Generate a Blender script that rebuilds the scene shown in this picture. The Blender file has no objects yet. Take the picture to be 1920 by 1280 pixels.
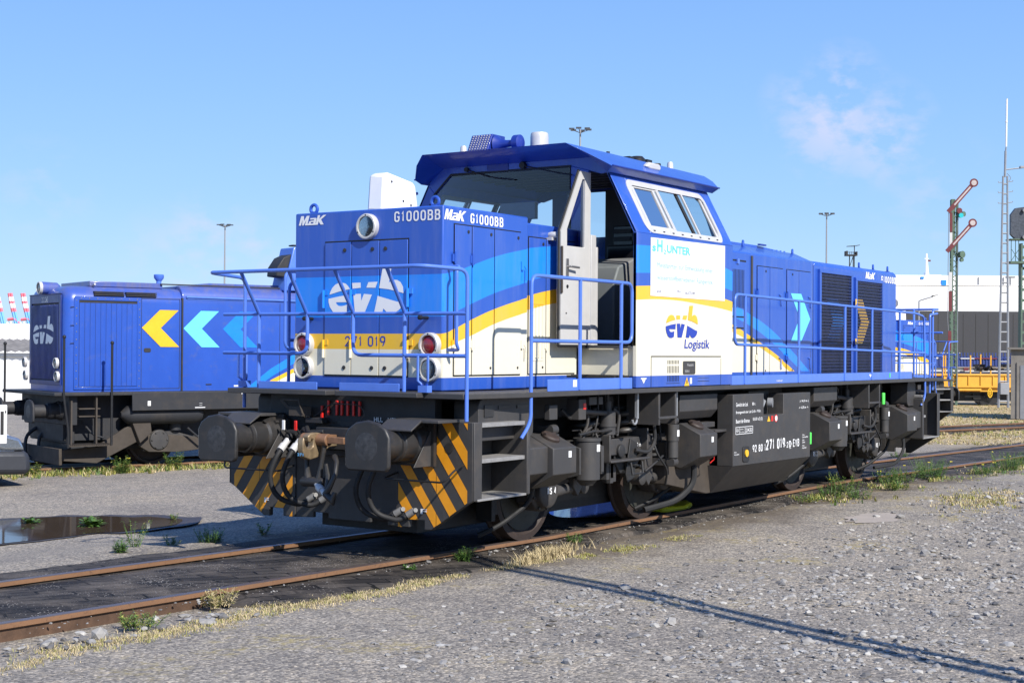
import bpy, bmesh, math, random
from mathutils import Vector, Matrix
R = math.radians
PI = math.pi
rng = random.Random(7)
sc = bpy.context.scene
C = sc.collection

# ------------------------------------------------------------ camera
CX, CY, CZ = -9.532, -8.757, 1.868
YAW, PITCH, ROLL = R(33.943), R(0.361), R(0.405)
cam_d = bpy.data.cameras.new('camera')
cam_d.sensor_width = 36.0
cam_d.lens = 51.6
cam_d.clip_start = 0.1
cam_d.clip_end = 8000
cam = bpy.data.objects.new('camera', cam_d)
C.objects.link(cam)
fw = Vector((math.cos(YAW)*math.cos(PITCH), math.sin(YAW)*math.cos(PITCH), math.sin(PITCH)))
rt = fw.cross(Vector((0, 0, 1))).normalized()
up = rt.cross(fw)
r2 = rt*math.cos(ROLL) + up*math.sin(ROLL)
u2 = -rt*math.sin(ROLL) + up*math.cos(ROLL)
cam.matrix_world = Matrix(((r2.x, u2.x, -fw.x, CX), (r2.y, u2.y, -fw.y, CY), (r2.z, u2.z, -fw.z, CZ), (0, 0, 0, 1)))
sc.camera = cam

def at(u, v, dist):
    """point at a given distance along the view axis, used to lay out the far background"""
    d = fw + r2*((u-960)/2751.7) + u2*((640-v)/2751.7)
    return Vector((CX, CY, CZ)) + d*dist

# ------------------------------------------------------------ light
SUN_AZ, SUN_EL = R(-111.5), R(38.5)        # direction towards the sun, azimuth from +X
sun_dir = Vector((math.cos(SUN_AZ)*math.cos(SUN_EL), math.sin(SUN_AZ)*math.cos(SUN_EL), math.sin(SUN_EL)))
sd = bpy.data.lights.new('sun', 'SUN')
sd.energy = 4.9
sd.angle = R(0.5)
sd.color = (1.0, 0.955, 0.88)
sun = bpy.data.objects.new('sun', sd)
sun.rotation_euler = sun_dir.to_track_quat('Z', 'Y').to_euler()
C.objects.link(sun)

world = bpy.data.worlds.new('World')
sc.world = world
world.use_nodes = True
wn, wl = world.node_tree.nodes, world.node_tree.links
wn.clear()
out = wn.new('ShaderNodeOutputWorld')
bg = wn.new('ShaderNodeBackground')
bg.inputs['Strength'].default_value = 0.122
sky = wn.new('ShaderNodeTexSky')
sky.sky_type = 'NISHITA'
sky.sun_disc = False
sky.sun_elevation = SUN_EL
sky.sun_rotation = PI/2 - SUN_AZ
sky.altitude = 0
sky.air_density = 1.0
sky.dust_density = 0.35
sky.ozone_density = 2.2
wl.new(bg.outputs[0], out.inputs[0])
# thin wisps of cloud, placed by direction
geo = wn.new('ShaderNodeTexCoord')
cl_sum = None
def wmath(op, a, b=None, clamp=False):
    n = wn.new('ShaderNodeMath'); n.operation = op; n.use_clamp = clamp
    for i, x in enumerate((a, b)):
        if x is None: continue
        if isinstance(x, (int, float)): n.inputs[i].default_value = x
        else: wl.new(x, n.inputs[i])
    return n.outputs[0]
nz = wn.new('ShaderNodeTexNoise'); nz.inputs['Scale'].default_value = 32; nz.inputs['Detail'].default_value = 7
nz.inputs['Roughness'].default_value = 0.55
mp = wn.new('ShaderNodeMapping'); mp.inputs['Scale'].default_value = (1, 1, 1.7)
wl.new(geo.outputs['Generated'], mp.inputs[0]); wl.new(mp.outputs[0], nz.inputs['Vector'])
for (u, v, rad, amt) in ((1580, 165, .034, .8), (1560, 225, .046, 1.0), (1650, 250, .042, .9), (1500, 190, .03, .5), (1620, 280, .03, .5), (380, 450, .036, .7), (480, 470, .032, .6),
                         (1760, 375, .05, .35), (80, 360, .04, .3), (340, 500, .05, .5)):
    d = (at(u, v, 1) - Vector((CX, CY, CZ))).normalized()
    vm = wn.new('ShaderNodeVectorMath'); vm.operation = 'DISTANCE'
    vm.inputs[1].default_value = d
    wl.new(geo.outputs['Generated'], vm.inputs[0])
    m = wmath('SUBTRACT', 1.0, wmath('DIVIDE', vm.outputs['Value'], rad), True)
    m = wmath('MULTIPLY', m, amt)
    cl_sum = m if cl_sum is None else wmath('MAXIMUM', cl_sum, m)
cm = wmath('MULTIPLY', wmath('SUBTRACT', nz.outputs['Fac'], 0.45), 6.0, True)
cm = wmath('MULTIPLY', cm, wmath('MULTIPLY', cl_sum, 1.25, True))
cm = wmath('MULTIPLY', cm, 0.66)
mix = wn.new('ShaderNodeMixRGB')
wl.new(cm, mix.inputs[0])
# the clear blue of the day: deepens only slowly with height
sp = wn.new('ShaderNodeSeparateXYZ'); wl.new(geo.outputs['Generated'], sp.inputs[0])
rp = wn.new('ShaderNodeValToRGB'); wl.new(sp.outputs[2], rp.inputs[0])
e = rp.color_ramp.elements
e[0].position = 0.0; e[0].color = (.485, .725, 1.0, 1); e[1].position = 1.0; e[1].color = (.06, .16, .52, 1)
for p_, c_ in ((.05, (.42, .675, 1.0)), (.10, (.34, .605, 1.0)), (.17, (.275, .53, .99)), (.24, (.225, .46, .96)), (.5, (.12, .30, .78))):
    k_ = e.new(p_); k_.color = (*c_, 1)
bst = wn.new('ShaderNodeVectorMath'); bst.operation = 'SCALE'; bst.inputs['Scale'].default_value = 6.5
wl.new(rp.outputs[0], bst.inputs[0])
hs = wn.new('ShaderNodeMixRGB'); hs.inputs[0].default_value = .88
wl.new(sky.outputs[0], hs.inputs[1]); wl.new(bst.outputs[0], hs.inputs[2])
wl.new(hs.outputs[0], mix.inputs[1])
mix.inputs[2].default_value = (4.6, 4.7, 6.0, 1)
wl.new(mix.outputs[0], bg.inputs[0])

sc.view_settings.view_transform = 'Standard'
sc.view_settings.look = 'None'
sc.view_settings.exposure = 0.42
sc.view_settings.gamma = 1.0
sc.cycles.use_adaptive_sampling = True
sc.cycles.max_bounces = 8
sc.cycles.transparent_max_bounces = 24
sc.cycles.caustics_reflective = False
sc.cycles.caustics_refractive = False

# ------------------------------------------------------------ materials
M = {}
class NT:
    def __init__(s, name):
        s.m = bpy.data.materials.new(name); s.m.use_nodes = True
        s.n = s.m.node_tree.nodes; s.l = s.m.node_tree.links
        s.b = s.n['Principled BSDF']; s.out = s.n['Material Output']
        s.tc = s.n.new('ShaderNodeTexCoord')
    def val(s, sock, x):
        if x is None: return
        if isinstance(x, (int, float)): sock.default_value = x
        elif isinstance(x, tuple): sock.default_value = x if len(x) == 4 else (*x, 1)
        else: s.l.new(x, sock)
    def math(s, op, a, b=None, clamp=False):
        n = s.n.new('ShaderNodeMath'); n.operation = op; n.use_clamp = clamp
        s.val(n.inputs[0], a); s.val(n.inputs[1], b); return n.outputs[0]
    def mix(s, f, a, b, mode='MIX'):
        n = s.n.new('ShaderNodeMixRGB'); n.blend_type = mode
        s.val(n.inputs[0], f); s.val(n.inputs[1], a); s.val(n.inputs[2], b); return n.outputs[0]
    def noise(s, scale, detail=4, rough=.55, stretch=None, coord='Object'):
        n = s.n.new('ShaderNodeTexNoise'); n.inputs['Scale'].default_value = scale
        n.inputs['Detail'].default_value = detail; n.inputs['Roughness'].default_value = rough
        src = s.tc.outputs[coord]
        if stretch:
            mp = s.n.new('ShaderNodeMapping'); mp.inputs['Scale'].default_value = stretch
            s.l.new(src, mp.inputs[0]); src = mp.outputs[0]
        s.l.new(src, n.inputs['Vector']); return n.outputs['Fac']
    def ramp(s, f, stops):
        n = s.n.new('ShaderNodeValToRGB'); e = n.color_ramp.elements
        e[0].position, e[1].position = stops[0][0], stops[-1][0]
        e[0].color, e[1].color = (*stops[0][1], 1), (*stops[-1][1], 1)
        for p, c in stops[1:-1]:
            k = e.new(p); k.color = (*c, 1)
        s.l.new(f, n.inputs[0]); return n.outputs[0]
    def bump(s, h, strength=.3, dist=.01):
        n = s.n.new('ShaderNodeBump'); n.inputs['Strength'].default_value = strength
        n.inputs['Distance'].default_value = dist
        s.l.new(h, n.inputs['Height']); s.l.new(n.outputs[0], s.b.inputs['Normal'])

def mat(name, col, rough=.5, metal=0, coat=0, var=.12, vscale=6, bump=0, bscale=60, emit=None):
    t = NT(name)
    if var:
        f = t.noise(vscale, 6, .6)
        c = t.mix(t.math('MULTIPLY', t.math('SUBTRACT', f, .3), 1.6, True), tuple(x*(1-var) for x in col), tuple(min(1, x*(1+var)) for x in col))
        t.val(t.b.inputs['Base Color'], c)
        t.val(t.b.inputs['Roughness'], t.math('ADD', t.math('MULTIPLY', t.noise(vscale*2.3, 5), .3), rough-.15))
    else:
        t.val(t.b.inputs['Base Color'], col); t.b.inputs['Roughness'].default_value = rough
    t.b.inputs['Metallic'].default_value = metal
    t.b.inputs['Coat Weight'].default_value = coat
    t.b.inputs['Coat Roughness'].default_value = .08
    if bump: t.bump(t.noise(bscale, 5), bump, .004)
    if emit:
        t.b.inputs['Emission Color'].default_value = (*emit[:3], 1); t.b.inputs['Emission Strength'].default_value = emit[3]
    M[name] = t.m
    return t

BLUE = (.024, .088, .43); LBLUE = (.012, .225, .80); YEL = (.80, .47, .022); CREAM = (.74, .695, .555); RAIL = (.085, .19, .64)
mat('blue', BLUE, .38, coat=.35, var=.07, vscale=2)
mat('roof_blue', (.012, .035, .26), .45, coat=.2, var=.15, vscale=3)
mat('rail_blue', RAIL, .4, coat=.2, var=.1)
mat('lblue', LBLUE, .4, coat=.2)
mat('cyan', (.15, .66, .93), .4, coat=.2, var=.05)
mat('yellow', YEL, .42, coat=.2, var=.08)
mat('amber', (.80, .32, .012), .5, var=.12, vscale=9)
mat('cream', CREAM, .42, coat=.2, var=.06)
mat('white', (.80, .80, .80), .45, var=.06)
mat('black', (.012, .012, .013), .5, var=.2)
mat('coupling', (.20, .195, .19), .55, var=.3, vscale=20)
mat('rubber', (.016, .016, .017), .7, var=.3)
mat('worn', (.050, .050, .052), .5, var=.6, vscale=22, bump=.3)
mat('hook_metal', (.30, .22, .13), .45, metal=.4, var=.4, vscale=12)
mat('rust_hook', (.22, .115, .06), .6, var=.4, vscale=14)
mat('steel', (.38, .37, .36), .4, metal=.8, var=.15)
mat('alu', (.56, .55, .54), .42, metal=.15, var=.08)
mat('door_grey', (.50, .49, .47), .5, var=.08)
mat('cab_grey', (.19, .19, .187), .6, var=.08)
mat('cab_dark', (.045, .045, .048), .6, var=.1)
mat('screen', (.012, .012, .016), .15, var=0)
mat('red', (.62, .02, .015), .4, var=.05)
mat('red_lens', (.24, .006, .010), .10, coat=1, var=0)
mat('green_tag', (.10, .72, .10), .5, var=.05)
mat('olive_disc', (.035, .036, .030), .6, var=.3)
mat('tread_step', (.33, .32, .31), .55, metal=.3, var=.2, vscale=20, bump=.5, bscale=120)
mat('brown_dust', (.060, .048, .038), .8, var=.3, vscale=5)
mat('old_blue_front', (.016, .035, .20), .42, coat=.2, var=.25, vscale=4)
mat('text_white', (.78, .78, .78), .5, var=0)
mat('text_blue', (.02, .05, .36), .5, var=0)
mat('text_teal', (.12, .55, .70), .5, var=0)
mat('text_pale', (.30, .50, .60), .5, var=0)
mat('text_dark', (.10, .09, .16), .5, var=0)
mat('text_lightblue', (.15, .45, .75), .5, var=0)
mat('dim_glass', (.05, .045, .04), .12, coat=1, var=.5, vscale=40)
mat('lens', (.40, .45, .50), .2, metal=.75, coat=1, var=.35, vscale=38)
mat('arm_white', (.45, .39, .38), .6, var=.15)
mat('green_paint', (.085, .14, .10), .6, var=.3, vscale=6)
mat('sem_red', (.13, .016, .022), .6, var=.3, vscale=6)
mat('galv', (.30, .31, .33), .5, metal=.3, var=.15)
mat('concrete', (.23, .21, .185), .85, var=.25, vscale=3, bump=.3)
mat('wagon_yellow', (.70, .36, .035), .6, var=.15, vscale=3)
mat('wagon_blue', (.02, .045, .20), .6, var=.3, vscale=2)
mat('ship_dark', (.034, .035, .042), .6, var=.12, vscale=.05)
mat('corrugated', (.22, .205, .19), .85, var=.35, vscale=2)
mat('crane_blue', (.16, .42, .80), .6, var=.05); mat('crane_red', (.70, .16, .22), .6, var=.05); mat('crane_white', (.85, .85, .9), .6, var=0)
mat('crane_orange', (.85, .48, .22), .6, var=.05)
mat('van_bumper', (.028, .031, .040), .6, var=.15); mat('van_white', (.78, .78, .78), .3, coat=.5, var=.03)
mat('hi_vis', (.95, .76, .02), .6, var=.1)
mat('dark_mirror', (.06, .07, .09), .4, var=.5, vscale=9)
mat('teal_lens', (.02, .42, .45), .2, coat=1, var=0)
mat('leaf_a', (.11, .20, .035), .6, var=.5, vscale=30)
mat('leaf_b', (.07, .165, .03), .55, var=.5, vscale=30)
mat('leaf_y', (.32, .31, .07), .65, var=.4, vscale=30)
mat('dry', (.56, .45, .25), .8, var=.4, vscale=12)
mat('flower', (.85, .70, .03), .5, var=.1)
mat('stone_a', (.31, .295, .275), .85, var=.35, vscale=18, bump=.4)
mat('stone_b', (.43, .41, .375), .85, var=.3, vscale=18, bump=.4)
mat('stone_c', (.16, .152, .145), .85, var=.35, vscale=18, bump=.4)

def dirty(name, col, dust, rough, amt=1.0, scale=4):
    t = NT(name)
    c = t.mix(t.noise(scale*.7, 6, .65), tuple(x*.78 for x in col), tuple(x*1.25 for x in col))
    m = t.math('MULTIPLY', t.math('SUBTRACT', t.noise(scale, 8, .72), .50), 3.2*amt, True)
    c = t.mix(m, c, dust)
    s_ = t.math('MULTIPLY', t.math('SUBTRACT', t.noise(scale*3, 6, .7, (3, 3, .25)), .55), 2.5*amt, True)
    c = t.mix(s_, c, tuple(x*.55 for x in col))
    t.val(t.b.inputs['Base Color'], c)
    t.val(t.b.inputs['Roughness'], t.math('ADD', t.math('MULTIPLY', t.noise(scale*2, 5), .35), rough-.15))
    t.bump(t.noise(45, 6, .7), .16, .004); M[name] = t.m
dirty('frame_grey', (.045, .043, .043), (.085, .070, .057), .55, .9)
dirty('grease', (.025, .024, .024), (.062, .050, .040), .42, 1.0, 7)
dirty('dark_grey', (.018, .018, .019), (.045, .036, .030), .6, .9, 6)
dirty('wheel_rust', (.034, .023, .019), (.075, .045, .032), .62, 1.0, 9)
dirty('old_black', (.020, .021, .025), (.052, .042, .034), .6, 1.0, 4)

def glass(name, tint, refl=.9):
    t = NT(name); t.n.remove(t.b)
    tr = t.n.new('ShaderNodeBsdfTransparent'); tr.inputs[0].default_value = (*tint, 1)
    gl = t.n.new('ShaderNodeBsdfGlossy'); gl.inputs['Roughness'].default_value = .01
    fr = t.n.new('ShaderNodeFresnel'); fr.inputs[0].default_value = 1.5
    mx = t.n.new('ShaderNodeMixShader')
    t.l.new(t.math('MULTIPLY', fr.outputs[0], refl, True), mx.inputs[0])
    t.l.new(tr.outputs[0], mx.inputs[1]); t.l.new(gl.outputs[0], mx.inputs[2]); t.l.new(mx.outputs[0], t.out.inputs[0])
    M[name] = t.m
glass('glass', (.80, .87, .90), 1.0)
glass('headlight_glass', (.9, .93, .95), 1.6)

# perforated / woven screen in front of the radiators: real holes through alpha
def mesh_screen(name, s, wire, col):
    t = NT(name)
    sep = t.n.new('ShaderNodeSeparateXYZ'); t.l.new(t.tc.outputs['Object'], sep.inputs[0])
    a = t.math('ABSOLUTE', t.math('SUBTRACT', t.math('FRACT', t.math('MULTIPLY', sep.outputs[0], s)), .5))
    b = t.math('ABSOLUTE', t.math('SUBTRACT', t.math('FRACT', t.math('MULTIPLY', sep.outputs[2], s)), .5))
    mask = t.math('GREATER_THAN', t.math('MAXIMUM', a, b), .5-wire)
    t.val(t.b.inputs['Alpha'], mask); t.b.inputs['Base Color'].default_value = (*col, 1)
    t.b.inputs['Metallic'].default_value = .4; t.b.inputs['Roughness'].default_value = .45
    M[name] = t.m
mesh_screen('grille_mesh', 22, .12, (.030, .040, .12))

# livery: bands bounded by smooth curves z = f(x)
def livery(name, L, lt, lb, yt, yb, sill=1.62):
    t = NT(name)
    sep = t.n.new('ShaderNodeSeparateXYZ'); t.l.new(t.tc.outputs['Object'], sep.inputs[0])
    x, z = sep.outputs[0], sep.outputs[2]
    xn = t.math('DIVIDE', x, L)
    def curve(pts):
        n = t.n.new('ShaderNodeFloatCurve'); c = n.mapping.curves[0]
        pts = sorted(pts)
        c.points[0].location = (0, pts[0][1]/4); c.points[1].location = (1, pts[-1][1]/4)
        for px, pz in pts:
            if 0 < px < L: c.points.new(px/L, pz/4)
        n.mapping.update()
        t.l.new(xn, n.inputs['Value'])
        return t.math('MULTIPLY', n.outputs[0], 4)
    def between(hi, lo): return t.math('MULTIPLY', t.math('LESS_THAN', z, hi), t.math('GREATER_THAN', z, lo))
    clt, clb, cyt, cyb = curve(lt), curve(lb), curve(yt), curve(yb)
    c = t.mix(between(clt, clb), BLUE, LBLUE)
    c = t.mix(between(cyt, cyb), c, YEL)
    c = t.mix(t.math('LESS_THAN', z, cyb), c, CREAM)
    c = t.mix(t.math('LESS_THAN', z, sill), c, BLUE)
    dirt = t.math('MULTIPLY', t.math('SUBTRACT', t.noise(2.6, 8, .7, (2.2, 2.2, .28)), .48), .55, True)
    c = t.mix(dirt, c, (.35, .36, .42))
    c = t.mix(t.math('MULTIPLY', t.math('SUBTRACT', t.noise(14, 6, .7), .62), .5, True), c, (.2, .18, .15))
    t.val(t.b.inputs['Base Color'], c)
    t.val(t.b.inputs['Roughness'], t.math('ADD', t.math('MULTIPLY', t.noise(5, 5), .28), .2))
    t.b.inputs['Coat Weight'].default_value = .3; t.b.inputs['Coat Roughness'].default_value = .1
    t.bump(t.noise(1.9, 2), .14, .03)
    M[name] = t.m
livery('livery', 14,
  [(1.0, 2.55), (1.2, 2.58), (1.47, 2.65), (1.84, 2.75), (2.27, 2.835), (2.88, 2.915), (3.5, 2.95), (4.2, 2.955), (5.0, 2.90), (5.55, 2.82), (6.2, 2.69), (7.06, 2.46), (7.39, 2.39), (7.74, 2.30), (8.17, 2.17), (8.53, 2.03), (9.04, 1.81), (9.53, 1.57), (10, 1.3)],
  [(1.0, 2.17), (1.1, 2.18), (1.26, 2.23), (1.48, 2.30), (1.85, 2.41), (2.4, 2.53), (3.04, 2.63), (3.6, 2.67), (4.3, 2.685), (5.0, 2.65), (5.56, 2.59), (6.3, 2.47), (7.07, 2.31), (7.53, 2.21), (7.91, 2.10), (8.58, 1.86), (9.33, 1.56), (10, 1.3)],
  [(1.0, 2.015), (1.1, 2.025), (1.22, 2.065), (1.47, 2.15), (1.85, 2.26), (2.4, 2.38), (3.04, 2.49), (3.55, 2.535), (4.3, 2.555), (5.0, 2.52), (5.54, 2.47), (6.3, 2.35), (7.09, 2.20), (7.58, 2.07), (8.09, 1.92), (8.44, 1.81), (9.05, 1.58), (9.8, 1.3)],
  [(1.0, 1.87), (1.1, 1.885), (1.24, 1.94), (1.49, 2.01), (1.85, 2.12), (2.4, 2.24), (3.04, 2.35), (3.55, 2.395), (4.27, 2.415), (4.9, 2.39), (5.74, 2.33), (6.4, 2.24), (7.09, 2.11), (7.54, 2.01), (7.87, 1.92), (8.44, 1.75), (8.86, 1.58), (9.6, 1.3)])

# ------------------------------------------------------------ mesh helpers
class MB:
    def __init__(s): s.v = []; s.f = []; s.mi = []; s.m = 0
    def add(s, vs, fs):
        o = len(s.v); s.v += [tuple(p) for p in vs]
        for f in fs: s.f.append([i+o for i in f]); s.mi.append(s.m)
        return s
    def box(s, x0, x1, y0, y1, z0, z1):
        v = [(x, y, z) for x in (x0, x1) for y in (y0, y1) for z in (z0, z1)]
        return s.add(v, [(0, 1, 3, 2), (4, 6, 7, 5), (0, 4, 5, 1), (2, 3, 7, 6), (0, 2, 6, 4), (1, 5, 7, 3)])
    def prism(s, pts, axis, a, b):
        n = len(pts)
        def mk(p, h): return {'x': (h, p[0], p[1]), 'y': (p[0], h, p[1]), 'z': (p[0], p[1], h)}[axis]
        v = [mk(p, a) for p in pts] + [mk(p, b) for p in pts]
        f = [list(range(n)), list(range(2*n-1, n-1, -1))] + [(i, (i+1) % n, n+(i+1) % n, n+i) for i in range(n)]
        return s.add(v, f)
    def sheet(s, pts, axis, a):
        def mk(p, h): return {'x': (h, p[0], p[1]), 'y': (p[0], h, p[1]), 'z': (p[0], p[1], h)}[axis]
        return s.add([mk(p, a) for p in pts], [list(range(len(pts)))])
    def tube(s, path, r, n=8, closed=False):
        P = [Vector(p) for p in path]; m = len(P)
        rs = r if isinstance(r, (list, tuple)) else [r]*m
        T = []
        for i in range(m):
            a = P[i-1] if (i or closed) else P[i]; b = P[(i+1) % m] if (i < m-1 or closed) else P[i]
            T.append((b-a).normalized())
        ref = Vector((0, 0, 1)) if abs(T[0].z) < .9 else Vector((1, 0, 0))
        N = T[0].cross(ref).normalized(); vs = []
        for i in range(m):
            N = (N - T[i]*N.dot(T[i])).normalized(); B = T[i].cross(N)
            for k in range(n):
                a = 2*PI*k/n; vs.append(P[i] + (N*math.cos(a) + B*math.sin(a))*rs[i])
        fs = []
        for i in range(m if closed else m-1):
            j = (i+1) % m
            for k in range(n): fs.append((i*n+k, i*n+(k+1) % n, j*n+(k+1) % n, j*n+k))
        if not closed: fs += [list(range(n))[::-1], list(range((m-1)*n, m*n))]
        return s.add(vs, fs)
    def cyl(s, p0, p1, r0, r1=None, n=20): return s.tube([p0, p1], [r0, r0 if r1 is None else r1], n)
    def lathe(s, prof, c, d, n=28):
        """prof: list of (radius, height along d)"""
        c = Vector(c); d = Vector(d).normalized()
        ref = Vector((0, 0, 1)) if abs(d.z) < .9 else Vector((1, 0, 0))
        N = d.cross(ref).normalized(); B = d.cross(N); vs = []; fs = []
        for r, h in prof:
            for k in range(n):
                a = 2*PI*k/n; vs.append(c + d*h + (N*math.cos(a)+B*math.sin(a))*max(r, .0004))
        for i in range(len(prof)-1):
            for k in range(n): fs.append((i*n+k, i*n+(k+1) % n, (i+1)*n+(k+1) % n, (i+1)*n+k))
        fs += [list(range(n))[::-1], list(range((len(prof)-1)*n, len(prof)*n))]
        return s.add(vs, fs)
    def helix(s, c, R_, r, turns, h, n=8):
        st = int(turns*16)
        return s.tube([(c[0]+R_*math.cos(2*PI*i/16), c[1]+R_*math.sin(2*PI*i/16), c[2]+h*i/st) for i in range(st+1)], r, n)
    def build(s, name, mats, parent=None, bevel=0, smooth=35):
        me = bpy.data.meshes.new(name); me.from_pydata(s.v, [], s.f)
        bm = bmesh.new(); bm.from_mesh(me); bmesh.ops.recalc_face_normals(bm, faces=bm.faces); bm.to_mesh(me); bm.free()
        for m in (mats if isinstance(mats, (list, tuple)) else [mats]): me.materials.append(M[m])
        me.polygons.foreach_set('material_index', s.mi)
        if smooth:
            me.polygons.foreach_set('use_smooth', [True]*len(me.polygons)); me.set_sharp_from_angle(angle=R(smooth))
        o = bpy.data.objects.new(name, me); C.objects.link(o)
        if parent: o.parent = parent
        if bevel:
            b = o.modifiers.new('bevel', 'BEVEL'); b.width = bevel; b.segments = 2; b.limit_method = 'ANGLE'; b.angle_limit = R(40)
        return o

def thing(name, label, cat, loc=(0, 0, 0), rz=0, group=None):
    o = bpy.data.objects.new(name, None); C.objects.link(o); o.empty_display_size = .3
    o.location = loc; o.rotation_euler = (0, 0, rz); tag(o, label, cat, group); return o
def tag(o, label=None, cat=None, group=None, kind=None):
    if label: o['label'] = label
    if cat: o['category'] = cat
    if group: o['group'] = group
    if kind: o['kind'] = kind
    return o
def struct(mb, name, mats, label=None, **k):
    o = mb.build(name, mats, **k); tag(o, label, kind='structure'); return o
def copy_tree(o, parent=None):
    c = o.copy(); C.objects.link(c); c.parent = parent
    for ch in list(o.children): copy_tree(ch, c)
    return c
def arc(c, r, a0, a1, n, f):
    return [f(c[0]+r*math.cos(R(a0+(a1-a0)*i/n)), c[1]+r*math.sin(R(a0+(a1-a0)*i/n))) for i in range(n+1)]
def rounded(pts, r, n=4):
    """round the corners of a polyline (3-D); the ends stay"""
    P = [Vector(p) for p in pts]; o = [P[0]]
    for i in range(1, len(P)-1):
        a = (P[i-1]-P[i]); b = (P[i+1]-P[i]); k = min(r, a.length*.49, b.length*.49)
        a = P[i]+a.normalized()*k; b = P[i]+b.normalized()*k
        for j in range(n+1):
            t = j/n; o.append(a*(1-t)**2 + P[i]*2*t*(1-t) + b*t*t)
    return o+[P[-1]]
def rrect(x0, x1, z0, z1, r, n=4):
    o = []
    for cx, cz, a in ((x1-r, z1-r, 0), (x0+r, z1-r, 90), (x0+r, z0+r, 180), (x1-r, z0+r, 270)):
        o += [(cx+r*math.cos(R(a+90*i/n)), cz+r*math.sin(R(a+90*i/n))) for i in range(n+1)]
    return o

def text(parent, name, s, m, plane, a0, a1, z0, z1, pos, bold=0.0, shear=0, rot=0, spacing=1.0):
    """lettering as thin geometry; plane 'y' reads along +x, plane 'x' reads along -y; fitted to the given rectangle"""
    cu = bpy.data.curves.new(name, 'FONT'); cu.body = s; cu.size = 1; cu.offset = bold; cu.shear = shear
    cu.space_character = spacing; cu.resolution_u = 3
    o = bpy.data.objects.new(name, cu); C.objects.link(o)
    bpy.context.view_layer.update()
    me = bpy.data.meshes.new_from_object(o.evaluated_get(bpy.context.evaluated_depsgraph_get()))
    bpy.data.objects.remove(o)
    xs = [v.co.x for v in me.vertices]; ys = [v.co.y for v in me.vertices]
    mx, Mx, my, My = min(xs), max(xs), min(ys), max(ys)
    for v in me.vertices:
        a = a0+(v.co.x-mx)/(Mx-mx)*(a1-a0); z = z0+(v.co.y-my)/(My-my)*(z1-z0)
        v.co = (a, pos, z) if plane == 'y' else (pos, a, z)
    me.materials.clear(); me.materials.append(M[m]); me.name = name
    o = bpy.data.objects.new(name, me); C.objects.link(o)
    if parent: o.parent = parent
    return o

# the three-letter railway emblem, drawn as polygons on a 154 x 88 grid
LOGO_TOP = [[(18, 62), (20, 56), (24, 49), (30, 43), (37, 40), (45, 39.5), (52, 41.5), (57, 46), (61, 52), (40, 56)],
  [(65.5, 40.5), (83.2, 40.2), (83.6, 50), (66.5, 51.5)], [(99, 39.8), (118, 39.3), (113.5, 50.7), (95, 50)],
  [(121, 51.5), (128, 13), (146, 12), (141, 41), (150, 36.5), (157, 37), (164, 41), (169, 50), (170, 62), (156, 58), (140, 54)]]
LOGO_BOT = [[(16, 70), (40, 65.5), (63, 62.5), (61.5, 77), (32, 77), (33.5, 81), (38, 84), (43, 84.5), (50, 83.5), (56, 81.5), (54.5, 97), (45, 100), (35, 100), (26, 96), (19, 86), (16.2, 77)],
  [(68, 62), (83.8, 61.5), (84.8, 75), (90, 61.8), (106.5, 63.5), (91.5, 98.5), (71.8, 98.5)],
  [(118, 66), (155, 77), (168, 80), (166, 88), (160, 94), (154, 97.5), (145, 99.5), (137, 97.5), (130, 90), (128, 98.5), (111, 98.5), (116.5, 74)]]
def logo(parent, plane, a0, a1, z0, z1, pos, mt, mb_):
    b = MB()
    for k, polys in enumerate((LOGO_TOP, LOGO_BOT)):
        b.m = k
        for p in polys:
            b.sheet([(a0+(x-16)/154*(a1-a0), z1-(y-12)/88*(z1-z0)) for x, y in p], 'y' if plane == 'y' else 'x', pos)
    return b.build('railway_emblem', [mt, mb_], parent, smooth=0)

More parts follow.
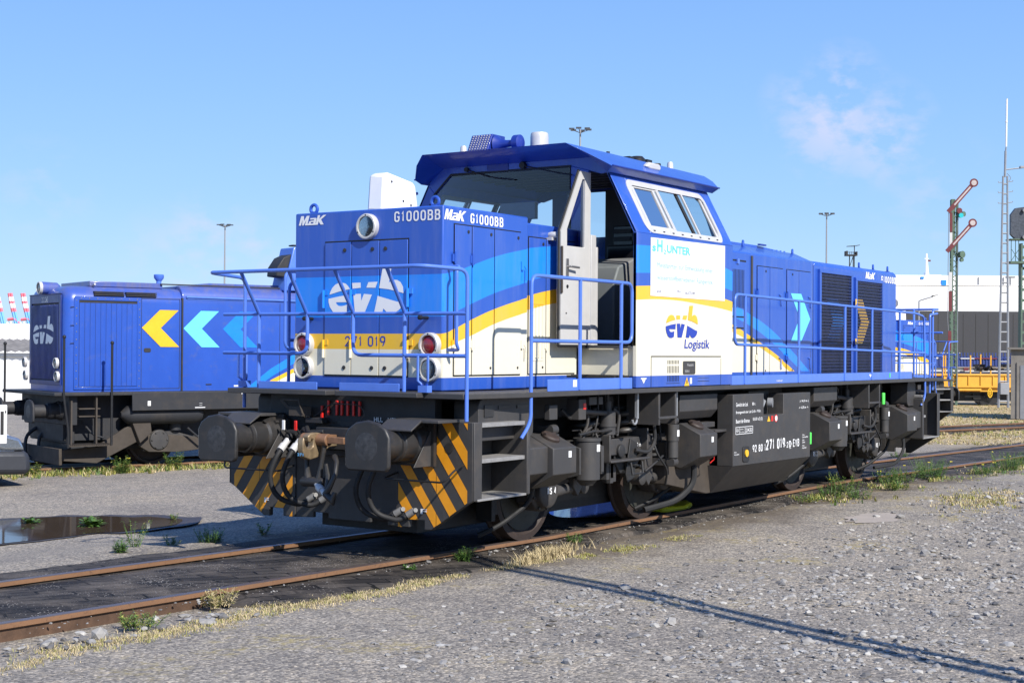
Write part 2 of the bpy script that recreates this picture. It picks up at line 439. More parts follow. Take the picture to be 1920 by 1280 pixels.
GLY = {'G': [[(1, .78), (.93, .93), (.75, 1), (.25, 1), (.05, .9), (0, .75), (0, .25), (.05, .1), (.25, 0), (.75, 0), (.95, .1), (1, .25), (1, .47), (.58, .47)]],
 '1': [[(.15, .78), (.55, 1), (.55, 0)]], '0': [[(.3, 1), (.7, 1), (.93, .9), (1, .72), (1, .28), (.93, .1), (.7, 0), (.3, 0), (.07, .1), (0, .28), (0, .72), (.07, .9), (.3, 1), (.5, 1)]],
 'B': [[(.6, .53), (0, .53), (0, 1), (.68, 1), (.9, .92), (.95, .76), (.88, .6), (.66, .53), (.9, .46), (1, .3), (.93, .08), (.7, 0), (0, 0), (0, .6)]],
 '2': [[(.02, .75), (.08, .92), (.3, 1), (.7, 1), (.93, .9), (.97, .7), (.85, .52), (0, 0), (1, 0)]], '7': [[(0, 1), (1, 1), (.38, 0)]],
 '9': [[(.98, .58), (.85, .45), (.3, .42), (.06, .52), (0, .72), (.07, .92), (.3, 1), (.7, 1), (.93, .92), (1, .7), (.95, .45), (.55, 0)]],
 '8': [[(.5, .53), (.15, .6), (.06, .77), (.15, .95), (.5, 1), (.85, .95), (.94, .77), (.85, .6), (.5, .53), (.1, .45), (0, .25), (.1, .06), (.5, 0), (.9, .06), (1, .25), (.9, .45), (.5, .53)]],
 '-': [[(.05, .42), (.75, .42)]], 'D': [[(0, 0), (0, 1), (.6, 1), (.9, .88), (1, .65), (1, .35), (.9, .12), (.6, 0), (0, 0), (0, .1)]],
 'E': [[(1, 1), (0, 1), (0, 0), (1, 0)], [(0, .52), (.85, .52)]], 'V': [[(0, 1), (.5, 0), (1, 1)]],
 'R': [[(0, 0), (0, 1), (.65, 1), (.9, .92), (.97, .75), (.88, .56), (.62, .48), (0, .48)], [(.55, .48), (1, 0)]], 'S': [[(.97, .8), (.85, .95), (.6, 1), (.3, 1), (.08, .9), (.03, .73), (.15, .58), (.8, .42), (.97, .26), (.9, .08), (.65, 0), (.3, 0), (.08, .06), (0, .22)]],
 '4': [[(.75, 0), (.75, 1), (.65, 1), (0, .28), (1, .28)]], '3': [[(.03, .85), (.2, 1), (.7, 1), (.93, .88), (.93, .65), (.75, .53), (.4, .53), (.8, .5), (1, .33), (.95, .1), (.7, 0), (.25, 0), (0, .15)]],
 'H': [[(0, 0), (0, 1)], [(1, 0), (1, 1)], [(0, .5), (1, .5)]], 'L': [[(0, 1), (0, 0), (.9, 0)]]}
def lettering(parent, name, s, m, plane, a0, a1, z0, z1, pos, w=.15, gap=.32):
    """even-stroke sign lettering; w = stroke width relative to the height"""
    b = MB(); adv = []; x = 0
    for ch in s:
        wd = .50 if ch not in ('1', ' ', '-') else {'1': .30, ' ': .22, '-': .32}[ch]
        adv.append((x, wd)); x += wd+gap*.5+w*.5
    tot = x-gap*.5-w*.5; sx_ = (a1-a0)/tot; sz = z1-z0; hw_ = w/2
    for ch, (xx, wd) in zip(s, adv):
        for line in GLY.get(ch, []):
            P = [Vector((xx+hw_*.6+px*(wd-hw_*1.2), hw_+pz*(1-2*hw_))) for px, pz in line]; lf = []; rg = []
            for i, q_ in enumerate(P):
                d1 = (q_-P[i-1]).normalized() if i else (P[1]-P[0]).normalized(); d2 = (P[i+1]-q_).normalized() if i < len(P)-1 else d1
                n1 = Vector((-d1.y, d1.x)); n2 = Vector((-d2.y, d2.x)); n_ = (n1+n2); n_ = n_.normalized() if n_.length > .05 else n1
                k = hw_/max(.55, n_.dot(n1)); lf.append(q_+n_*k); rg.append(q_-n_*k)
            def wpt(q_): a = a0+q_.x*sx_; z = z0+q_.y*sz; return (a, pos, z) if plane == 'y' else (pos, a, z)
            o_ = len(b.v); b.v += [wpt(q_) for q_ in lf]+[wpt(q_) for q_ in rg]; n = len(P)
            for i in range(n-1): b.f.append((o_+i, o_+i+1, o_+n+i+1, o_+n+i)); b.mi.append(0)
    return b.build(name, m, parent, smooth=0)
def maker(parent, plane, a0, a1, z0, z1, pos, m='text_white'):
    """the slanted three-letter maker emblem"""
    Ms = [[(0, 0), (.24, 0), (.24, 1), (0, 1)], [(.24, 1), (.24, .60), (.38, 0), (.54, 0), (.68, .55), (.68, 1), (.62, 1), (.46, .48), (.31, 1)], [(.68, 0), (.93, 0), (.93, 1), (.68, 1)],
          [(.93, 0), (1.84, 0), (1.84, .16), (.93, .16)], [(1.04, .16), (1.28, .16), (1.28, .46), (1.04, .38)], [(1.28, .32), (1.55, .32), (1.55, .46), (1.28, .46)], [(1.55, .16), (1.80, .16), (1.80, .66), (1.70, .74), (1.10, .74), (1.10, .58), (1.55, .58)],
          [(1.84, 0), (2.10, 0), (2.10, 1), (1.84, 1)], [(2.10, .36), (2.40, 0), (2.74, 0), (2.32, .54), (2.78, 1), (2.44, 1), (2.10, .62)]]
    b = MB(); tot = 2.78+.26
    for p in Ms: b.sheet([(a0+(x+z*.26)/tot*(a1-a0), z0+z*(z1-z0)) for x, z in p], plane, pos)
    return b.build('maker_emblem', m, parent, smooth=0)

PATTERN = ('pipework', 'lettering', 'fleet_number', 'railway_emblem', 'maker_emblem', 'slats', 'slot', 'fins', 'rivet', 'perforation', 'bars', 'bolt', 'screw', 'stud', 'stakes', 'rib', 'rung', 'plates', 'chalk', 'jacking', 'hose_label', 'chevron', 'notice', 'foliage', 'stem', 'flower',
           'steel_parts', 'joint', 'lining', 'livery_stripe', 'structure', 'jib', 'mast_legs', 'ladder', 'grating', 'wire', 'radio')
def split_parts(root, gap=.05):
    """give every detached piece of a part its own object"""
    for o in [c for c in root.children_recursive if c.type == 'MESH']:
        base = o.name.split('.')[0]
        if any(k in base for k in PATTERN): continue
        me = o.data; n = len(me.vertices); par = list(range(n))
        def find(a):
            while par[a] != a: par[a] = par[par[a]]; a = par[a]
            return a
        for e_ in me.edges:
            a, b_ = find(e_.vertices[0]), find(e_.vertices[1])
            if a != b_: par[a] = b_
        bb = {}
        for v in me.vertices:
            r = find(v.index); c = v.co
            if r not in bb: bb[r] = [c.x, c.y, c.z, c.x, c.y, c.z]
            else:
                k = bb[r]; k[0] = min(k[0], c.x); k[1] = min(k[1], c.y); k[2] = min(k[2], c.z); k[3] = max(k[3], c.x); k[4] = max(k[4], c.y); k[5] = max(k[5], c.z)
        ids = list(bb)
        if len(ids) < 2: continue
        g_ = {i: i for i in ids}
        def f2(a):
            while g_[a] != a: a = g_[a]
            return a
        for i in range(len(ids)):
            for j in range(i+1, len(ids)):
                A_, B_ = bb[ids[i]], bb[ids[j]]
                if all(A_[k]-gap <= B_[k+3] and B_[k]-gap <= A_[k+3] for k in range(3)): g_[f2(ids[i])] = f2(ids[j])
        cl = {}
        for i in ids: cl.setdefault(f2(i), []).append(i)
        if len(cl) < 2: continue
        lab = {i: f2(i) for i in ids}; cents = {}
        pieces = {}
        for key in cl:
            nm = MB(); mp_ = {}
            for pl_ in me.polygons:
                if lab[find(pl_.vertices[0])] != key: continue
                f = []
                for vi in pl_.vertices:
                    if vi not in mp_: mp_[vi] = len(nm.v); nm.v.append(tuple(me.vertices[vi].co))
                    f.append(mp_[vi])
                nm.f.append(f); nm.mi.append(pl_.material_index)
            if not nm.f: continue
            q_ = nm.build(base, [m_.name for m_ in me.materials], o.parent); pieces[key] = q_
            for md in o.modifiers:
                b2 = q_.modifiers.new('bevel', 'BEVEL'); b2.width = md.width; b2.segments = 2; b2.limit_method = 'ANGLE'; b2.angle_limit = R(40)
            co = [Vector(v) for v in nm.v]; cents[key] = sum(co, Vector())/len(co)
        for ch in list(o.children):
            if ch.type == 'MESH':
                co = [v.co for v in ch.data.vertices]; cc = sum(co, Vector())/len(co)
                key = min(cents, key=lambda k: (cents[k]-cc).length); ch.parent = pieces[key]
            else: ch.parent = list(pieces.values())[0]
        bpy.data.objects.remove(o)
def flatten(root):
    def go(o, d):
        for ch in list(o.children):
            if d >= 2: ch.parent = o.parent; go(ch, d)
            else: go(ch, d+1)
    for _ in range(3): go(root, 0)

# ============================================================ TERRAIN
def ss(a, b, x):
    t = max(0.0, min(1.0, (x-a)/(b-a))); return t*t*(3-2*t)
def gz(x, y):
    a = .018*max(0.0, min(20.0, x-11)) * ss(60, 20, abs(y))
    b = .27*ss(2.0, 5.0, y)*ss(60, 20, abs(x)) + .08*ss(5, 12, y)
    return -.09 - max(a, b) + .0145*max(0.0, 3-max(x, -14))*ss(4.2, 1.6, y)*ss(60, 20, abs(x))*ss(60, 20, abs(y))
def rz(x): return -.018*max(0.0, min(22.0, x-11)) + .0145*max(0.0, 3-max(x, -14))

def ground_material():
    t = NT('ground_gravel')
    sep = t.n.new('ShaderNodeSeparateXYZ'); t.l.new(t.tc.outputs['Object'], sep.inputs[0]); x, y = sep.outputs[0], sep.outputs[1]
    vo = t.n.new('ShaderNodeTexVoronoi'); vo.inputs['Scale'].default_value = 62; t.l.new(t.tc.outputs['Object'], vo.inputs['Vector'])
    bw = t.n.new('ShaderNodeSeparateColor'); t.l.new(vo.outputs['Color'], bw.inputs[0])
    vo2 = t.n.new('ShaderNodeTexVoronoi'); vo2.inputs['Scale'].default_value = 23; t.l.new(t.tc.outputs['Object'], vo2.inputs['Vector'])
    bw2 = t.n.new('ShaderNodeSeparateColor'); t.l.new(vo2.outputs['Color'], bw2.inputs[0])
    grain = t.ramp(bw.outputs[0], [(0, (.125, .122, .122)), (.45, (.225, .215, .205)), (.8, (.31, .295, .275)), (1, (.47, .44, .40))])
    g2 = t.ramp(bw2.outputs[1], [(0, (.82, .82, .84)), (.7, (1, 1, 1)), (1, (1.12, 1.08, 1.02))])
    c = t.mix(1.0, grain, g2, 'MULTIPLY')
    patch = t.ramp(t.noise(.55, 6, .6), [(.3, (.80, .80, .82)), (.5, (1, 1, 1)), (.72, (1.12, 1.09, 1.03))])
    c = t.mix(1.0, c, patch, 'MULTIPLY')
    p2 = t.ramp(t.noise(3.1, 6, .65), [(.35, (.86, .86, .87)), (.6, (1.02, 1.01, 1)), (.75, (1.07, 1.05, 1.0))])
    c = t.mix(1.0, c, p2, 'MULTIPLY')
    # brown earth beside the rails towards the right and oil-darkened dirt under the locomotive
    n1 = t.math('MULTIPLY', t.math('SUBTRACT', t.noise(.9, 6, .6), .5), 2.6)
    ay = t.math('ABSOLUTE', t.math('SUBTRACT', y, .1))
    near = t.math('MULTIPLY', t.math('SUBTRACT', t.math('ADD', 2.05, n1), ay), 1.6, True)
    near = t.math('MULTIPLY', near, t.math('MULTIPLY', t.math('ADD', x, .8), .5, True))
    c = t.mix(t.math('MULTIPLY', near, .75), c, t.mix(t.noise(9, 6, .7), (.035, .030, .027), (.14, .115, .092)))
    # dry, mossy patches (bits of short growth in the surface)
    moss = t.math('MULTIPLY', t.math('SUBTRACT', t.math('MULTIPLY', t.noise(1.1, 3), t.noise(11, 6, .7)), .30), 9, True)
    band = t.math('MULTIPLY', t.math('SUBTRACT', 3.6, t.math('ABSOLUTE', t.math('ADD', y, 1.2))), .7, True)
    moss = t.math('MULTIPLY', moss, t.math('MULTIPLY', band, .75))
    c = t.mix(moss, c, t.mix(t.noise(40, 3), (.20, .19, .07), (.36, .29, .15)))
    # straw-coloured land in the distance
    dist = t.math('MULTIPLY', t.math('SUBTRACT', x, 24), .12, True)
    dist = t.math('MULTIPLY', dist, t.math('MULTIPLY', t.math('SUBTRACT', t.noise(.35, 6, .65), .30), 6, True))
    c = t.mix(dist, c, t.mix(t.noise(6, 6, .7, (1, 1, 1)), (.26, .215, .13), (.50, .41, .26)))
    c = t.mix(1.0, c, (1.20, 1.13, 1.0), 'MULTIPLY')
    c = t.mix(1.0, c, t.ramp(t.noise(38, 5, .75), [(.32, (.62, .62, .63)), (.5, (1, 1, 1)), (.68, (1.32, 1.28, 1.22))]), 'MULTIPLY')
    t.val(t.b.inputs['Base Color'], c)
    t.b.inputs['Roughness'].default_value = .9; t.b.inputs['Specular IOR Level'].default_value = .25
    h = t.math('ADD', t.math('MULTIPLY', vo.outputs['Distance'], -.6), t.math('MULTIPLY', t.noise(120, 4, .7), .8))
    h = t.math('ADD', h, t.math('MULTIPLY', vo2.outputs['Distance'], -.5))
    t.bump(h, .55, .012)
    M['ground_gravel'] = t.m
ground_material()

def bed_material():
    t = NT('track_planks')
    br = t.n.new('ShaderNodeTexBrick'); t.l.new(t.tc.outputs['Object'], br.inputs['Vector'])
    br.inputs['Scale'].default_value = 1; br.inputs['Brick Width'].default_value = .46; br.inputs['Row Height'].default_value = .15
    br.inputs['Mortar Size'].default_value = .012; br.inputs['Color1'].default_value = (.020, .018, .017, 1)
    br.inputs['Color2'].default_value = (.062, .054, .047, 1); br.inputs['Mortar'].default_value = (.006, .006, .006, 1)
    mp = t.n.new('ShaderNodeMapping'); mp.inputs['Rotation'].default_value = (0, 0, R(24))
    n = t.n.new('ShaderNodeVectorMath'); n.operation = 'ADD'
    nn = t.n.new('ShaderNodeTexNoise'); nn.inputs['Scale'].default_value = 2.4; t.l.new(t.tc.outputs['Object'], nn.inputs['Vector'])
    sc_ = t.n.new('ShaderNodeVectorMath'); sc_.operation = 'SCALE'; sc_.inputs['Scale'].default_value = .12
    t.l.new(nn.outputs['Color'], sc_.inputs[0]); t.l.new(sc_.outputs[0], n.inputs[0]); t.l.new(t.tc.outputs['Object'], n.inputs[1])
    t.l.new(n.outputs[0], mp.inputs[0]); t.l.new(mp.outputs[0], br.inputs['Vector'])
    dust = t.math('MULTIPLY', t.math('SUBTRACT', t.noise(1.3, 8, .72), .47), 4.5, True)
    c = t.mix(t.math('MULTIPLY', dust, .75), br.outputs['Color'], (.165, .138, .112))
    vo = t.n.new('ShaderNodeTexVoronoi'); vo.inputs['Scale'].default_value = 34; t.l.new(t.tc.outputs['Object'], vo.inputs['Vector'])
    spk = t.math('LESS_THAN', vo.outputs['Distance'], t.math('MULTIPLY', t.math('SUBTRACT', t.noise(1.6, 3), .38), .9))
    c = t.mix(t.math('MULTIPLY', spk, .9), c, (.40, .37, .33))
    t.val(t.b.inputs['Base Color'], c); t.b.inputs['Roughness'].default_value = .8; t.b.inputs['Specular IOR Level'].default_value = .2
    t.bump(t.math('ADD', t.math('MULTIPLY', br.outputs['Fac'], .5), t.math('MULTIPLY', t.noise(26, 5, .7), -.9)), .6, .012)
    M['track_planks'] = t.m
bed_material()

mat('rail_web', (.105, .058, .034), .85, var=.45, vscale=11, bump=.4)
def rail_material():
    t = NT('rail_rust')
    c = t.mix(t.noise(7, 7, .7, (.25, 1, 1)), (.12, .060, .032), (.29, .150, .072))
    c = t.mix(t.math('MULTIPLY', t.math('SUBTRACT', t.noise(23, 6, .7), .55), 4, True), c, (.07, .036, .022))
    t.val(t.b.inputs['Base Color'], c); t.b.inputs['Roughness'].default_value = .78; t.bump(t.noise(60, 5), .35, .004)
    M['rail_rust'] = t.m
    t = NT('rail_top')
    c = t.mix(t.noise(9, 6, .7, (.2, 1, 1)), (.10, .085, .085), (.24, .17, .13))
    t.val(t.b.inputs['Base Color'], c); t.b.inputs['Roughness'].default_value = .42; t.b.inputs['Metallic'].default_value = .55
    M['rail_top'] = t.m
rail_material()

# ground sheet: fine near the camera, coarse out to the horizon
def axis_vals(fine0, fine1, step, far):
    v = []; a = fine0; s = step
    while a > -far: s *= 1.5; a -= s; v.append(a)
    v = v[::-1]; a = fine0
    while a < fine1: v.append(a); a += step
    s = step
    while a < far: v.append(a); s *= 1.4; a += s
    return v
from mathutils import noise as mnoise
XS = axis_vals(-8, 45, .3, 3200); YS = axis_vals(-9, 22, .3, 3200)
g = MB()
for x in XS:
    for y in YS:
        k = ss(.9, 1.9, abs(y)) if y > 0 else ss(.9, 1.6, abs(y))
        g.v.append((x, y, gz(x, y) + .03*k*(mnoise.noise((x*.45, y*.45, 3)))*ss(60, 30, abs(x)) - .035*(1-k)*(x < 40 and x > -12)))
ny = len(YS)
for i in range(len(XS)-1):
    for j in range(ny-1): g.f.append((i*ny+j, (i+1)*ny+j, (i+1)*ny+j+1, i*ny+j+1)); g.mi.append(0)
struct(g, 'ground', 'ground_gravel', 'grey gravel and worn asphalt yard surface')

# dark planked track bed with ragged edges
b = MB(); n = 170
lo = []; hi = []; li = []; hi_i = []
for i in range(n):
    x = -9+i*.26
    e = mnoise.noise((x*.6, 0, 5)); e2 = mnoise.noise((x*.6, 9, 5)); e3 = mnoise.noise((x*3, 9, 1))*.06
    w = 1.22 + .28*e + e3 if x < 2.2 else 1.05 + .25*e + e3
    if x < -1.6: w = .82
    w2 = 1.62 + .25*e2 + e3
    lo.append((x, -w, gz(x, -1)+.028)); hi.append((x, w2, gz(x, 1)+.028))
rows = []
for i in range(n):
    x = lo[i][0]
    ys = [lo[i][1]-.07, lo[i][1], -.84, -.70, -.4, 0, .4, .70, .85, hi[i][1], hi[i][1]+.07]
    zs = [-.19, -.084, -.06, -.05, -.035, -.03, -.035, -.05, -.055, -.084, -.19]
    if x < -1.7: ys[:3] = [-.748, -.746, -.744]; zs[:3] = [-.19, -.12, -.055]
    rows.append([(x, yy, zz+rz(x)+.012*mnoise.noise((x*1.3, yy*1.3, 0))) for yy, zz in zip(ys, zs)])
for r_ in rows: b.v += r_
for i in range(n-1):
    for j in range(10): b.f.append((i*11+j, (i+1)*11+j, (i+1)*11+j+1, i*11+j+1)); b.mi.append(0)
struct(b, 'track_bed', 'track_planks', 'dark oily timber planking between and beside the rails')

def rail(path, name, label, grp):
    prof = [(-.036, -.004), (-.030, 0), (.030, 0), (.036, -.004), (.036, -.036), (.012, -.050), (.010, -.125), (.062, -.142), (.062, -.155), (-.062, -.155), (-.062, -.142), (-.010, -.125), (-.012, -.050), (-.036, -.036)]
    m = MB(); k = len(prof)
    for i, p in enumerate(path):
        a = path[max(0, i-1)]; c = path[min(len(path)-1, i+1)]
        t = Vector((c[0]-a[0], c[1]-a[1])).normalized(); nx, ny_ = -t.y, t.x
        for w, h in prof: m.v.append((p[0]+nx*w, p[1]+ny_*w, p[2]+h))
    for i in range(len(path)-1):
        for j in range(k):
            q = (j+1) % k; m.f.append((i*k+j, (i+1)*k+j, (i+1)*k+q, i*k+q)); m.mi.append(1 if j in (0, 1, 2) else 2 if 4 <= j <= 12 else 0)
    o = m.build(name, ['rail_rust', 'rail_top', 'rail_web'], smooth=0); tag(o, label, 'rail', grp); return o
xs = [-14+i*.5 for i in range(150)]
rail([(x, -.7535, rz(x)) for x in xs], 'rail', 'near rusty rail that runs under the large locomotive from the left foreground', 'rails of the foreground track')
rail([(x, .7535, rz(x)) for x in xs], 'rail', 'far rusty rail under the large locomotive, with weeds along its outer side', 'rails of the foreground track')

# second track, running at an angle behind
A2 = R(-19.3); O2 = Vector((10.97, 13.27)); ex = Vector((math.cos(A2), math.sin(A2))); ey = Vector((-math.sin(A2), math.cos(A2)))
def T2(s, w, z=0.0):
    q = O2+ex*s+ey*w; return (q.x, q.y, z)
for w, lab in ((-.7535, 'thin rusty rail of the angled track, the side nearer the camera'), (.7535, 'thin rusty rail of the angled track, the farther side')):
    pts = []
    for i in range(120):
        q = T2(-22+i*.6, w); pts.append((q[0], q[1], max(-.35, -.35+0*i)))
    rail(pts, 'rail', lab, 'rails of the angled track behind')
b = MB()
for i in range(140):
    for w in (-1.15, -.4, .4, 1.15):
        q = T2(-20+i*.5, w*(1+.14*mnoise.noise((i*.35, w*3, 2)))); b.v.append((q[0], q[1], -.385 if abs(w) < 1 else gz(q[0], q[1])-.01))
for i in range(139):
    for j in range(3): b.f.append((i*4+j, (i+1)*4+j, (i+1)*4+j+1, i*4+j+1)); b.mi.append(0)
struct(b, 'track_bed', 'track_planks', 'dark track bed of the angled track')

# puddles: shallow water lying in dips
t = NT('puddle_water'); t.b.inputs['Base Color'].default_value = (.060, .042, .028, 1); t.b.inputs['Roughness'].default_value = .05
t.b.inputs['IOR'].default_value = 1.33; t.b.inputs['Specular IOR Level'].default_value = .32; t.bump(t.noise(2.6, 3, .5), .035, .02); M['puddle_water'] = t.m
mat('wet_ground', (.055, .045, .036), .55, var=.3, vscale=6)
def puddle(pts, z, label, wet=1.14):
    P = [Vector(p) for p in pts]; c = sum(P, Vector((0, 0)))/len(P)
    def outline(scale, jit):
        o = []; n = len(P)
        for i in range(n):
            for j in range(6):
                t_ = j/6; p0, p1, p2, p3 = P[i-1], P[i], P[(i+1) % n], P[(i+2) % n]
                q = .5*((2*p1)+(p2-p0)*t_+(2*p0-5*p1+4*p2-p3)*t_*t_+(3*p1-p0-3*p2+p3)*t_**3)
                q = c+(q-c)*scale; w = jit*mnoise.noise((q.x*2.6, q.y*2.6, 1))
                o.append((q.x+w, q.y+w))
        return o
    struct(MB().sheet(outline(wet, .16), 'z', z), 'wet_ground', 'wet_ground', 'damp dark rim around ' + label, smooth=0)
    struct(MB().sheet(outline(1, .12), 'z', z+.005), 'puddle', 'puddle_water', label, smooth=0)
puddle([(-2.37, 6.35), (.68, 7.03), (2.38, 7.08), (3.23, 6.52), (3.85, 5.56), (3.40, 5.0), (2.61, 4.98), (1.81, 5.17), (.57, 5.17), (-1.69, 5.0)], -.336, 'brown puddle left of the locomotive', 1.12)
puddle([(4.75, .25), (5.3, .65), (6.1, .85), (6.6, .65), (6.2, .15), (5.7, -.2), (5.2, -.35), (4.8, -.1)], -.028, 'rain puddle under the locomotive between the wheels', 1.05)

# tan shallow dried-up pool at the right
mat('dry_mud', (.36, .31, .26), .9, var=.12, vscale=3)
struct(MB().sheet([(7.35+.62*math.cos(a*PI/14)*(1+.1*math.sin(a*2.3)), -2.62+.30*math.sin(a*PI/14)*(1+.15*math.sin(a*1.7))) for a in range(28)], 'z', -.080), 'dried_mud', 'dry_mud', 'pale oval of dried mud in the gravel at the right', smooth=0)

# ------------------------------------------------------------ loose stones
ICO = bmesh.new(); bmesh.ops.create_icosphere(ICO, subdivisions=1, radius=1)
IV = [v.co.copy() for v in ICO.verts]; IF = [[v.index for v in f.verts] for f in ICO.faces]; ICO.free()
def stones(n, sampler, smin, smax, name, label, flat=.55, power=2.6):
    m = MB(); placed = 0
    while placed < n:
        p = sampler()
        if p is None: continue
        x, y = p; s = smin+(smax-smin)*rng.random()**power
        rot = Matrix.Rotation(rng.random()*6.28, 3, 'Z') @ Matrix.Rotation(rng.uniform(-.5, .5), 3, 'X')
        S = Vector((1, rng.uniform(.5, .95), flat*rng.uniform(.5, 1.1)))*s
        z = gz(x, y) + .03*(mnoise.noise((x*.45, y*.45, 3)))*ss(1, 1.7, abs(y)) + S.z*.35 + (.045 if abs(y) < 1.0 else 0)
        m.m = rng.choice((0, 0, 0, 0, 1, 2, 2))
        k = [Vector((v.x*S.x, v.y*S.y, v.z*S.z))*rng.uniform(.72, 1.18) for v in IV]
        m.add([(rot @ v)+Vector((x, y, z)) for v in k], IF); placed += 1
    o = m.build(name, ['stone_a', 'stone_b', 'stone_c'], smooth=0); tag(o, label, kind='stuff'); return o
def samp_right():
    x = rng.uniform(-4, 14); y = rng.uniform(-8.5, -1.4)
    d = mnoise.noise((x*.55, y*.55, 8))*.5+.5
    # thick to the right and at the bottom, thin towards the track
    k = ss(-2.3, -4.6, y-.10*x+.3)*(.25+.75*ss(-2.5, 3.0, x+.4*(y+6)))
    if x < -2.2 and y > -4.4: k *= .15
    return (x, y) if rng.random() < k*(.15+d*1.1) else None
stones(4200, samp_right, .008, .042, 'gravel', 'loose grey stones scattered over the yard on the right')
def samp_big():
    x = rng.uniform(-2, 12); y = rng.uniform(-7.5, -2.3)
    return (x, y) if rng.random() < ss(-2.0, -5.0, y-.12*x)*(.3+mnoise.noise((x, y, 2))) else None
stones(420, samp_big, .028, .065, 'broken_stone', 'larger pale broken stones lying on the gravel on the right', power=1.8)
CLU = [(-.3, -3.2), (.35, -3.1), (-.3, -5.9), (1.2, -3.9), (.6, -5.2), (-2.0, -3.6), (3.2, -5.0), (5.0, -3.6), (7.0, -4.0), (1.6, -4.6), (-1.0, -4.8), (-.8, -5.3), (8.6, -3.9), (2.6, -4.2)]
def samp_cluster():
    c = rng.choice(CLU); x = rng.gauss(c[0], .55); y = rng.gauss(c[1], .38)
    return (x, y) if y < -1.9 else None
stones(3800, samp_cluster, .008, .040, 'rubble', 'patches of broken grey rubble in the gravel towards the lower right', flat=.4, power=2.2)
def samp_track():
    x = rng.uniform(-5, 13); y = rng.gauss(-1.05, .22) if rng.random() < .5 else rng.uniform(-1, 1.6)
    return (x, y)
stones(1500, samp_track, .004, .018, 'track_grit', 'pale grit and small stones on the dark track bed')
stones(46, lambda: (rng.uniform(-4.6, -1.9), rng.gauss(-1.18, .13)), .03, .085, 'ballast', 'coarse ballast stones showing beside the near rail at the left')
stones(18, lambda: (rng.uniform(.8, 3.0), rng.gauss(-.98, .08)), .015, .04, 'rail_side_stones', 'few small stones along the near rail in the middle')

# ------------------------------------------------------------ grass and weeds
def blades(m, x, y, z, h, n, spread, lean=.35, w=.006):
    for _ in range(n):
        a = rng.random()*6.28; r = spread*math.sqrt(rng.random()); bx, by = x+r*math.cos(a), y+r*math.sin(a)
        hh = h*rng.uniform(.45, 1.1); b2 = rng.random()*6.28; l = hh*lean*rng.uniform(.3, 1.6); ww = w*rng.uniform(.6, 1.4)
        px, py = -math.sin(b2)*ww, math.cos(b2)*ww
        dx, dy = math.cos(b2)*l, math.sin(b2)*l
        m.add([(bx-px, by-py, z), (bx+px, by+py, z), (bx+dx*.4+px*.8, by+dy*.4+py*.8, z+hh*.6), (bx+dx*.4-px*.8, by+dy*.4-py*.8, z+hh*.6), (bx+dx, by+dy, z+hh)], [(0, 1, 2, 3), (3, 2, 4)])
def grass_strip(name, label, mats, sampler, n, h, w=.0035, lean=.8):
    m = MB()
    for _ in range(n):
        p = sampler()
        if p is None: continue
        m.m = rng.randrange(len(mats)); blades(m, p[0], p[1], gz(*p)-.01, h*rng.uniform(.5, 1.2), 7, .05, lean, w)
    o = m.build(name, mats, smooth=0); tag(o, label, kind='stuff'); return o
def s_left():
    x = rng.uniform(-5, 2.2); y = -1.36 + .05*x*0 + rng.gauss(0, .09) + .1*mnoise.noise((x, 0, 0))
    if x < -1.5: y -= .12*(-1.5-x)*.4
    return (x, y) if mnoise.noise((x*1.7, y*3, 4)) > -.22 else None
grass_strip('dry_grass', 'strip of short straw-coloured grass along the near side of the track at the left', ['dry', 'dry', 'dry', 'leaf_y'], s_left, 2400, .026, .0022)
def s_mid():
    x = rng.gauss(2.2, .33); return (x, -1.27+.17*(x-2.2)+rng.gauss(0, .06))
grass_strip('dry_grass', 'tuft of long bleached grass below the front steps of the large locomotive', ['dry', 'dry'], s_mid, 190, .10)
def s_mid2():
    x = rng.uniform(2.3, 4.8); y = -1.48+rng.gauss(0, .08)-.03*x
    return (x, y) if mnoise.noise((x*2, y*2, 1)) > -.1 else None
grass_strip('moss_grass', 'low yellow-green moss and grass beside the front bogie', ['leaf_y', 'leaf_y', 'dry'], s_mid2, 420, .03)
def s_right():
    x = rng.uniform(8.4, 26); y = -1.25-.05*(x-9)*.4+rng.gauss(0, .30)
    return (x, y) if mnoise.noise((x*.9, y*1.6, 4)) > .02 else None
grass_strip('wild_grass', 'green and yellow grass growing beside the rail at the far end of the locomotive', ['leaf_a', 'dry', 'leaf_y', 'leaf_y'], s_right, 1300, .065, .006)
def s_patch():
    x = rng.gauss(10.4, .9); return (x, -3.05+rng.gauss(0, .28)+.12*(x-10))
grass_strip('dry_grass', 'patch of pale dry grass among the stones at the right edge', ['dry', 'dry', 'leaf_y'], s_patch, 380, .05, .005)
def s_t2():
    s = rng.uniform(-9, 2); q = T2(s, -1.45+rng.gauss(0, .2)); return (q[0], q[1]) if mnoise.noise((s*1.1, 0, 4)) > -.3 else None
grass_strip('wild_grass', 'ragged green and yellow grass in front of the older locomotive', ['leaf_a', 'dry', 'leaf_y', 'leaf_y'], s_t2, 900, .13, .008)
def s_far():
    u = rng.random()
    q = T2(rng.uniform(20, 44), rng.choice((-1.6, 1.7, 2.6, 0))+rng.gauss(0, .5)); return (q[0], q[1]) if mnoise.noise((q[0]*.5, q[1], 4)) > -.1 else None
grass_strip('wild_grass', 'scattered grass along the angled track at the right', ['leaf_y', 'dry', 'leaf_a'], s_far, 1000, .10, .010)
def s_field():
    x = rng.uniform(36, 66); q = at(rng.uniform(1740, 1960), 700, x); return (q.x, q.y)
grass_strip('straw_field', 'straw-coloured grass in front of the yellow wagon', ['dry', 'dry', 'dry', 'leaf_y'], s_field, 2600, .07, .008)

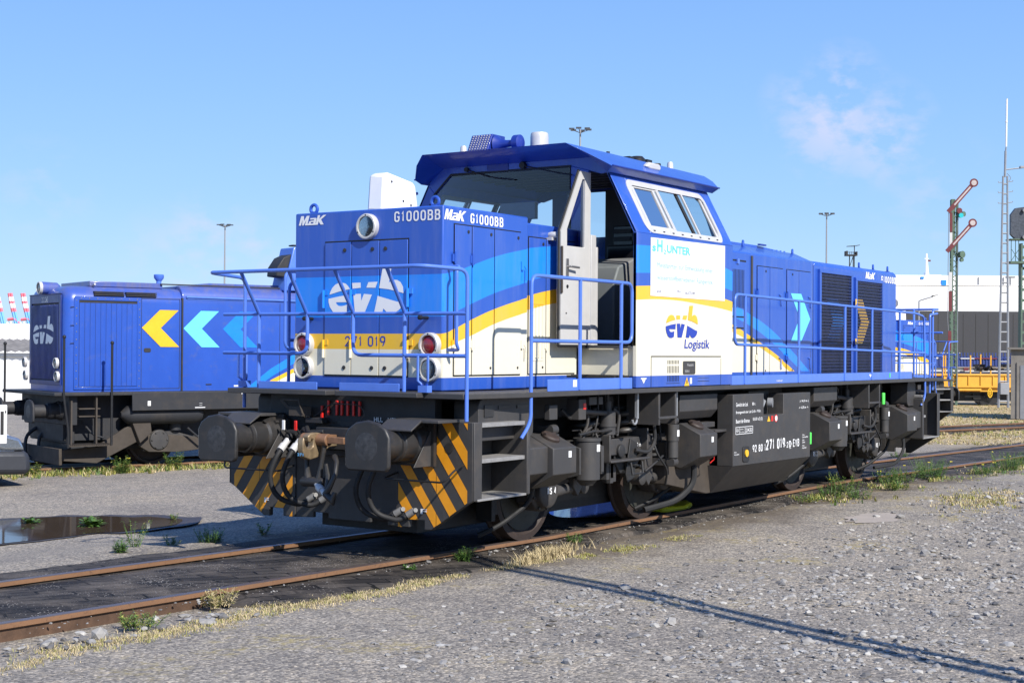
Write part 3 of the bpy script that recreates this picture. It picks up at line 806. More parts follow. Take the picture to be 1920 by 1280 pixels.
def weed(x, y, h, n, label, mats=('leaf_a', 'leaf_b'), flowers=0, spread=.12, z=None, leafw=.014, broad=False):
    z = gz(x, y)-.01 if z is None else z
    t_ = thing('weed', label, 'weed', (x, y, z)); st = MB(); lf = MB(); fl = MB()
    for _ in range(n):
        a = rng.random()*6.28; r = spread*math.sqrt(rng.random()); L = h*rng.uniform(.5, 1.08)
        b0 = Vector((r*math.cos(a)*.5, r*math.sin(a)*.5, 0)); tip = b0+Vector((math.cos(a)*L*.35+rng.gauss(0, .02), math.sin(a)*L*.35+rng.gauss(0, .02), L))
        st.tube([b0, b0.lerp(tip, .5)+Vector((0, 0, L*.06)), tip], [.003, .0025, .001], 4)
        for k in range(20 if not broad else 7):
            f = rng.uniform(.12, 1); p = b0.lerp(tip, f); a2 = rng.random()*6.28; l = leafw*rng.uniform(1.6, 3.6)*(1.3-f*.6)
            d = Vector((math.cos(a2), math.sin(a2), rng.uniform(-.2, .8))).normalized(); sd_ = d.cross(Vector((0, 0, 1))).normalized()*leafw*rng.uniform(.25, .5)*(2.2 if broad else 1)
            lf.m = rng.randrange(len(mats)); lf.add([p, p+d*l*.5+sd_, p+d*l+Vector((0, 0, -l*.1)), p+d*l*.5-sd_], [(0, 1, 2), (0, 2, 3)])
        if flowers and rng.random() < flowers:
            for k in range(3): fl.lathe([(.001, 0), (.009, .003), (.008, .010), (.001, .013)], tip+Vector((rng.gauss(0, .01), rng.gauss(0, .01), 0)), (0, 0, 1), 6)
    st.build('stem', mats[0], t_, smooth=60); lf.build('foliage', list(mats), t_, smooth=0)
    if fl.v: fl.build('flower', 'flower', t_, smooth=60)
G = ('leaf_a', 'leaf_b', 'leaf_y')
weed(-1.75, -.93, .13, 30, 'dry reddish weed where the dark planking begins beside the near rail', ('dry', 'leaf_y'), spread=.22)
weed(-2.7, -1.12, .10, 26, 'low green weed among the ballast stones beside the near rail at left', ('leaf_a', 'leaf_y'), spread=.25)
weed(1.33, -.93, .15, 26, 'green weed tuft on the near rail below the striped corner of the snowplough', G[:2], spread=.1)
weed(.55, -.93, .07, 14, 'small low weed against the near rail, left of the green tuft', G[:2], spread=.07)
weed(3.25, -.93, .12, 14, 'small bright green weed on the near rail beside the front wheel', G[:2])
weed(1.76, 1.95, .17, 9, 'single leafy plant beyond the far rail, under the left side of the snowplough', ('leaf_a', 'leaf_y'), spread=.05, leafw=.02, broad=True)
weed(.95, 1.9, .15, 34, 'dense green weed clump along the far rail in the shadow edge', G[:2], spread=.22)
weed(.27, 2.25, .26, 12, 'thin tall weed with yellow tips between the puddle and the far rail', G, .12, spread=.10)
weed(-.15, 1.97, .13, 22, 'dark bushy little weed beside the far rail at the left', G[:2], spread=.10)
weed(.5, 1.98, .13, 8, 'sparse weed between two bushier ones on the far rail', G, spread=.1)
weed(2.64, 5.67, .10, 24, 'bright green leafy plant standing in the brown puddle', ('leaf_a', 'leaf_b'), spread=.2, leafw=.034, broad=True, z=-.34)
weed(2.38, 6.5, .06, 10, 'small green leaves floating at the far edge of the brown puddle', ('leaf_a', 'leaf_b'), spread=.12, leafw=.03, broad=True, z=-.34)
weed(3.74, 5.4, .08, 8, 'tiny weed at the right tip of the brown puddle', G, spread=.1, z=-.34)
for i, (x, y, h, n_, lab, f) in enumerate(((9.6, -1.15, .20, 30, 'green weed clump growing at the rail under the end of the grey fuel tank', 0),
    (10.4, -1.05, .32, 46, 'tall green weeds against the third wheel of the locomotive', .1),
    (9.6, -1.55, .20, 26, 'low feathery weed in front of the rear bogie', 0), (11.1, -1.55, .22, 34, 'spreading green weed in front of the fourth wheel', 0),
    (12.1, -1.0, .30, 44, 'weed clump with yellow blossoms beside the fourth wheel', 0.07), (12.9, -1.05, .30, 50, 'yellowish bushy weeds just past the fourth wheel', 0.09),
    (13.9, -1.1, .44, 70, 'largest green weed bush with yellow flowers at the tail of the locomotive', 0.09), (14.6, -.95, .36, 40, 'green weeds touching the near rail behind the locomotive', 0.06),
    (15.6, -1.5, .26, 40, 'feathery green weeds right of the tall flowering bush', .05), (17.2, -1.45, .42, 66, 'tall green bush of weeds near the right edge of the yard', 0.07),
    (18.6, -1.2, .34, 44, 'green weed clump on the rail at the right border', 0.09), (8.7, -1.2, .14, 20, 'small dark green weed below the slanted end of the fuel tank', 0),
    (13.0, 1.2, .18, 24, 'low weeds on the far side of the track behind the rear bogie', 0), (19.5, 1.3, .20, 26, 'sparse weeds on the far rail at the right', .1))):
    weed(x, y, h*.82, int(n_*.8), lab, G if i % 2 else G[:2], f*.5, spread=.20+h*.5, leafw=.016)
for i, (s, h, lab) in enumerate(((-7.8, .36, 'tall weed in front of the step of the older locomotive'), (-6.6, .30, 'weed below the ladder of the older locomotive'), (-5.0, .34, 'weed with brown tips in front of the first axle of the older locomotive'),
    (-3.2, .34, 'weed just right of the axle box of the older locomotive'), (-1.6, .44, 'green weed left of the round black buffer'), (-.5, .46, 'tall weed beside the striped snowplough edge'))):
    q = T2(s, -1.5+.15*(i % 2)); weed(q[0], q[1], h*.75, 26, lab, G, .04, spread=.22, leafw=.026)

# ============================================================ MAIN LOCOMOTIVE
L = thing('locomotive', 'blue, yellow and cream diesel locomotive in the foreground with open cab door and striped snowplough', 'locomotive')
HW, HF, HT, SILL = .887, 1.04, 3.172, 1.50

def lat(p): return (p[0], -p[1])
# ---- deck and underframe
b = MB()
for s in (-1, 1):
    b.prism([(.66, s*.95), (.66, s*1.40), (1.62, s*1.50), (13.4, s*1.50), (13.4, s*.8), (.9, s*.8)], 'z', 1.445, 1.493)
b.box(.55, 1.1, .06, .98, 1.452, 1.496); b.box(.55, 1.1, -.98, -.05, 1.452, 1.496)
b.box(1.0, 13.4, -.8, .8, 1.40, 1.489); b.box(13.02, 13.6, -.98, .98, 1.452, 1.496)
for s in (-1, 1):
    for x in (4.05, 4.42, 10.2, 10.62):
        b.box(x, x+.035, s*1.08, s*1.47, 1.10, 1.444)
    b.box(4.05, 4.455, s*1.46, s*1.475, 1.16, 1.19)
    b.box(10.2, 10.655, s*1.46, s*1.475, 1.16, 1.19)
b.build('deck', 'frame_grey', L, bevel=.006)
b = MB()
b.box(.9, 13.2, -.62, .62, .98, 1.40); b.box(1.1, 13.0, -.57, .57, .20, .98); b.box(.78, 1.0, -.92, .92, .92, 1.45); b.box(13.1, 13.35, -.92, .92, .92, 1.45)  # the long low middle box is filler added to block light under the deck
for s in (-1, 1):
    b.box(1.64, 4.0, s*.80, s*.87, 1.20, 1.444); b.box(8.3, 12.4, s*.80, s*.87, 1.20, 1.444)
    b.box(5.4, 8.3, s*.7, s*1.0, .9, 1.444)
b.build('underframe', 'dark_grey', L, bevel=.004)
b = MB()
b.sheet(rrect(-1.02, .93, 1.20, 1.445, .02), 'x', .765)
b.build('front_panel', 'dark_grey', L)

# ---- snowplough with hazard stripes, at both ends
def plough(xp, sgn):
    b = MB(); th = .05*sgn; out = [(-.60, .93), (-1.04, .93), (-1.06, 1.25), (-1.44, 1.25), (-1.44, .57), (-1.38, .54), (-1.00, .29), (-.92, .29), (-.92, .37), (-.75, .37), (-.75, .30), (-.60, .30)]
    for s in (1, -1): b.prism([(s*y, z) for y, z in out], 'x', xp, xp+th)
    b.prism([(-.60, .92), (.60, .92), (.60, .30), (.38, .31), (.38, .36), (.2, .36), (.2, .31), (-.30, .31), (-.30, .38), (-.50, .38), (-.50, .30), (-.60, .30)], 'x', xp+.012*sgn, xp+th)
    for s in (1, -1):
        b.box(min(xp, xp+.12*sgn), max(xp, xp+.12*sgn), min(s*1.44, s*1.455), max(s*1.44, s*1.455), .57, 1.25)
    o = b.build('snowplough', 'frame_grey', L, bevel=.008)
    st = MB()
    def clip(poly, inside):
        outp = []
        for i in range(len(poly)):
            a, c = poly[i-1], poly[i]; fa, fc = inside(a), inside(c)
            if (fa >= 0) != (fc >= 0):
                t_ = fa/(fa-fc); outp.append((a[0]+t_*(c[0]-a[0]), a[1]+t_*(c[1]-a[1])))
            if fc >= 0: outp.append(c)
        return outp
    # bands at a fixed slope, clipped to the plate
    k = 1.4
    for s in (1, -1):
        regions = [[(-.63, .37), (-.63, .865), (-1.05, .865), (-1.05, .38)], [(-1.055, .335), (-1.055, 1.24), (-1.20, 1.24), (-1.20, .42)], [(-1.20, .43), (-1.20, 1.24), (-1.385, 1.24), (-1.385, .555)],
                   [(-.63, .30), (-.63, .37), (-.745, .37), (-.745, .30)], [(-.925, .372), (-.925, .30), (-1.0, .30), (-1.05, .335), (-1.05, .38)]]
        for reg in regions:
            for j in range(-3, 9):
                c0 = -.50+.34*j; c1 = c0+.158
                f = lambda q: (q[1]-.86)-k*(q[0]+1.0)      # value along the stripe normal
                p = clip(reg, lambda q: f(q)-c0)
                if len(p) > 2: p = clip(p, lambda q: c1-f(q))
                if len(p) > 2: st.sheet([(s*y, z) for y, z in p], 'x', xp-.003*sgn)
    st.build('hazard_stripes', 'amber', o, smooth=0)
    c = MB()
    for s in (1, -1): c.lathe([(.045, 0), (.045, .002)], (xp-.0055*sgn, s*1.19, 1.02), (-sgn, 0, 0), 24)
    c.build('plate_hole', 'grease', o)
    return o
pl = plough(.75, 1)
text(pl, 'jacking_mark', 'F', 'text_white', 'x', -.885, -.955, .43, .475, .742, bold=.02)
text(pl, 'jacking_mark', 'F', 'text_white', 'x', .985, .925, .415, .46, .742, bold=.02)
plough(13.38, -1)
b = MB(); b.lathe([(.07, 0), (.07, .004)], (13.325, -1.08, 1.0), (-1, 0, 0), 24); b.build('plate_hole', 'grease', L)

# ---- buffers
def buffer(y, xf, sg, par, zc=1.055, matf='grease'):
    b = MB()
    b.prism([(y+a, zc+c) for a, c in [(-.20, -.205), (-.235, -.17), (-.24, .08), (-.20, .15), (-.12, .20), (0, .222), (.12, .20), (.20, .15), (.24, .08), (.235, -.17), (.20, -.205)]], 'x', xf, xf+.045*sg)
    o = b.build('buffer', matf, par, bevel=.014)
    b = MB(); c = (xf+.03*sg, y, zc)
    b.lathe([(.125, 0), (.125, .30), (.142, .305), (.145, .335), (.150, .34), (.150, .50), (.17, .52), (.185, .66)], c, (sg, 0, 0), 32)
    b.box(min(xf+.66*sg, xf+.70*sg), max(xf+.66*sg, xf+.70*sg), y-.21, y+.21, zc-.20, zc+.20)
    for a in (-.13, .13):
        for e in (-.13, .13): b.cyl((xf+.62*sg, y+a, zc+e), (xf+.665*sg, y+a, zc+e), .02, n=6)
    for k in (-1, 1):
        b.prism([(xf+.50*sg, zc+.15), (xf+.66*sg, zc+.20), (xf+.66*sg, zc+.06), (xf+.50*sg, zc+.14)], 'y', y+k*.10-.008, y+k*.10+.008)
    b.build('buffer_shank', matf, o)
    b = MB(); b.lathe([(.12, 0), (.105, -.0015), (.05, -.0035), (.001, -.004)], (xf-.0005*sg, y, zc), (sg, 0, 0), 28)
    b.build('worn_face', 'worn', o)
    return o
for y in (.875, -.875):
    buffer(y, 0, 1, L); buffer(y, 14.13, -1, L)
# gusset plates and shelf over the buffers
b = MB()
for s in (1, -1):
    b.prism([(.44, 1.27), (.82, 1.27), (.82, 1.245), (.44, 1.245)], 'y', s*1.04, s*1.30)
    b.prism([(.44, 1.27), (.30, 1.19), (.30, 1.175), (.44, 1.25)], 'y', s*.75, s*1.12)
    b.box(.44, .80, s*.75, s*1.04, 1.245, 1.27)
    b.prism([(.70, 1.22), (.745, 1.22), (.745, .86), (.42, .86)], 'y', s*1.045, s*1.055)
    b.prism([(.70, 1.22), (.745, 1.22), (.745, .86), (.42, .86)], 'y', s*.66, s*.67)
b.build('buffer_bracket', 'frame_grey', L, bevel=.004)
# uncoupling handles under the buffers
for s in (1, -1):
    b = MB(); b.tube(rounded([(.75, s*.62, .78), (.55, s*.62, .74), (.52, s*1.30, .74), (.60, s*1.35, .84), (.74, s*1.35, .88)], .05), .009, 8)
    b.build('shunter_handle', 'black', L)

# ---- draw hook, screw coupling
b = MB()
hk = [(.70, 1.09), (.48, 1.10), (.34, 1.13), (.25, 1.125), (.215, 1.10), (.225, 1.05), (.255, 1.045), (.265, 1.075), (.29, 1.07), (.285, 1.01), (.25, .99), (.21, .995), (.185, 1.03), (.175, 1.075), (.165, 1.10), (.15, 1.06), (.15, .98), (.18, .915), (.25, .89), (.34, .905), (.42, .94), (.50, .99), (.70, 1.00)]
b.prism(hk, 'y', -.035, .035); hook = b.build('draw_hook', 'hook_metal', L, bevel=.016)
b = MB(); b.box(.36, .60, -.036, .036, 1.03, 1.10); b.lathe([(.055, -.15), (.055, .15)], (.36, 0, 1.065), (0, 1, 0), 20); b.box(.335, .385, -.34, -.14, 1.035, 1.095)
b.build('hook_pin', 'rust_hook', hook, bevel=.005)
text(hook, 'chalk_mark', '271', 'text_lightblue', 'x', .03, -.04, .93, .955, .149, bold=.02)
cp = MB()
for s in (1, -1):
    cp.tube([(.36, s*.10, 1.07), (.355, s*.10, 1.0), (.335, s*.085, .84), (.33, s*.06, .70)], [.040, .024, .020, .034], 10)
cp.lathe([(.038, -.13), (.045, -.12), (.045, .12), (.038, .13)], (.33, 0, .69), (0, 1, 0), 16)
scp = cp.build('coupling_link', 'grease', hook)
b = MB(); b.cyl((.33, -.02, .69), (.24, -.22, .60), .028); b.cyl((.29, -.10, .65), (.265, -.16, .625), .036); b.build('coupling_screw', 'alu', hook)
b = MB(); b.tube([(.24, -.22, .60), (.235, -.27, .66), (.28, -.30, .78), (.33, -.27, .88), (.38, -.20, .92)], [.03, .026, .02, .02, .028], 10)
b.tube([(.24, -.22, .60), (.24, -.30, .55), (.26, -.31, .62)], [.03, .045, .02], 10); b.tube([(.30, -.17, .86), (.31, -.19, .74), (.27, -.20, .64)], [.016, .024, .016], 8)
b.build('shackle', 'grease', hook)
b = MB(); b.box(.60, .80, -.22, .22, .96, 1.16); b.box(.66, .80, -.34, .34, .90, .96); b.build('hook_plate', 'dark_grey', L, bevel=.01)

# ---- brake hoses with taps
def hose_set(ys, cols, zt, parent, xs=.62):
    for y, c in zip(ys, cols):
        b = MB(); b.tube(rounded([(xs, y+.02, zt-.09), (xs-.12, y+.02, zt-.18), (xs-.17, y+.09, zt-.40), (xs-.10, y+.05, zt-.60), (xs+.02, y-.13, zt-.66), (xs+.08, y-.20, zt-.60)], .12, 6), .024, 12)
        o = b.build('brake_hose', 'rubber', parent)
        b = MB(); b.cyl((xs+.02, y+.02, zt-.06), (xs-.07, y+.02, zt-.14), .030); b.cyl((xs-.04, y+.02, zt-.11), (xs-.09, y+.02, zt-.155), .036); b.build('hose_clamp', 'alu', o)
        b = MB(); b.cyl((xs+.14, y+.02, zt+.02), (xs, y+.02, zt-.05), .034); b.cyl((xs+.06, y+.05, zt), (xs+.06, y-.05, zt), .03); b.tube([(xs+.04, y+.03, zt-.02), (xs-.03, y+.03, zt+.05)], .012, 8); b.build('hose_tap', 'dark_grey', o)
        b = MB(); b.box(xs-.045, xs-.03, y+.012, y+.042, zt+.03, zt+.12); b.build('tap_handle', c, o, bevel=.004)
        b = MB(); b.cyl((xs+.07, y-.19, zt-.61), (xs+.09, y-.25, zt-.57), .032); b.cyl((xs+.09, y-.25, zt-.57), (xs+.07, y-.28, zt-.56), .02); b.build('hose_coupling', 'coupling', o)
hose_set((.57, .42), ('white', 'red'), 1.09, L)
hose_set((-.42, -.56), ('dark_grey', 'dark_grey'), 1.02, L, .66)
b = MB()
for y, z in ((.27, 1.35), (.19, 1.40), (.09, 1.40), (.03, 1.40), (-.04, 1.40), (-.11, 1.40), (-.18, 1.40)):
    b.box(.735, .755, y-.011, y+.011, z-.135, z)
b.build('red_bar', 'red', L, bevel=.003)
b = MB(); b.tube(rounded([(.73, .36, 1.25), (.725, .25, 1.30), (.725, .16, 1.37), (.725, -.18, 1.37), (.725, -.27, 1.30), (.73, -.20, 1.22)], .06), .005, 6); b.build('cable', 'frame_grey', L)
b = MB(); b.tube([(.62, .66, 1.40), (.60, .43, 1.40), (.62, .40, 1.28), (.66, .40, 1.24)], .012, 6); b.tube([(.62, .66, 1.40), (.64, .58, 1.32)], .018, 6)
b.prism([(.62, .57), (.62, .40), (.70, .36), (.70, .60)], 'z', 1.25, 1.34); b.build('coupling_bracket', 'brown_dust', L, bevel=.006)
b = MB(); b.box(.66, .76, .20, .40, 1.19, 1.24); b.box(.62, .70, .10, .32, 1.10, 1.13); b.tube([(.66, .38, 1.15), (.60, .30, 1.10), (.60, .12, 1.12)], .022, 8); b.tube([(.66, .42, 1.13), (.60, .22, 1.06), (.62, .10, 1.00)], .026, 8); b.build('socket', 'dark_grey', L, bevel=.004)
text(L, 'hose_label', 'HLL', 'text_white', 'x', -.35, -.45, 1.222, 1.262, .742); text(L, 'hose_label', 'HBL', 'text_white', 'x', -.51, -.61, 1.222, 1.262, .742)
text(L, 'hose_label', 'HBL', 'text_white', 'x', .52, .42, 1.24, 1.275, .742)
b = MB(); b.sheet([(-.30, 1.165), (.02, 1.165), (.08, 1.20), (.06, 1.215), (-.28, 1.215), (-.33, 1.20)], 'x', .744); b.build('slot', 'black', L)

# ---- hoods
def rail_ring(): pass
def box_hood(name, x0, x1, hw, z1, par, chamfer=0, z0=SILL, m='livery'):
    b = MB(); c = chamfer
    pts = [(-hw, z0), (-hw, z1-c*.45), (-hw+c, z1), (hw-c, z1), (hw, z1-c*.45), (hw, z0)] if c else [(-hw, z0), (-hw, z1), (hw, z1), (hw, z0)]
    b.prism(pts, 'x', x0, x1)
    return b.build(name, m, par, bevel=.014)
fh = box_hood('front_hood', HF, 2.43, HW, HT, L)
box_hood('hood_extension', 2.43, 3.505, .80, 3.13, fh)

def side_door(par, x0, x1, z0, z1, y, s, hinge=None, latch=True, m='livery', gap=.012, key=None):
    """s = -1 near side, +1 far side; a thin proud leaf with dark gap around it"""
    b = MB(); b.sheet([(x0, z0), (x1, z0), (x1, z1), (x0, z1)], 'y', s*(y+.002)); g_ = b.build('door_gap', 'black', L, smooth=0)
    b = MB(); yy = sorted((s*(y+.001), s*(y+.012))); b.box(x0+gap, x1-gap*.3, yy[0], yy[1], z0+gap, z1-gap); o = b.build('hood_door', m, L, bevel=.004)
    h = MB(); yy = sorted((s*(y+.010), s*(y+.040)))
    if hinge is not None:
        for z in hinge:
            h.cyl((x0+.004, s*(y+.022), z-.05), (x0+.004, s*(y+.022), z+.06), .012, n=8); h.box(x0-.03, x0+.045, sorted((s*(y+.004), s*(y+.018)))[0], sorted((s*(y+.004), s*(y+.018)))[1], z-.03, z+.04)
        h.build('hinge', m, o)
    if latch:
        k = MB(); xk = x1-.06 if key is None else key
        k.lathe([(.016, 0), (.016, .006), (.008, .007)], (xk, s*(y+.011), z1-.065), (0, s, 0), 12); k.lathe([(.012, 0), (.012, .006)], (xk, s*(y+.011), z0+.075), (0, s, 0), 12); k.build('lock', 'grease', o)
    return o
for s in (-1, 1):
    side_door(fh, 1.20, 1.475, 1.63, 3.02, .887, s, (2.70, 1.92))
    side_door(fh, 1.475, 1.84, 1.63, 3.02, .887, s, (2.70, 1.92))
    side_door(fh, 1.84, 2.30, 1.63, 3.02, .887, s, None)
    side_door(fh, 2.56, 2.88, 1.63, 3.00, .80, s, None)
    side_door(fh, 2.88, 3.45, 1.63, 3.00, .80, s, (1.92,), latch=False)
    # external hinge straps at the step between the hood sections
    b = MB()
    for z in (2.68, 1.92): b.box(2.29, 2.33, *sorted((s*.89, s*.91)), z-.03, z+.05); b.tube([(2.34, s*.905, z+.01), (2.36, s*.915, z-.02), (2.36, s*.915, z-.13)], .007, 6)
    b.build('door_catch', 'livery', fh)
    b = MB()
    for k in range(4): b.box(2.62+k*.06, 2.635+k*.06, *sorted((s*.812, s*.822)), 1.80, 2.32)
    b.box(2.60, 2.83, *sorted((s*.811, s*.816)), 1.77, 1.79); b.box(2.60, 2.83, *sorted((s*.811, s*.816)), 2.33, 2.345)
    b.build('vent_slats', 'livery', fh)
# front doors of the hood
b = MB(); b.sheet([(.505, 1.615), (-.505, 1.615), (-.505, 2.89), (.505, 2.89)], 'x', HF-.002); b.build('door_gap', 'black', fh, smooth=0)
for i, (y0, y1) in enumerate(((.495, .175), (.165, -.16), (-.17, -.495))):
    b = MB(); b.box(HF-.014, HF-.001, y1, y0, 1.63, 2.875); o = b.build('hood_door', 'livery', L, bevel=.004)
    k = MB(); yk = (.25, -.085, -.24)[i]
    for z in (2.80, 1.70): k.lathe([(.019, 0), (.019, .008), (.008, .010)], (HF-.013, yk, z), (-1, 0, 0), 12)
    k.build('lock', 'grease', o)
    if i < 2 or True:
        h = MB(); yh = (.505, .17, -.505)[i]
        for z in (2.40, 1.93): h.cyl((HF-.022, yh, z-.14), (HF-.022, yh, z+.03), .014, n=8); h.box(HF-.02, HF-.006, yh-.055, yh+.02, z-.02, z+.03)
        h.build('hinge', 'livery', o)

def headlight(y, z, r, lens, par, x=HF, sg=-1):
    b = MB(); b.lathe([(r*.80, 0), (r*1.0, .0), (r*1.0, .045), (r*.93, .055), (r*.80, .055), (r*.78, .03), (r*.78, .0)], (x, y, z), (sg, 0, 0), 40); o = b.build('headlight', 'alu', par)
    b = MB()
    if lens == 'red':
        b.lathe([(r*.78, .028), (r*.6, .040), (r*.3, .048), (.001, .050)], (x, y, z), (sg, 0, 0), 32); b.build('lens', 'red_lens', o)
    elif lens == 'dim':
        b.lathe([(r*.78, .030), (r*.5, .040), (.001, .046)], (x, y, z), (sg, 0, 0), 32); b.build('lens', 'dim_glass', o)
    else:
        b.lathe([(r*.76, .040), (r*.5, .020), (r*.25, .006), (.001, .004)], (x, y, z), (sg, 0, 0), 36); b.build('reflector', 'lens', o)
        b = MB(); b.lathe([(r*.10, .0), (r*.12, .03), (.001, .034)], (x, y, z), (sg, 0, 0), 14); b.build('bulb', 'dark_grey', o)
        b = MB(); b.lathe([(r*.79, .043), (r*.5, .052), (.001, .056)], (x, y, z), (sg, 0, 0), 36); b.build('lens', 'headlight_glass', o)
    b = MB()
    for a in (90, 210, 330): b.lathe([(.008, 0), (.008, .006)], (x+sg*.05, y+r*.88*math.cos(R(a)), z+r*.88*math.sin(R(a))), (sg, 0, 0), 8)
    b.build('screw', 'grease', o)
    return o
headlight(-.03, 3.01, .120, 'white', L)
for y in (.745, -.765):
    headlight(y, 1.915, .112, 'red', L); headlight(y, 1.695, .112, 'white', L)
for y in (.66, -.72):
    b = MB(); b.lathe([(.016, 0), (.016, .08), (.022, .10), (.020, .125), (.001, .135)], (HF, y, 2.16), (-1, 0, 0), 12); b.build('marker_knob', 'black', fh)
maker(fh, 'x', .84, .49, 3.055, 3.145, HF-.004)
lettering(fh, 'lettering', 'G1000BB', 'text_white', 'x', -.335, -.855, 3.04, 3.135, HF-.004)
maker(fh, 'y', 1.05, 1.39, 3.045, 3.14, -HW-.004)
lettering(fh, 'lettering', 'G1000BB', 'text_white', 'y', 1.46, 1.99, 3.038, 3.13, -HW-.004, w=.17)
lettering(fh, 'fleet_number', '271 019', 'text_blue', 'x', .235, -.245, 1.90, 1.995, HF-.0165, w=.12)
logo(fh, 'x', .445, -.455, 2.20, 2.63, HF-.0165, 'text_white', 'text_white')
# lifting eyes, grab rails on the hood corners
def eye(x, y, z, par, r=.042, yaw=0, m='blue'):
    b = MB(); b.tube([(x+math.sin(yaw)*r*math.cos(R(a)), y+math.cos(yaw)*r*math.cos(R(a)), z+.045+r*math.sin(R(a))) for a in range(0, 360, 24)], .016, 8, closed=True)
    b.box(x-.02, x+.02, y-.03, y+.03, z-.01, z+.02); b.build('lifting_eye', m, par)
eye(1.13, .73, HT, fh); eye(1.13, -.73, HT, fh)
for s in (-1, 1):
    b = MB(); b.tube(rounded([(1.12, s*.885, 2.62), (1.10, s*1.03, 2.62), (1.06, s*1.03, 2.58), (1.06, s*1.03, 1.92), (1.10, s*1.03, 1.87), (1.12, s*.885, 1.87)], .05), .015, 10)
    b.build('grab_rail', 'rail_blue', fh)
b = MB(); b.sheet([(0, 0)], 'x', 0) if 0 else None
b.prism([(1.28, 3.185), (1.86, 3.185), (1.80, 3.47), (1.75, 3.50), (1.38, 3.555), (1.31, 3.53)], 'y', .01, .20)
ab = b.build('antenna_box', 'white', L, bevel=.025)
b = MB(); b.box(1.26, 1.90, -.02, .23, 3.168, 3.195); b.build('box_base', 'alu', ab, bevel=.006)
b = MB()
for x, z in ((1.42, 3.47), (1.72, 3.27), (1.6, 3.3)): b.lathe([(.012, 0), (.012, .004)], (x, .0105, z), (0, -1, 0), 10)
b.build('screw', 'dark_grey', ab)
b = MB(); b.prism([(1.58, 3.196), (1.80, 3.196), (1.74, 3.225), (1.62, 3.225)], 'y', -.018, .02); b.build('cable_exit', 'black', ab)
b = MB(); b.lathe([(.028, 0), (.034, .03), (.03, .09), (.022, .10)], (2.95, -.80, 3.035), (0, -1, 0), 14); b.box(2.90, 3.0, -.80, -.86, 2.98, 3.01) ; b.build('side_lamp', 'alu', fh)

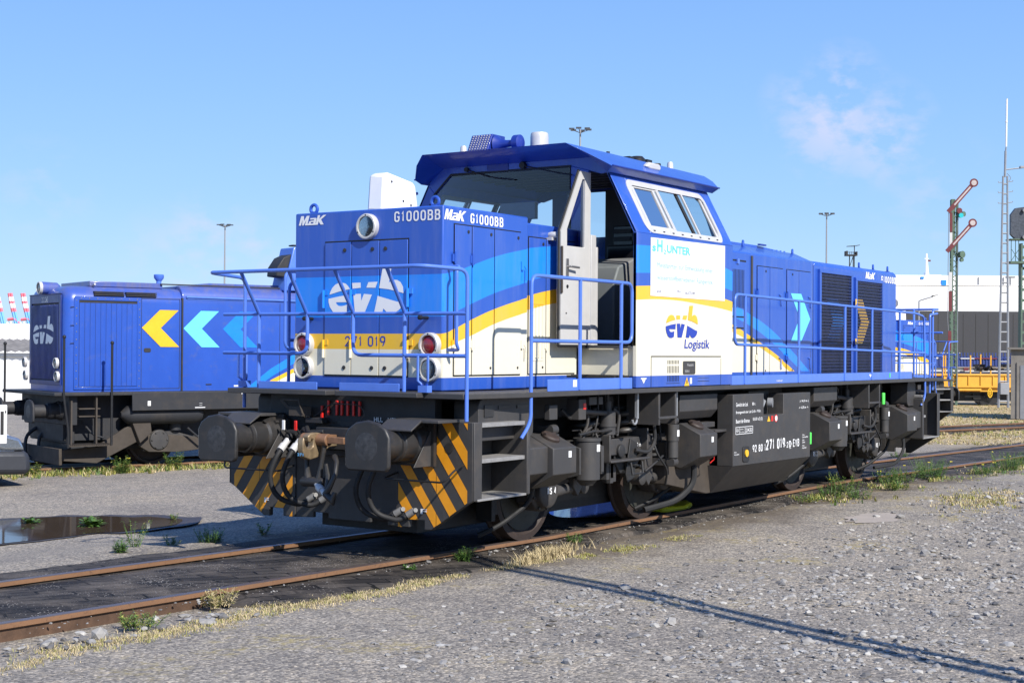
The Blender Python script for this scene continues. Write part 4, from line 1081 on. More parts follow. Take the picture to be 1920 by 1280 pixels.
# rear hood
rh = box_hood('rear_hood', 5.74, 9.60, HW, 3.245, L, chamfer=.28)
rr = MB(); rr.prism([(-HW, SILL), (-HW, 3.09), (-HW+.05, 3.14), (HW-.05, 3.14), (HW, 3.09), (HW, SILL)], 'x', 9.635, 12.96); rr.build('radiator_housing', 'livery', rh, bevel=.014)
b = MB(); b.prism([(-HW+.015, SILL), (-HW+.015, 3.08), (-HW+.05, 3.12), (HW-.05, 3.12), (HW-.015, 3.08), (HW-.015, SILL)], 'x', 9.60, 9.635); b.build('joint', 'dark_grey', rh)
for s in (-1, 1):
    side_door(rh, 7.74, 8.13, 1.56, 2.98, .887, s, (2.62, 1.8), latch=True, key=8.0)
    side_door(rh, 8.13, 8.56, 1.56, 2.98, .887, s, None, latch=False)
    side_door(rh, 8.68, 9.08, 1.56, 2.98, .887, s, (2.62, 1.8), latch=True, key=8.86)
    side_door(rh, 9.08, 9.50, 1.56, 2.98, .887, s, None, latch=False)
    b = MB()
    for x in (8.44, 9.43):
        for z in (2.58, 1.75): b.tube([(x-.03, s*.905, z+.05), (x+.02, s*.915, z+.04), (x+.02, s*.915, z-.07), (x+.04, s*.91, z-.10)], .008, 6)
    b.build('door_catch', 'rail_blue', rh)
    b = MB(); b.box(7.56, 7.60, *sorted((s*.885, s*.905)), 1.52, 3.09); b.box(6.92, 7.56, *sorted((s*.885, s*.897)), 3.02, 3.035) if 0 else None
    b.build('drain_pipe', 'frame_grey', rh, bevel=.004)
    b = MB()
    for k in range(9): b.box(7.03+k*.04, 7.045+k*.04, *sorted((s*.886, s*.889)), 2.42, 2.90)
    for z in (2.30, 2.16, 3.0): b.box(7.0, 7.42, *sorted((s*.886, s*.889)), z, z+.02)
    b.build('louvre_slots', 'black', rh, smooth=0)
    b = MB(); b.box(7.14, 7.2, *sorted((s*.887, s*.905)), 2.97, 3.03); b.build('louvre_catch', 'rail_blue', rh)
    ch = MB(); c_ = [(8.80, 2.66), (9.15, 2.665), (9.47, 2.33), (9.16, 2.02), (8.81, 2.02), (9.10, 2.34)]
    ch.sheet(c_, 'y', s*(.887+.0145)); ch.build('chevron', 'cyan', rh, smooth=0)
    for x0, x1, zt, chev in ((9.82, 10.96, 2.985, 0), (11.20, 12.25, 2.93, 1)):
        f = MB(); yy = sorted((s*.887, s*.925))
        f.box(x0-.06, x1+.04, *yy, zt, zt+.05); f.box(x0-.06, x1+.04, *yy, 1.53, 1.58); f.box(x0-.06, x0, *yy, 1.58, zt); f.box(x1, x1+.04, *yy, 1.58, zt)
        fr = f.build('radiator_frame', 'blue', L, bevel=.004)
        f = MB(); f.sheet([(x0, 1.58), (x1, 1.58), (x1, zt), (x0, zt)], 'y', s*.8875); f.build('radiator_core', 'black', fr, smooth=0)
        f = MB(); f.sheet([(x0, 1.58), (x1, 1.58), (x1, zt), (x0, zt)], 'y', s*.921); f.build('wire_mesh', 'grille_mesh', fr, smooth=0)
        f = MB()
        for k in range(26): z = 1.62+k*.052; f.box(x0+.01, x1-.01, *sorted((s*.890, s*.896)), z, z+.012)
        f.build('cooling_fins', 'dark_grey', fr, smooth=0)
    sl = MB(); pts = [(11.12, 2.66), (11.45, 2.66), (11.72, 2.32), (11.46, 2.02), (11.12, 2.0), (11.38, 2.32)]
    # the arrow painted on the slats behind the mesh
    n = 32
    def arrow_x(z, a):  # left / right edge of an arrow at height z
        t_ = 1-abs(z-2.33)/.33; return (11.12+.28*t_, 11.44+.28*t_) if a == 0 else (10.02+.28*t_, 10.45+.28*t_)
    for k in range(n):
        z = 2.0+.66*k/n; x0, x1 = arrow_x(z+.01, 0); sl.m = 0
        if max(x0, 11.20) < x1: sl.box(max(x0, 11.205), x1, *sorted((s*.900, s*.908)), z, z+.018)
        if k % 2 == 0:
            x0, x1 = arrow_x(z+.01, 1); sl.m = 1; sl.box(x0, x1, *sorted((s*.900, s*.906)), z, z+.010)
    sl.m = 0; sl.sheet([(11.10, 2.66), (11.158, 2.66), (11.158, 2.60), (11.10, 2.56)], 'y', s*.929); sl.sheet([(11.10, 2.08), (11.158, 2.08), (11.158, 2.0), (11.10, 2.0)], 'y', s*.929)
    sl.build('chevron', ['yellow', 'lblue'], rh, smooth=0)
b = MB(); b.prism([(-.35, 3.14), (.60, 3.14), (.55, 3.20), (-.30, 3.20)], 'x', 9.9, 12.1); b.build('fan_cover', 'rail_blue', rh, bevel=.01)
b = MB(); b.prism([(6.9, 3.24), (9.5, 3.24), (9.45, 3.28), (8.7, 3.31), (7.9, 3.31), (7.7, 3.26)], 'y', -.45, .45); b.build('exhaust_cover', 'blue', rh, bevel=.01)
b = MB(); b.box(8.55, 9.45, -.60, -.56, 3.20, 3.235); b.box(8.7, 8.9, -.5, -.46, 3.31, 3.33); b.build('cover_seam', 'roof_blue', rh)
for x, y, z, r_ in ((7.9, -.62, 3.21, .055), (9.50, -.62, 3.2, .045), (11.7, -.75, 3.13, .045), (12.3, -.75, 3.13, .045), (12.8, -.8, 3.13, .04)): eye(x, y, z, rh, r_, 1.2)
b = MB()
for k in range(4): b.cyl((9.0+k*.13, -.55, 3.23), (9.0+k*.13, -.55, 3.27), .014, n=8)
b.build('roof_bolt', 'rail_blue', rh)
maker(rh, 'y', 11.60, 12.02, 2.98, 3.085, -HW-.004)
lettering(rh, 'lettering', 'G1000BB', 'text_white', 'y', 12.28, 12.93, 2.955, 3.055, -HW-.004, w=.19)
b = MB(); b.cyl((12.965, -.55, 2.6), (13.12, -.80, 2.62), .012); b.lathe([(.07, 0), (.06, .02), (.03, .03)], (13.12, -.8, 2.66), (1, 0, 0), 14); b.tube([(12.97, -.6, 2.3), (13.1, -.7, 2.3), (13.1, -.7, 2.02), (12.97, -.6, 2.0)], .015, 8); b.build('rear_lamp_bracket', 'alu', rh)

# ---- cab: walls
cab = MB()
T = .04
def slant(x0, x1, z0, z1, s, off=0.0, th=.035):
    """piece of the inward leaning upper side wall"""
    def yy(z): return (1.50-(z-3.08)*.53)+off
    n_ = .0
    return [(x0, s*yy(z0), z0), (x1, s*yy(z0), z0), (x1, s*yy(z1), z1), (x0, s*yy(z1), z1), (x0, s*(yy(z0)-th), z0), (x1, s*(yy(z0)-th), z0), (x1, s*(yy(z1)-th), z1), (x0, s*(yy(z1)-th), z1)]
CF = [(0, 1, 2, 3), (4, 7, 6, 5), (0, 4, 5, 1), (1, 5, 6, 2), (2, 6, 7, 3), (3, 7, 4, 0)]
for s in (-1, 1):
    y0, y1 = sorted((s*1.50, s*1.455))
    cab.box(3.51, 5.75, y0, y1, 1.50, 3.08)
    for a in ((3.51, 3.80, 3.08, 3.72), (5.50, 5.75, 3.08, 3.72), (3.80, 5.50, 3.08, 3.115), (3.80, 5.50, 3.63, 3.72)):
        cab.add(slant(*a, s), CF)
def endwall(x0, x1, k):
    """k=+1: windscreen towards +y, doorway towards -y"""
    def P(pts): return [(k*y, z) for y, z in pts]
    cab.prism(P([(1.495, 1.50), (1.495, 3.08), (1.165, 3.71), (1.07, 3.60), (1.16, 3.42), (1.32, 3.08), (1.32, 3.02), (.94, 3.02), (.80, 1.50)]), 'x', x0, x1)
    cab.prism(P([(1.165, 3.71), (.95, 3.90), (-.95, 3.90), (-1.165, 3.71), (-1.06, 3.70), (-.70, 3.80), (.85, 3.80), (1.07, 3.60)]), 'x', x0, x1)
    cab.prism(P([(-.70, 3.80), (-.92, 3.74), (-.92, 1.92), (-.70, 1.92)]), 'x', x0, x1)
    cab.prism(P([(-.80, 1.50), (-.80, 1.92), (-1.495, 1.92), (-1.495, 1.50)]), 'x', x0+.03*k, x1+.03*k)
    cab.prism(P([(.94, 3.02), (-.70, 3.02), (-.70, 1.92), (.80, 1.92)]), 'x', x0, x1)
    cab.prism(P([(-1.495, 1.92), (-1.495, 3.08), (-1.165, 3.71), (-1.14, 3.70), (-1.455, 3.08), (-1.455, 1.92)]), 'x', x0, x1)
endwall(3.51, 3.55, 1); endwall(5.71, 5.75, -1)
cabo = cab.build('cab', 'livery', L, bevel=.006)
b = MB(); b.box(3.60, 5.66, -1.44, 1.44, 1.51, 1.90); b.build('cab_floor', 'cab_dark', cabo)
# windscreens
for x, k in ((3.522, 1), (5.738, -1)):
    b = MB(); b.sheet([(k*y, z) for y, z in [(1.32, 3.0), (1.16, 3.42), (1.07, 3.60), (.85, 3.81), (-.71, 3.81), (-.71, 3.0)]], 'x', x); b.build('windscreen', 'glass', cabo, smooth=0)
    b = MB()
    pts = [(x-.012*k, k*y, z) for y, z in [(1.32, 3.0), (1.16, 3.42), (1.07, 3.60), (.85, 3.80), (-.70, 3.80), (-.70, 3.0)]]; b.tube(pts, .012, 6); b.build('window_seal', 'black', cabo)
# wiper arms
b = MB(); b.tube([(3.49, .62, 3.84), (3.47, .30, 3.74), (3.49, .0, 3.70)], .008, 6); b.tube([(3.47, -.12, 3.84), (3.46, -.45, 3.76), (3.48, -.74, 3.70)], .008, 6); b.cyl((3.51, .62, 3.84), (3.47, .62, 3.84), .025); b.cyl((3.51, -.12, 3.84), (3.46, -.12, 3.84), .035); b.build('wiper', 'black', cabo)
b = MB(); b.box(3.50, 3.512, .08, .36, 3.80, 3.88) ; b.build('visor_lamp', 'roof_blue', cabo, bevel=.01)
# side windows with frames and sliding panes
for s in (-1, 1):
    def q(x, z, off): return (x, s*((1.50-(z-3.08)*.53)+off), z)
    f = MB(); o_ = rrect(3.75, 5.55, 3.095, 3.665, .11, 5); i_ = rrect(3.815, 5.485, 3.155, 3.605, .07, 5); n = len(o_)
    vs = [q(*p, .006) for p in o_]+[q(*p, .012) for p in i_]+[q(*p, -.04) for p in i_]+[q(*p, -.005) for p in o_]
    fs = []
    for a in range(n):
        c = (a+1) % n
        fs += [(a, c, n+c, n+a), (n+a, n+c, 2*n+c, 2*n+a), (a, c, 3*n+c, 3*n+a)]
    f.add(vs, fs)
    wf = f.build('side_window', 'alu', L, smooth=0)
    f = MB()
    def bar(x, w, off, z0=3.155, z1=3.605, d=.02):
        P8 = [q(x-w, z0, off), q(x+w, z0, off), q(x+w, z1, off), q(x-w, z1, off)]; Q8 = [(a_[0], a_[1]-s*d, a_[2]) for a_ in P8]
        f.add(P8+Q8, CF)
    bar(3.84, .016, .010); bar(3.885, .02, -.002); bar(4.33, .022, -.002); bar(4.40, .014, .006); bar(4.42, .008, .012); bar(4.98, .016, .012); bar(5.45, .02, -.005)
    for z in (3.165, 3.595):
        f.add([q(3.85, z-.012, -.004), q(4.40, z-.012, -.004), q(4.40, z+.012, -.004), q(3.85, z+.012, -.004)]+[q(3.85, z-.012, -.024), q(4.40, z-.012, -.024), q(4.40, z+.012, -.024), q(3.85, z+.012, -.024)], CF)
    f.build('window_bar', 'alu', wf)
    f = MB(); bar(4.90, .028, -.012); bar(5.03, .02, -.01); f.build('window_channel', 'dark_grey', wf)
    for x0, x1 in ((3.86, 4.36), (5.02, 5.46)):
        f = MB(); f.add([q(x0, 3.16, -.014), q(x1, 3.16, -.014), q(x1, 3.60, -.014), q(x0, 3.60, -.014)], [(0, 1, 2, 3)]); f.build('pane', 'glass', wf, smooth=0)
    f = MB()
    for k in range(8): p = q(3.90+k*.21, 3.122, .010); f.box(p[0]-.018, p[0]+.018, p[1]-.004, p[1]+.004, p[2]-.006, p[2]+.006)
    f.build('drain_slot', 'dark_grey', wf)
# roof
b = MB(); tp = [(3.06, -.91), (3.06, .91), (6.2, .91), (6.2, -.91)]; zt = 3.975
V = [(3.06, -.91, zt), (3.06, .91, zt), (6.2, .91, zt-.02), (6.2, -.91, zt-.02),
     (3.40, -1.27, 3.755), (3.40, 1.27, 3.755), (5.86, 1.27, 3.755), (5.86, -1.27, 3.755),
     (3.18, -1.08, 3.88), (3.18, 1.08, 3.88), (6.08, 1.08, 3.87), (6.08, -1.08, 3.87),
     (3.42, -1.19, 3.70), (3.42, 1.19, 3.70), (5.84, 1.19, 3.70), (5.84, -1.19, 3.70),
     (3.50, -.95, 3.875), (3.50, .95, 3.875), (5.76, .95, 3.875), (5.76, -.95, 3.875)]
F = [(0, 1, 2, 3), (0, 3, 11, 8), (8, 11, 7, 4), (1, 9, 10, 2), (9, 5, 6, 10), (4, 7, 15, 12), (5, 13, 14, 6),
     (0, 8, 16), (0, 16, 17, 1), (1, 17, 9), (8, 4, 12, 16), (9, 17, 13, 5), (3, 19, 11), (3, 2, 18, 19), (2, 10, 18), (11, 19, 15, 7), (10, 6, 14, 18), (12, 15, 19, 16), (13, 17, 18, 14), (16, 19, 18, 17)]
b.add(V, F); roof = b.build('roof', 'blue', L, bevel=.008, smooth=20)
b = MB(); b.tube([(3.40, -1.272, 3.76), (5.86, -1.272, 3.76)], .009, 6); b.tube([(3.40, 1.272, 3.76), (5.86, 1.272, 3.76)], .009, 6); b.build('rain_gutter', 'roof_blue', roof)
b = MB(); b.lathe([(.112, 0), (.115, .02), (.100, .03), (.098, .17), (.094, .205), (.085, .22)], (3.62, -.24, zt), (0, 0, 1), 28); b.build('roof_antenna', 'alu', roof)
for x, y, h in ((3.62, .76, .16), (5.80, -.66, .13), (5.85, .3, .1)):
    b = MB(); b.lathe([(.045, 0), (.040, .02), (.036, h-.02), (.028, h)], (x, y, zt-.01), (0, 0, 1), 16); b.build('small_antenna', 'alu', roof)
hn = MB(); hn.box(3.28, 3.60, .16, .45, zt, zt+.04)
hn.prism([(3.26, zt+.01), (3.36, zt+.21), (3.60, zt+.21), (3.60, zt+.01)], 'y', .19, .46)
horn = hn.build('air_horn', 'roof_blue', L, bevel=.006)
b = MB(); b.lathe([(.10, 0), (.06, .05), (.04, .12), (.035, .24)], (3.42, .17, zt+.10), (0, -1, 0), 18); b.lathe([(.085, -.03), (.085, .04), (.05, .06)], (3.42, -.09, zt+.10), (0, -1, 0), 22); b.build('horn_bell', 'roof_blue', horn)
b = MB()
for i in range(7):
    for j in range(8): b.box(3.255+.1*(j/8), 3.262+.1*(j/8), .21+i*.035, .223+i*.035, zt+.02+j*.024, zt+.034+j*.024)
b.build('perforation', 'alu', horn, smooth=0)
b = MB(); b.prism([(4.36, 3.865), (4.44, 3.915), (4.66, 3.915), (4.70, 3.87), (4.66, 3.835), (4.44, 3.835)], 'y', -1.14, -1.07); b.build('roof_lamp', 'alu', roof, bevel=.02)
b = MB(); b.lathe([(.09, 0), (.09, .05), (.06, .08)], (4.9, -.72, zt), (0, 0, 1), 18); b.lathe([(.06, 0), (.05, .06)], (5.35, -.72, zt-.01), (0, 0, 1), 14); b.box(4.62, 4.72, -.78, -.70, zt, zt+.05); b.box(5.02, 5.14, -.78, -.66, zt, zt+.06); b.build('roof_fittings', 'black', roof)
b = MB(); b.tube([(3.95, -.6, zt+.03), (4.25, -.72, zt+.035)], .012, 6); b.cyl((4.25, -.72, zt+.0), (4.25, -.72, zt+.06), .02); b.build('roof_bracket', 'dark_grey', roof)
b = MB(); b.tube(rounded([(3.50, 1.30, 3.62), (3.42, 1.36, 3.60), (3.40, 1.50, 3.25), (3.42, 1.50, 2.4), (3.50, 1.49, 2.35)], .06), .016, 8); b.build('grab_rail', 'blue', cabo)
# open door leaf
def leaf(x, z, y=-.93): return (x, y, z)
b = MB()
out = [(2.93, 1.93), (3.50, 1.93), (3.50, 3.71), (3.30, 3.71), (2.93, 3.07)]
win = [(3.04, 2.93), (3.385, 2.93), (3.385, 3.63), (3.335, 3.63), (3.04, 3.10)]
o2 = [(2.93, 1.93), (3.50, 1.93), (3.50, 3.71), (3.30, 3.71), (2.93, 3.07)]; w2 = [(3.04, 2.93), (3.385, 2.93), (3.385, 3.63), (3.335, 3.63), (3.04, 3.10)]
vs = [(x, -.955, z) for x, z in o2]+[(x, -.955, z) for x, z in w2]+[(x, -.905, z) for x, z in o2]+[(x, -.905, z) for x, z in w2]
fs = []
for a in range(5):
    c = (a+1) % 5; fs += [(a, c, 5+c, 5+a), (10+a, 15+a, 15+c, 10+c), (a, 10+a, 10+c, c), (5+a, 5+c, 15+c, 15+a)]
b.add(vs, fs); door = b.build('cab_door', 'door_grey', L, bevel=.004, smooth=20)
b = MB(); b.sheet([(3.04, 2.93), (3.385, 2.93), (3.385, 3.63), (3.335, 3.63), (3.04, 3.10)], 'y', -.93); b.build('door_glass', 'glass', door, smooth=0)
b = MB(); b.tube([(2.922, -.93, 1.93), (2.922, -.93, 3.075), (3.295, -.93, 3.72)], .014, 6); b.tube([(2.93, -.93, 1.92), (3.50, -.93, 1.92)], .016, 6); b.build('door_seal', 'rubber', door)
b = MB(); b.box(2.925, 2.95, -.968, -.955, 2.45, 2.92); b.build('latch_plate', 'brown_dust', door)
b = MB(); b.tube([(3.05, -.957, 2.72), (3.05, -1.0, 2.72), (3.19, -1.01, 2.715)], .012, 8); b.box(3.02, 3.07, -.962, -.955, 2.62, 2.80); b.build('door_handle', 'steel', door, bevel=.003)
b = MB(); b.lathe([(.018, 0), (.018, .006)], (3.05, -.955, 2.52), (0, -1, 0), 14); b.lathe([(.008, 0), (.008, .006)], (3.03, -.955, 2.25), (0, -1, 0), 10); b.build('key_hole', 'black', door)
# interior
b = MB(); b.box(3.50, 3.60, -.965, -.90, 1.93, 3.07); b.box(3.60, 3.64, -.965, -.2, 1.93, 2.95); b.build('door_jamb', 'alu', cabo, bevel=.004)
b = MB(); b.box(3.56, 5.70, -.98, .98, 3.82, 3.86)
b.add([(3.56, -1.44, 3.08), (5.7, -1.44, 3.08), (5.7, -1.44, 1.9), (3.56, -1.44, 1.9)], [(0, 1, 2, 3)]); b.add([(3.56, 1.44, 3.08), (5.7, 1.44, 3.08), (5.7, 1.44, 1.9), (3.56, 1.44, 1.9)], [(0, 1, 2, 3)])
for k in range(9): b.box(3.7+k*.22, 3.74+k*.22, -1.0, 1.0, 3.80, 3.82)
b.build('cab_lining', 'cab_dark', cabo)
b = MB(); b.prism([(4.35, 1.9), (5.0, 1.9), (5.0, 2.75), (4.86, 2.92), (4.45, 2.80), (4.35, 2.62)], 'y', -.75, .75); b.box(5.25, 5.70, -1.42, -.10, 1.9, 2.72); b.box(5.45, 5.70, .4, 1.3, 1.9, 3.0)
b.box(5.38, 5.70, -1.35, -.45, 2.72, 2.98)
b.build('control_desk', 'cab_grey', cabo, bevel=.02)
b = MB(); b.box(5.10, 5.16, -.62, -.22, 2.78, 3.08); b.box(5.45, 5.70, -.36, -.10, 3.05, 3.34); b.box(4.50, 4.56, -.35, .10, 2.85, 3.10); b.box(4.4, 4.46, .2, .6, 2.85, 3.08); b.box(5.40, 5.6, -.55, -.25, 3.70, 3.80); b.build('screen', 'screen', cabo, bevel=.01)
b = MB(); b.box(5.50, 5.70, -.42, .04, 2.72, 3.78); b.build('cupboard', 'cab_dark', cabo)
b = MB()
for k in range(3): b.box(5.43, 5.45, -.34, -.12, 3.07+k*.09, 3.12+k*.09)
b.box(5.30, 5.36, -.62, -.40, 3.62, 3.76); b.build('radio_rack', 'cab_dark', cabo)
b = MB(); b.box(5.44, 5.46, -.62, -.45, 3.10, 3.40); b.build('paper_sheet', 'white', cabo)
b = MB(); b.box(4.0, 4.45, .15, .6, 2.3, 2.4); b.box(3.96, 4.04, .15, .6, 2.4, 3.05); b.cyl((4.2, .38, 1.9), (4.2, .38, 2.3), .05); b.build('driver_seat', 'black', cabo, bevel=.03)
b = MB(); b.box(3.60, 3.66, -.2, .25, 3.28, 3.46); b.build('sun_blind', 'cab_grey', cabo)
b = MB(); b.prism([(3.53, 1.62), (3.72, 1.62), (3.72, 1.90), (3.53, 1.90)], 'y', -1.43, -.86); b.build('door_step', 'alu', cabo) if 0 else None
b = MB(); b.box(3.20, 3.505, -1.42, -.86, 1.60, 1.625)
for k in range(9): b.box(3.22+k*.03, 3.235+k*.03, -1.38, -.90, 1.6255, 1.630)
b.build('step_grating', 'dark_grey', L, bevel=.003)
b = MB(); b.box(3.46, 3.52, -1.43, -.86, 1.90, 1.93); b.build('threshold', 'cab_dark', L)
# lower service door of the cab side
b = MB()
for seg in ((3.82, 1.815, 5.45, 1.825), (3.815, 1.50, 3.822, 1.82), (3.82, 1.632, 5.45, 1.634) if 0 else (5.448, 1.50, 5.452, 1.80)):
    b.box(seg[0], seg[2], -1.5035, -1.502, seg[1], seg[3])
for k in range(8):
    for z0, z1 in ((1.555, 1.62), (1.645, 1.72), (1.74, 1.78)): b.box(4.18+k*.034, 4.19+k*.034, -1.5035, -1.502, z0, z1)
b.box(4.15, 4.45, -1.5035, -1.502, 1.535, 1.539); b.box(4.88, 5.16, -1.5035, -1.502, 1.55, 1.554); b.box(4.88, 5.16, -1.5035, -1.502, 1.585, 1.587)
b.build('panel_joint', 'dark_grey', cabo, smooth=0)
b = MB(); b.prism(rrect(4.53, 4.81, 1.63, 1.77, .015), 'y', -1.508, -1.50); pl_ = b.build('maker_plate', 'frame_grey', L, smooth=0)
text(pl_, 'lettering', 'Vossloh', 'alu', 'y', 4.61, 4.76, 1.715, 1.745, -1.510); text(pl_, 'lettering', '5001', 'alu', 'y', 4.56, 4.66, 1.65, 1.675, -1.510)
b = MB(); b.sheet([(4.56, 1.505), (4.68, 1.505), (4.62, 1.60)], 'y', -1.503); b.build('warning_triangle', 'yellow', cabo, smooth=0)
b = MB(); b.box(4.612, 4.628, -1.506, -1.504, 1.53, 1.565); b.build('warning_mark', 'black', cabo, smooth=0)
b = MB(); b.sheet([(4.69, 1.525), (4.74, 1.525), (4.74, 1.59), (4.69, 1.59)], 'y', -1.503); b.sheet([(3.62, 1.585), (3.70, 1.585), (3.66, 1.54)], 'y', -1.503); b.sheet([(3.60, 1.60), (3.72, 1.60), (3.72, 1.588), (3.60, 1.588)], 'y', -1.503); b.build('notice', 'white', cabo, smooth=0)
# side bands continue; poster on the cab
b = MB(); b.sheet([(3.79, 2.445), (5.535, 2.445), (5.535, 3.065), (3.79, 3.045)], 'y', -1.504); po = b.build('poster', 'white', L, smooth=0)
yp = -1.5065
text(po, 'lettering', 's', 'text_teal', 'y', 3.82, 3.90, 2.905, 2.965, yp, bold=.03)
text(po, 'lettering', 'H', 'text_teal', 'y', 3.925, 4.045, 2.905, 3.035, yp, bold=.03)
text(po, 'lettering', '2', 'text_teal', 'y', 4.065, 4.125, 2.89, 2.935, yp, bold=.02)
text(po, 'lettering', 'UNTER', 'text_teal', 'y', 4.14, 4.68, 2.905, 2.990, yp, bold=.03)
text(po, 'lettering', 'Messfahrten zur Entwicklung einer', 'text_pale', 'y', 3.93, 5.23, 2.725, 2.80, yp)
text(po, 'lettering', 'wasserstoffbetriebenen Rangierlok', 'text_pale', 'y', 3.93, 5.23, 2.60, 2.67, yp)
text(po, 'lettering', 'ALSTOM', 'text_dark', 'y', 4.56, 4.79, 2.485, 2.517, yp)
text(po, 'lettering', 'evb', 'text_dark', 'y', 3.93, 4.02, 2.485, 2.51, yp); text(po, 'lettering', 'HLL', 'text_dark', 'y', 4.38, 4.47, 2.50, 2.525, yp)
logo(cabo, 'y', 4.13, 4.87, 2.015, 2.37, -1.504, 'yellow', 'text_blue')
text(cabo, 'lettering', 'Logistik', 'text_blue', 'y', 4.555, 5.16, 1.875, 2.005, -1.504, bold=.012, shear=.12)

# ---- toe boards
b = MB()
b.box(.645, .655, .25, .98, 1.497, 1.567); b.box(.645, .655, -.71, -.02, 1.497, 1.57)
for s in (-1, 1):
    b.box(1.89, 3.48, *sorted((s*1.462, s*1.472)), 1.494, 1.605); b.box(5.74, 12.0, *sorted((s*1.462, s*1.472)), 1.494, 1.60)
b.box(13.47, 13.48, -.98, .98, 1.497, 1.567)
tb = b.build('toe_board', 'rail_blue', L, bevel=.003)
b = MB(); b.sheet([(2.33, 1.53), (2.40, 1.53), (2.40, 1.595), (2.33, 1.595)], 'y', -1.474); b.sheet([(10.2, 1.575), (10.30, 1.575), (10.25, 1.53)], 'y', -1.474); b.build('notice', 'white', tb, smooth=0)
text(tb, 'lettering', 'Kraftstoff', 'text_white', 'y', 7.05, 7.22, 1.515, 1.54, -1.475)
b = MB(); b.box(11.02, 11.05, -1.477, -1.473, 1.52, 1.585); b.build('green_mark', 'green_tag', tb, smooth=0)

# ---- handrails
def railing(tubes, r, name='handrail', m='rail_blue', par=L):
    b = MB()
    for p, rad in tubes: b.tube(rounded(p, rad, 5) if rad else p, r, 10)
    return b.build(name, m, par)
def end_rail(f, sg):
    """f maps (x, y, z) of the front end to the wanted end"""
    t = []
    t.append(([f(.86, 1.37, 1.30), f(.86, 1.37, 2.555), f(.40, 1.30, 2.575), f(.30, 1.27, 2.58), f(.30, .0, 2.58), f(.30, -1.22, 2.58), f(.68, -1.42, 2.56), f(.68, -1.42, 1.26)], .09))
    t.append(([f(.68, 1.47, 2.20), f(.68, -1.42, 2.185)], 0))
    t.append(([f(.68, 1.47, 1.83), f(.68, .40, 1.83), f(.68, .40, 2.20)], .10))
    t.append(([f(.68, -.15, 2.20), f(.68, -.15, 1.82), f(.68, -1.42, 1.82)], .10))
    for yt, yb, bot in ((.88, 1.01, 1.50), (.29, .41, None), (-.25, -.15, None), (-.84, -.74, 1.50)):
        t.append(([f(.30, yt, 2.575), f(.68, yb, 2.20)], 0))
        if bot: t.append(([f(.68, yb, 2.20), f(.68, yb, bot)], 0))
    return railing(t, .0175)
er = end_rail(lambda x, y, z: (x, y, z), 1)
b = MB()
for (x, y) in ((.86, 1.37), (.66, -.985)):
    b.tube([(x-.03, y-.055, 1.82), (x-.03, y-.055, 1.60), (x, y-.02, 1.56)], .012, 6); b.tube([(x-.03, y+.055, 1.82), (x-.03, y+.055, 1.60), (x, y+.02, 1.56)], .012, 6); b.box(x-.035, x+.035, y-.05, y+.05, 1.50, 1.56)
b.build('lamp_bracket', 'rail_blue', er)
end_rail(lambda x, y, z: (14.13-x, -y, z), -1)
for s in (-1, 1):
    y = s*1.475
    # cab steps rail
    railing([([(1.50, s*1.44, 1.08), (1.60, y, 1.22), (1.60, y, 2.555), (3.455, y, 2.555), (3.455, y, 1.96), (1.60, y, 1.96)], .10), ([(2.45, y, 2.555), (2.45, y, 1.50)], 0), ([(3.24, y, 2.555), (3.24, y, 1.50)], 0)], .0175)
    railing([([(12.16, y, 1.88), (5.86, y, 1.96), (5.86, y, 2.535), (12.16, y, 2.47), (12.53, y, 2.43), (12.60, y, 1.22), (12.52, s*1.44, 1.08)], .09),
             ([(12.16, y, 1.88), (12.58, y, 1.88)], 0)] + [([(x, y, 2.53-(x-6)*.008), (x, y, 1.50)], 0) for x in (6.14, 7.72, 9.28, 10.30, 11.44)], .0175)
    railing([([(12.98, s*1.42, 1.26), (12.98, s*1.42, 2.47), (13.45, s*1.38, 2.50)], .05)], .0175)
for s in (-1, 1):
    for x, x1, d in ((.75, 1.56, 1), (13.38, 12.57, -1)):
        # steps between plough and side plate
        b = MB()
        for z, dy in ((1.235, .0), (.925, .0), (.585, .0)):
            xa, xb = sorted((x+.05*d, x1)); w = .02 if z > .6 else 0
            if d < 0 and z > .6: xa = xb-.0; xa, xb = 12.56, 12.74
            b.box(xa, xb, *sorted((s*1.08, s*(1.46-w))), z-.035 if z > .6 else z-.02, z)
        st = b.build('step', 'tread_step', L, bevel=.003)
        b = MB(); xa, xb = sorted((x1, x1+.05*d)); b.box(xa, xb, *sorted((s*1.02, s*1.47)), .57, 1.19)
        xa, xb = sorted((x+.05*d, x1))
        if d > 0: b.box(xa, xb, *sorted((s*1.05, s*1.08)), .57, 1.20)
        b.box(*sorted((x+.22*d, x+.86*d)), *sorted((s*.95, s*1.22)), 1.08, 1.44) if 0 else None
        b.build('step_plate', 'frame_grey', L, bevel=.012)
        b = MB(); b.prism(rrect(*sorted((x+.25*d, x+1.13*d) if d > 0 else (12.25, 12.62)), 1.07, 1.443, .07), 'y', s*1.05, s*1.32); bx_ = b.build('equipment_box', 'frame_grey', L, bevel=.006)
        b = MB(); 
        if d < 0: continue
        for xx in (x+.55*d, x+.85*d): b.box(*sorted((xx, xx+.22*d)), *sorted((s*1.32, s*1.328)), 1.345, 1.375)
        b.box(*sorted((x+.33*d, x+.47*d)), *sorted((s*1.32, s*1.33)), 1.28, 1.385); b.build('nameplate', 'alu', bx_) if 0 else b.build('nameplate', 'grease', bx_)
b = MB(); b.prism(rrect(.98, 1.22, .70, .78, .03), 'y', -1.09, -1.08); b.build('step_lamp', 'grease', L)

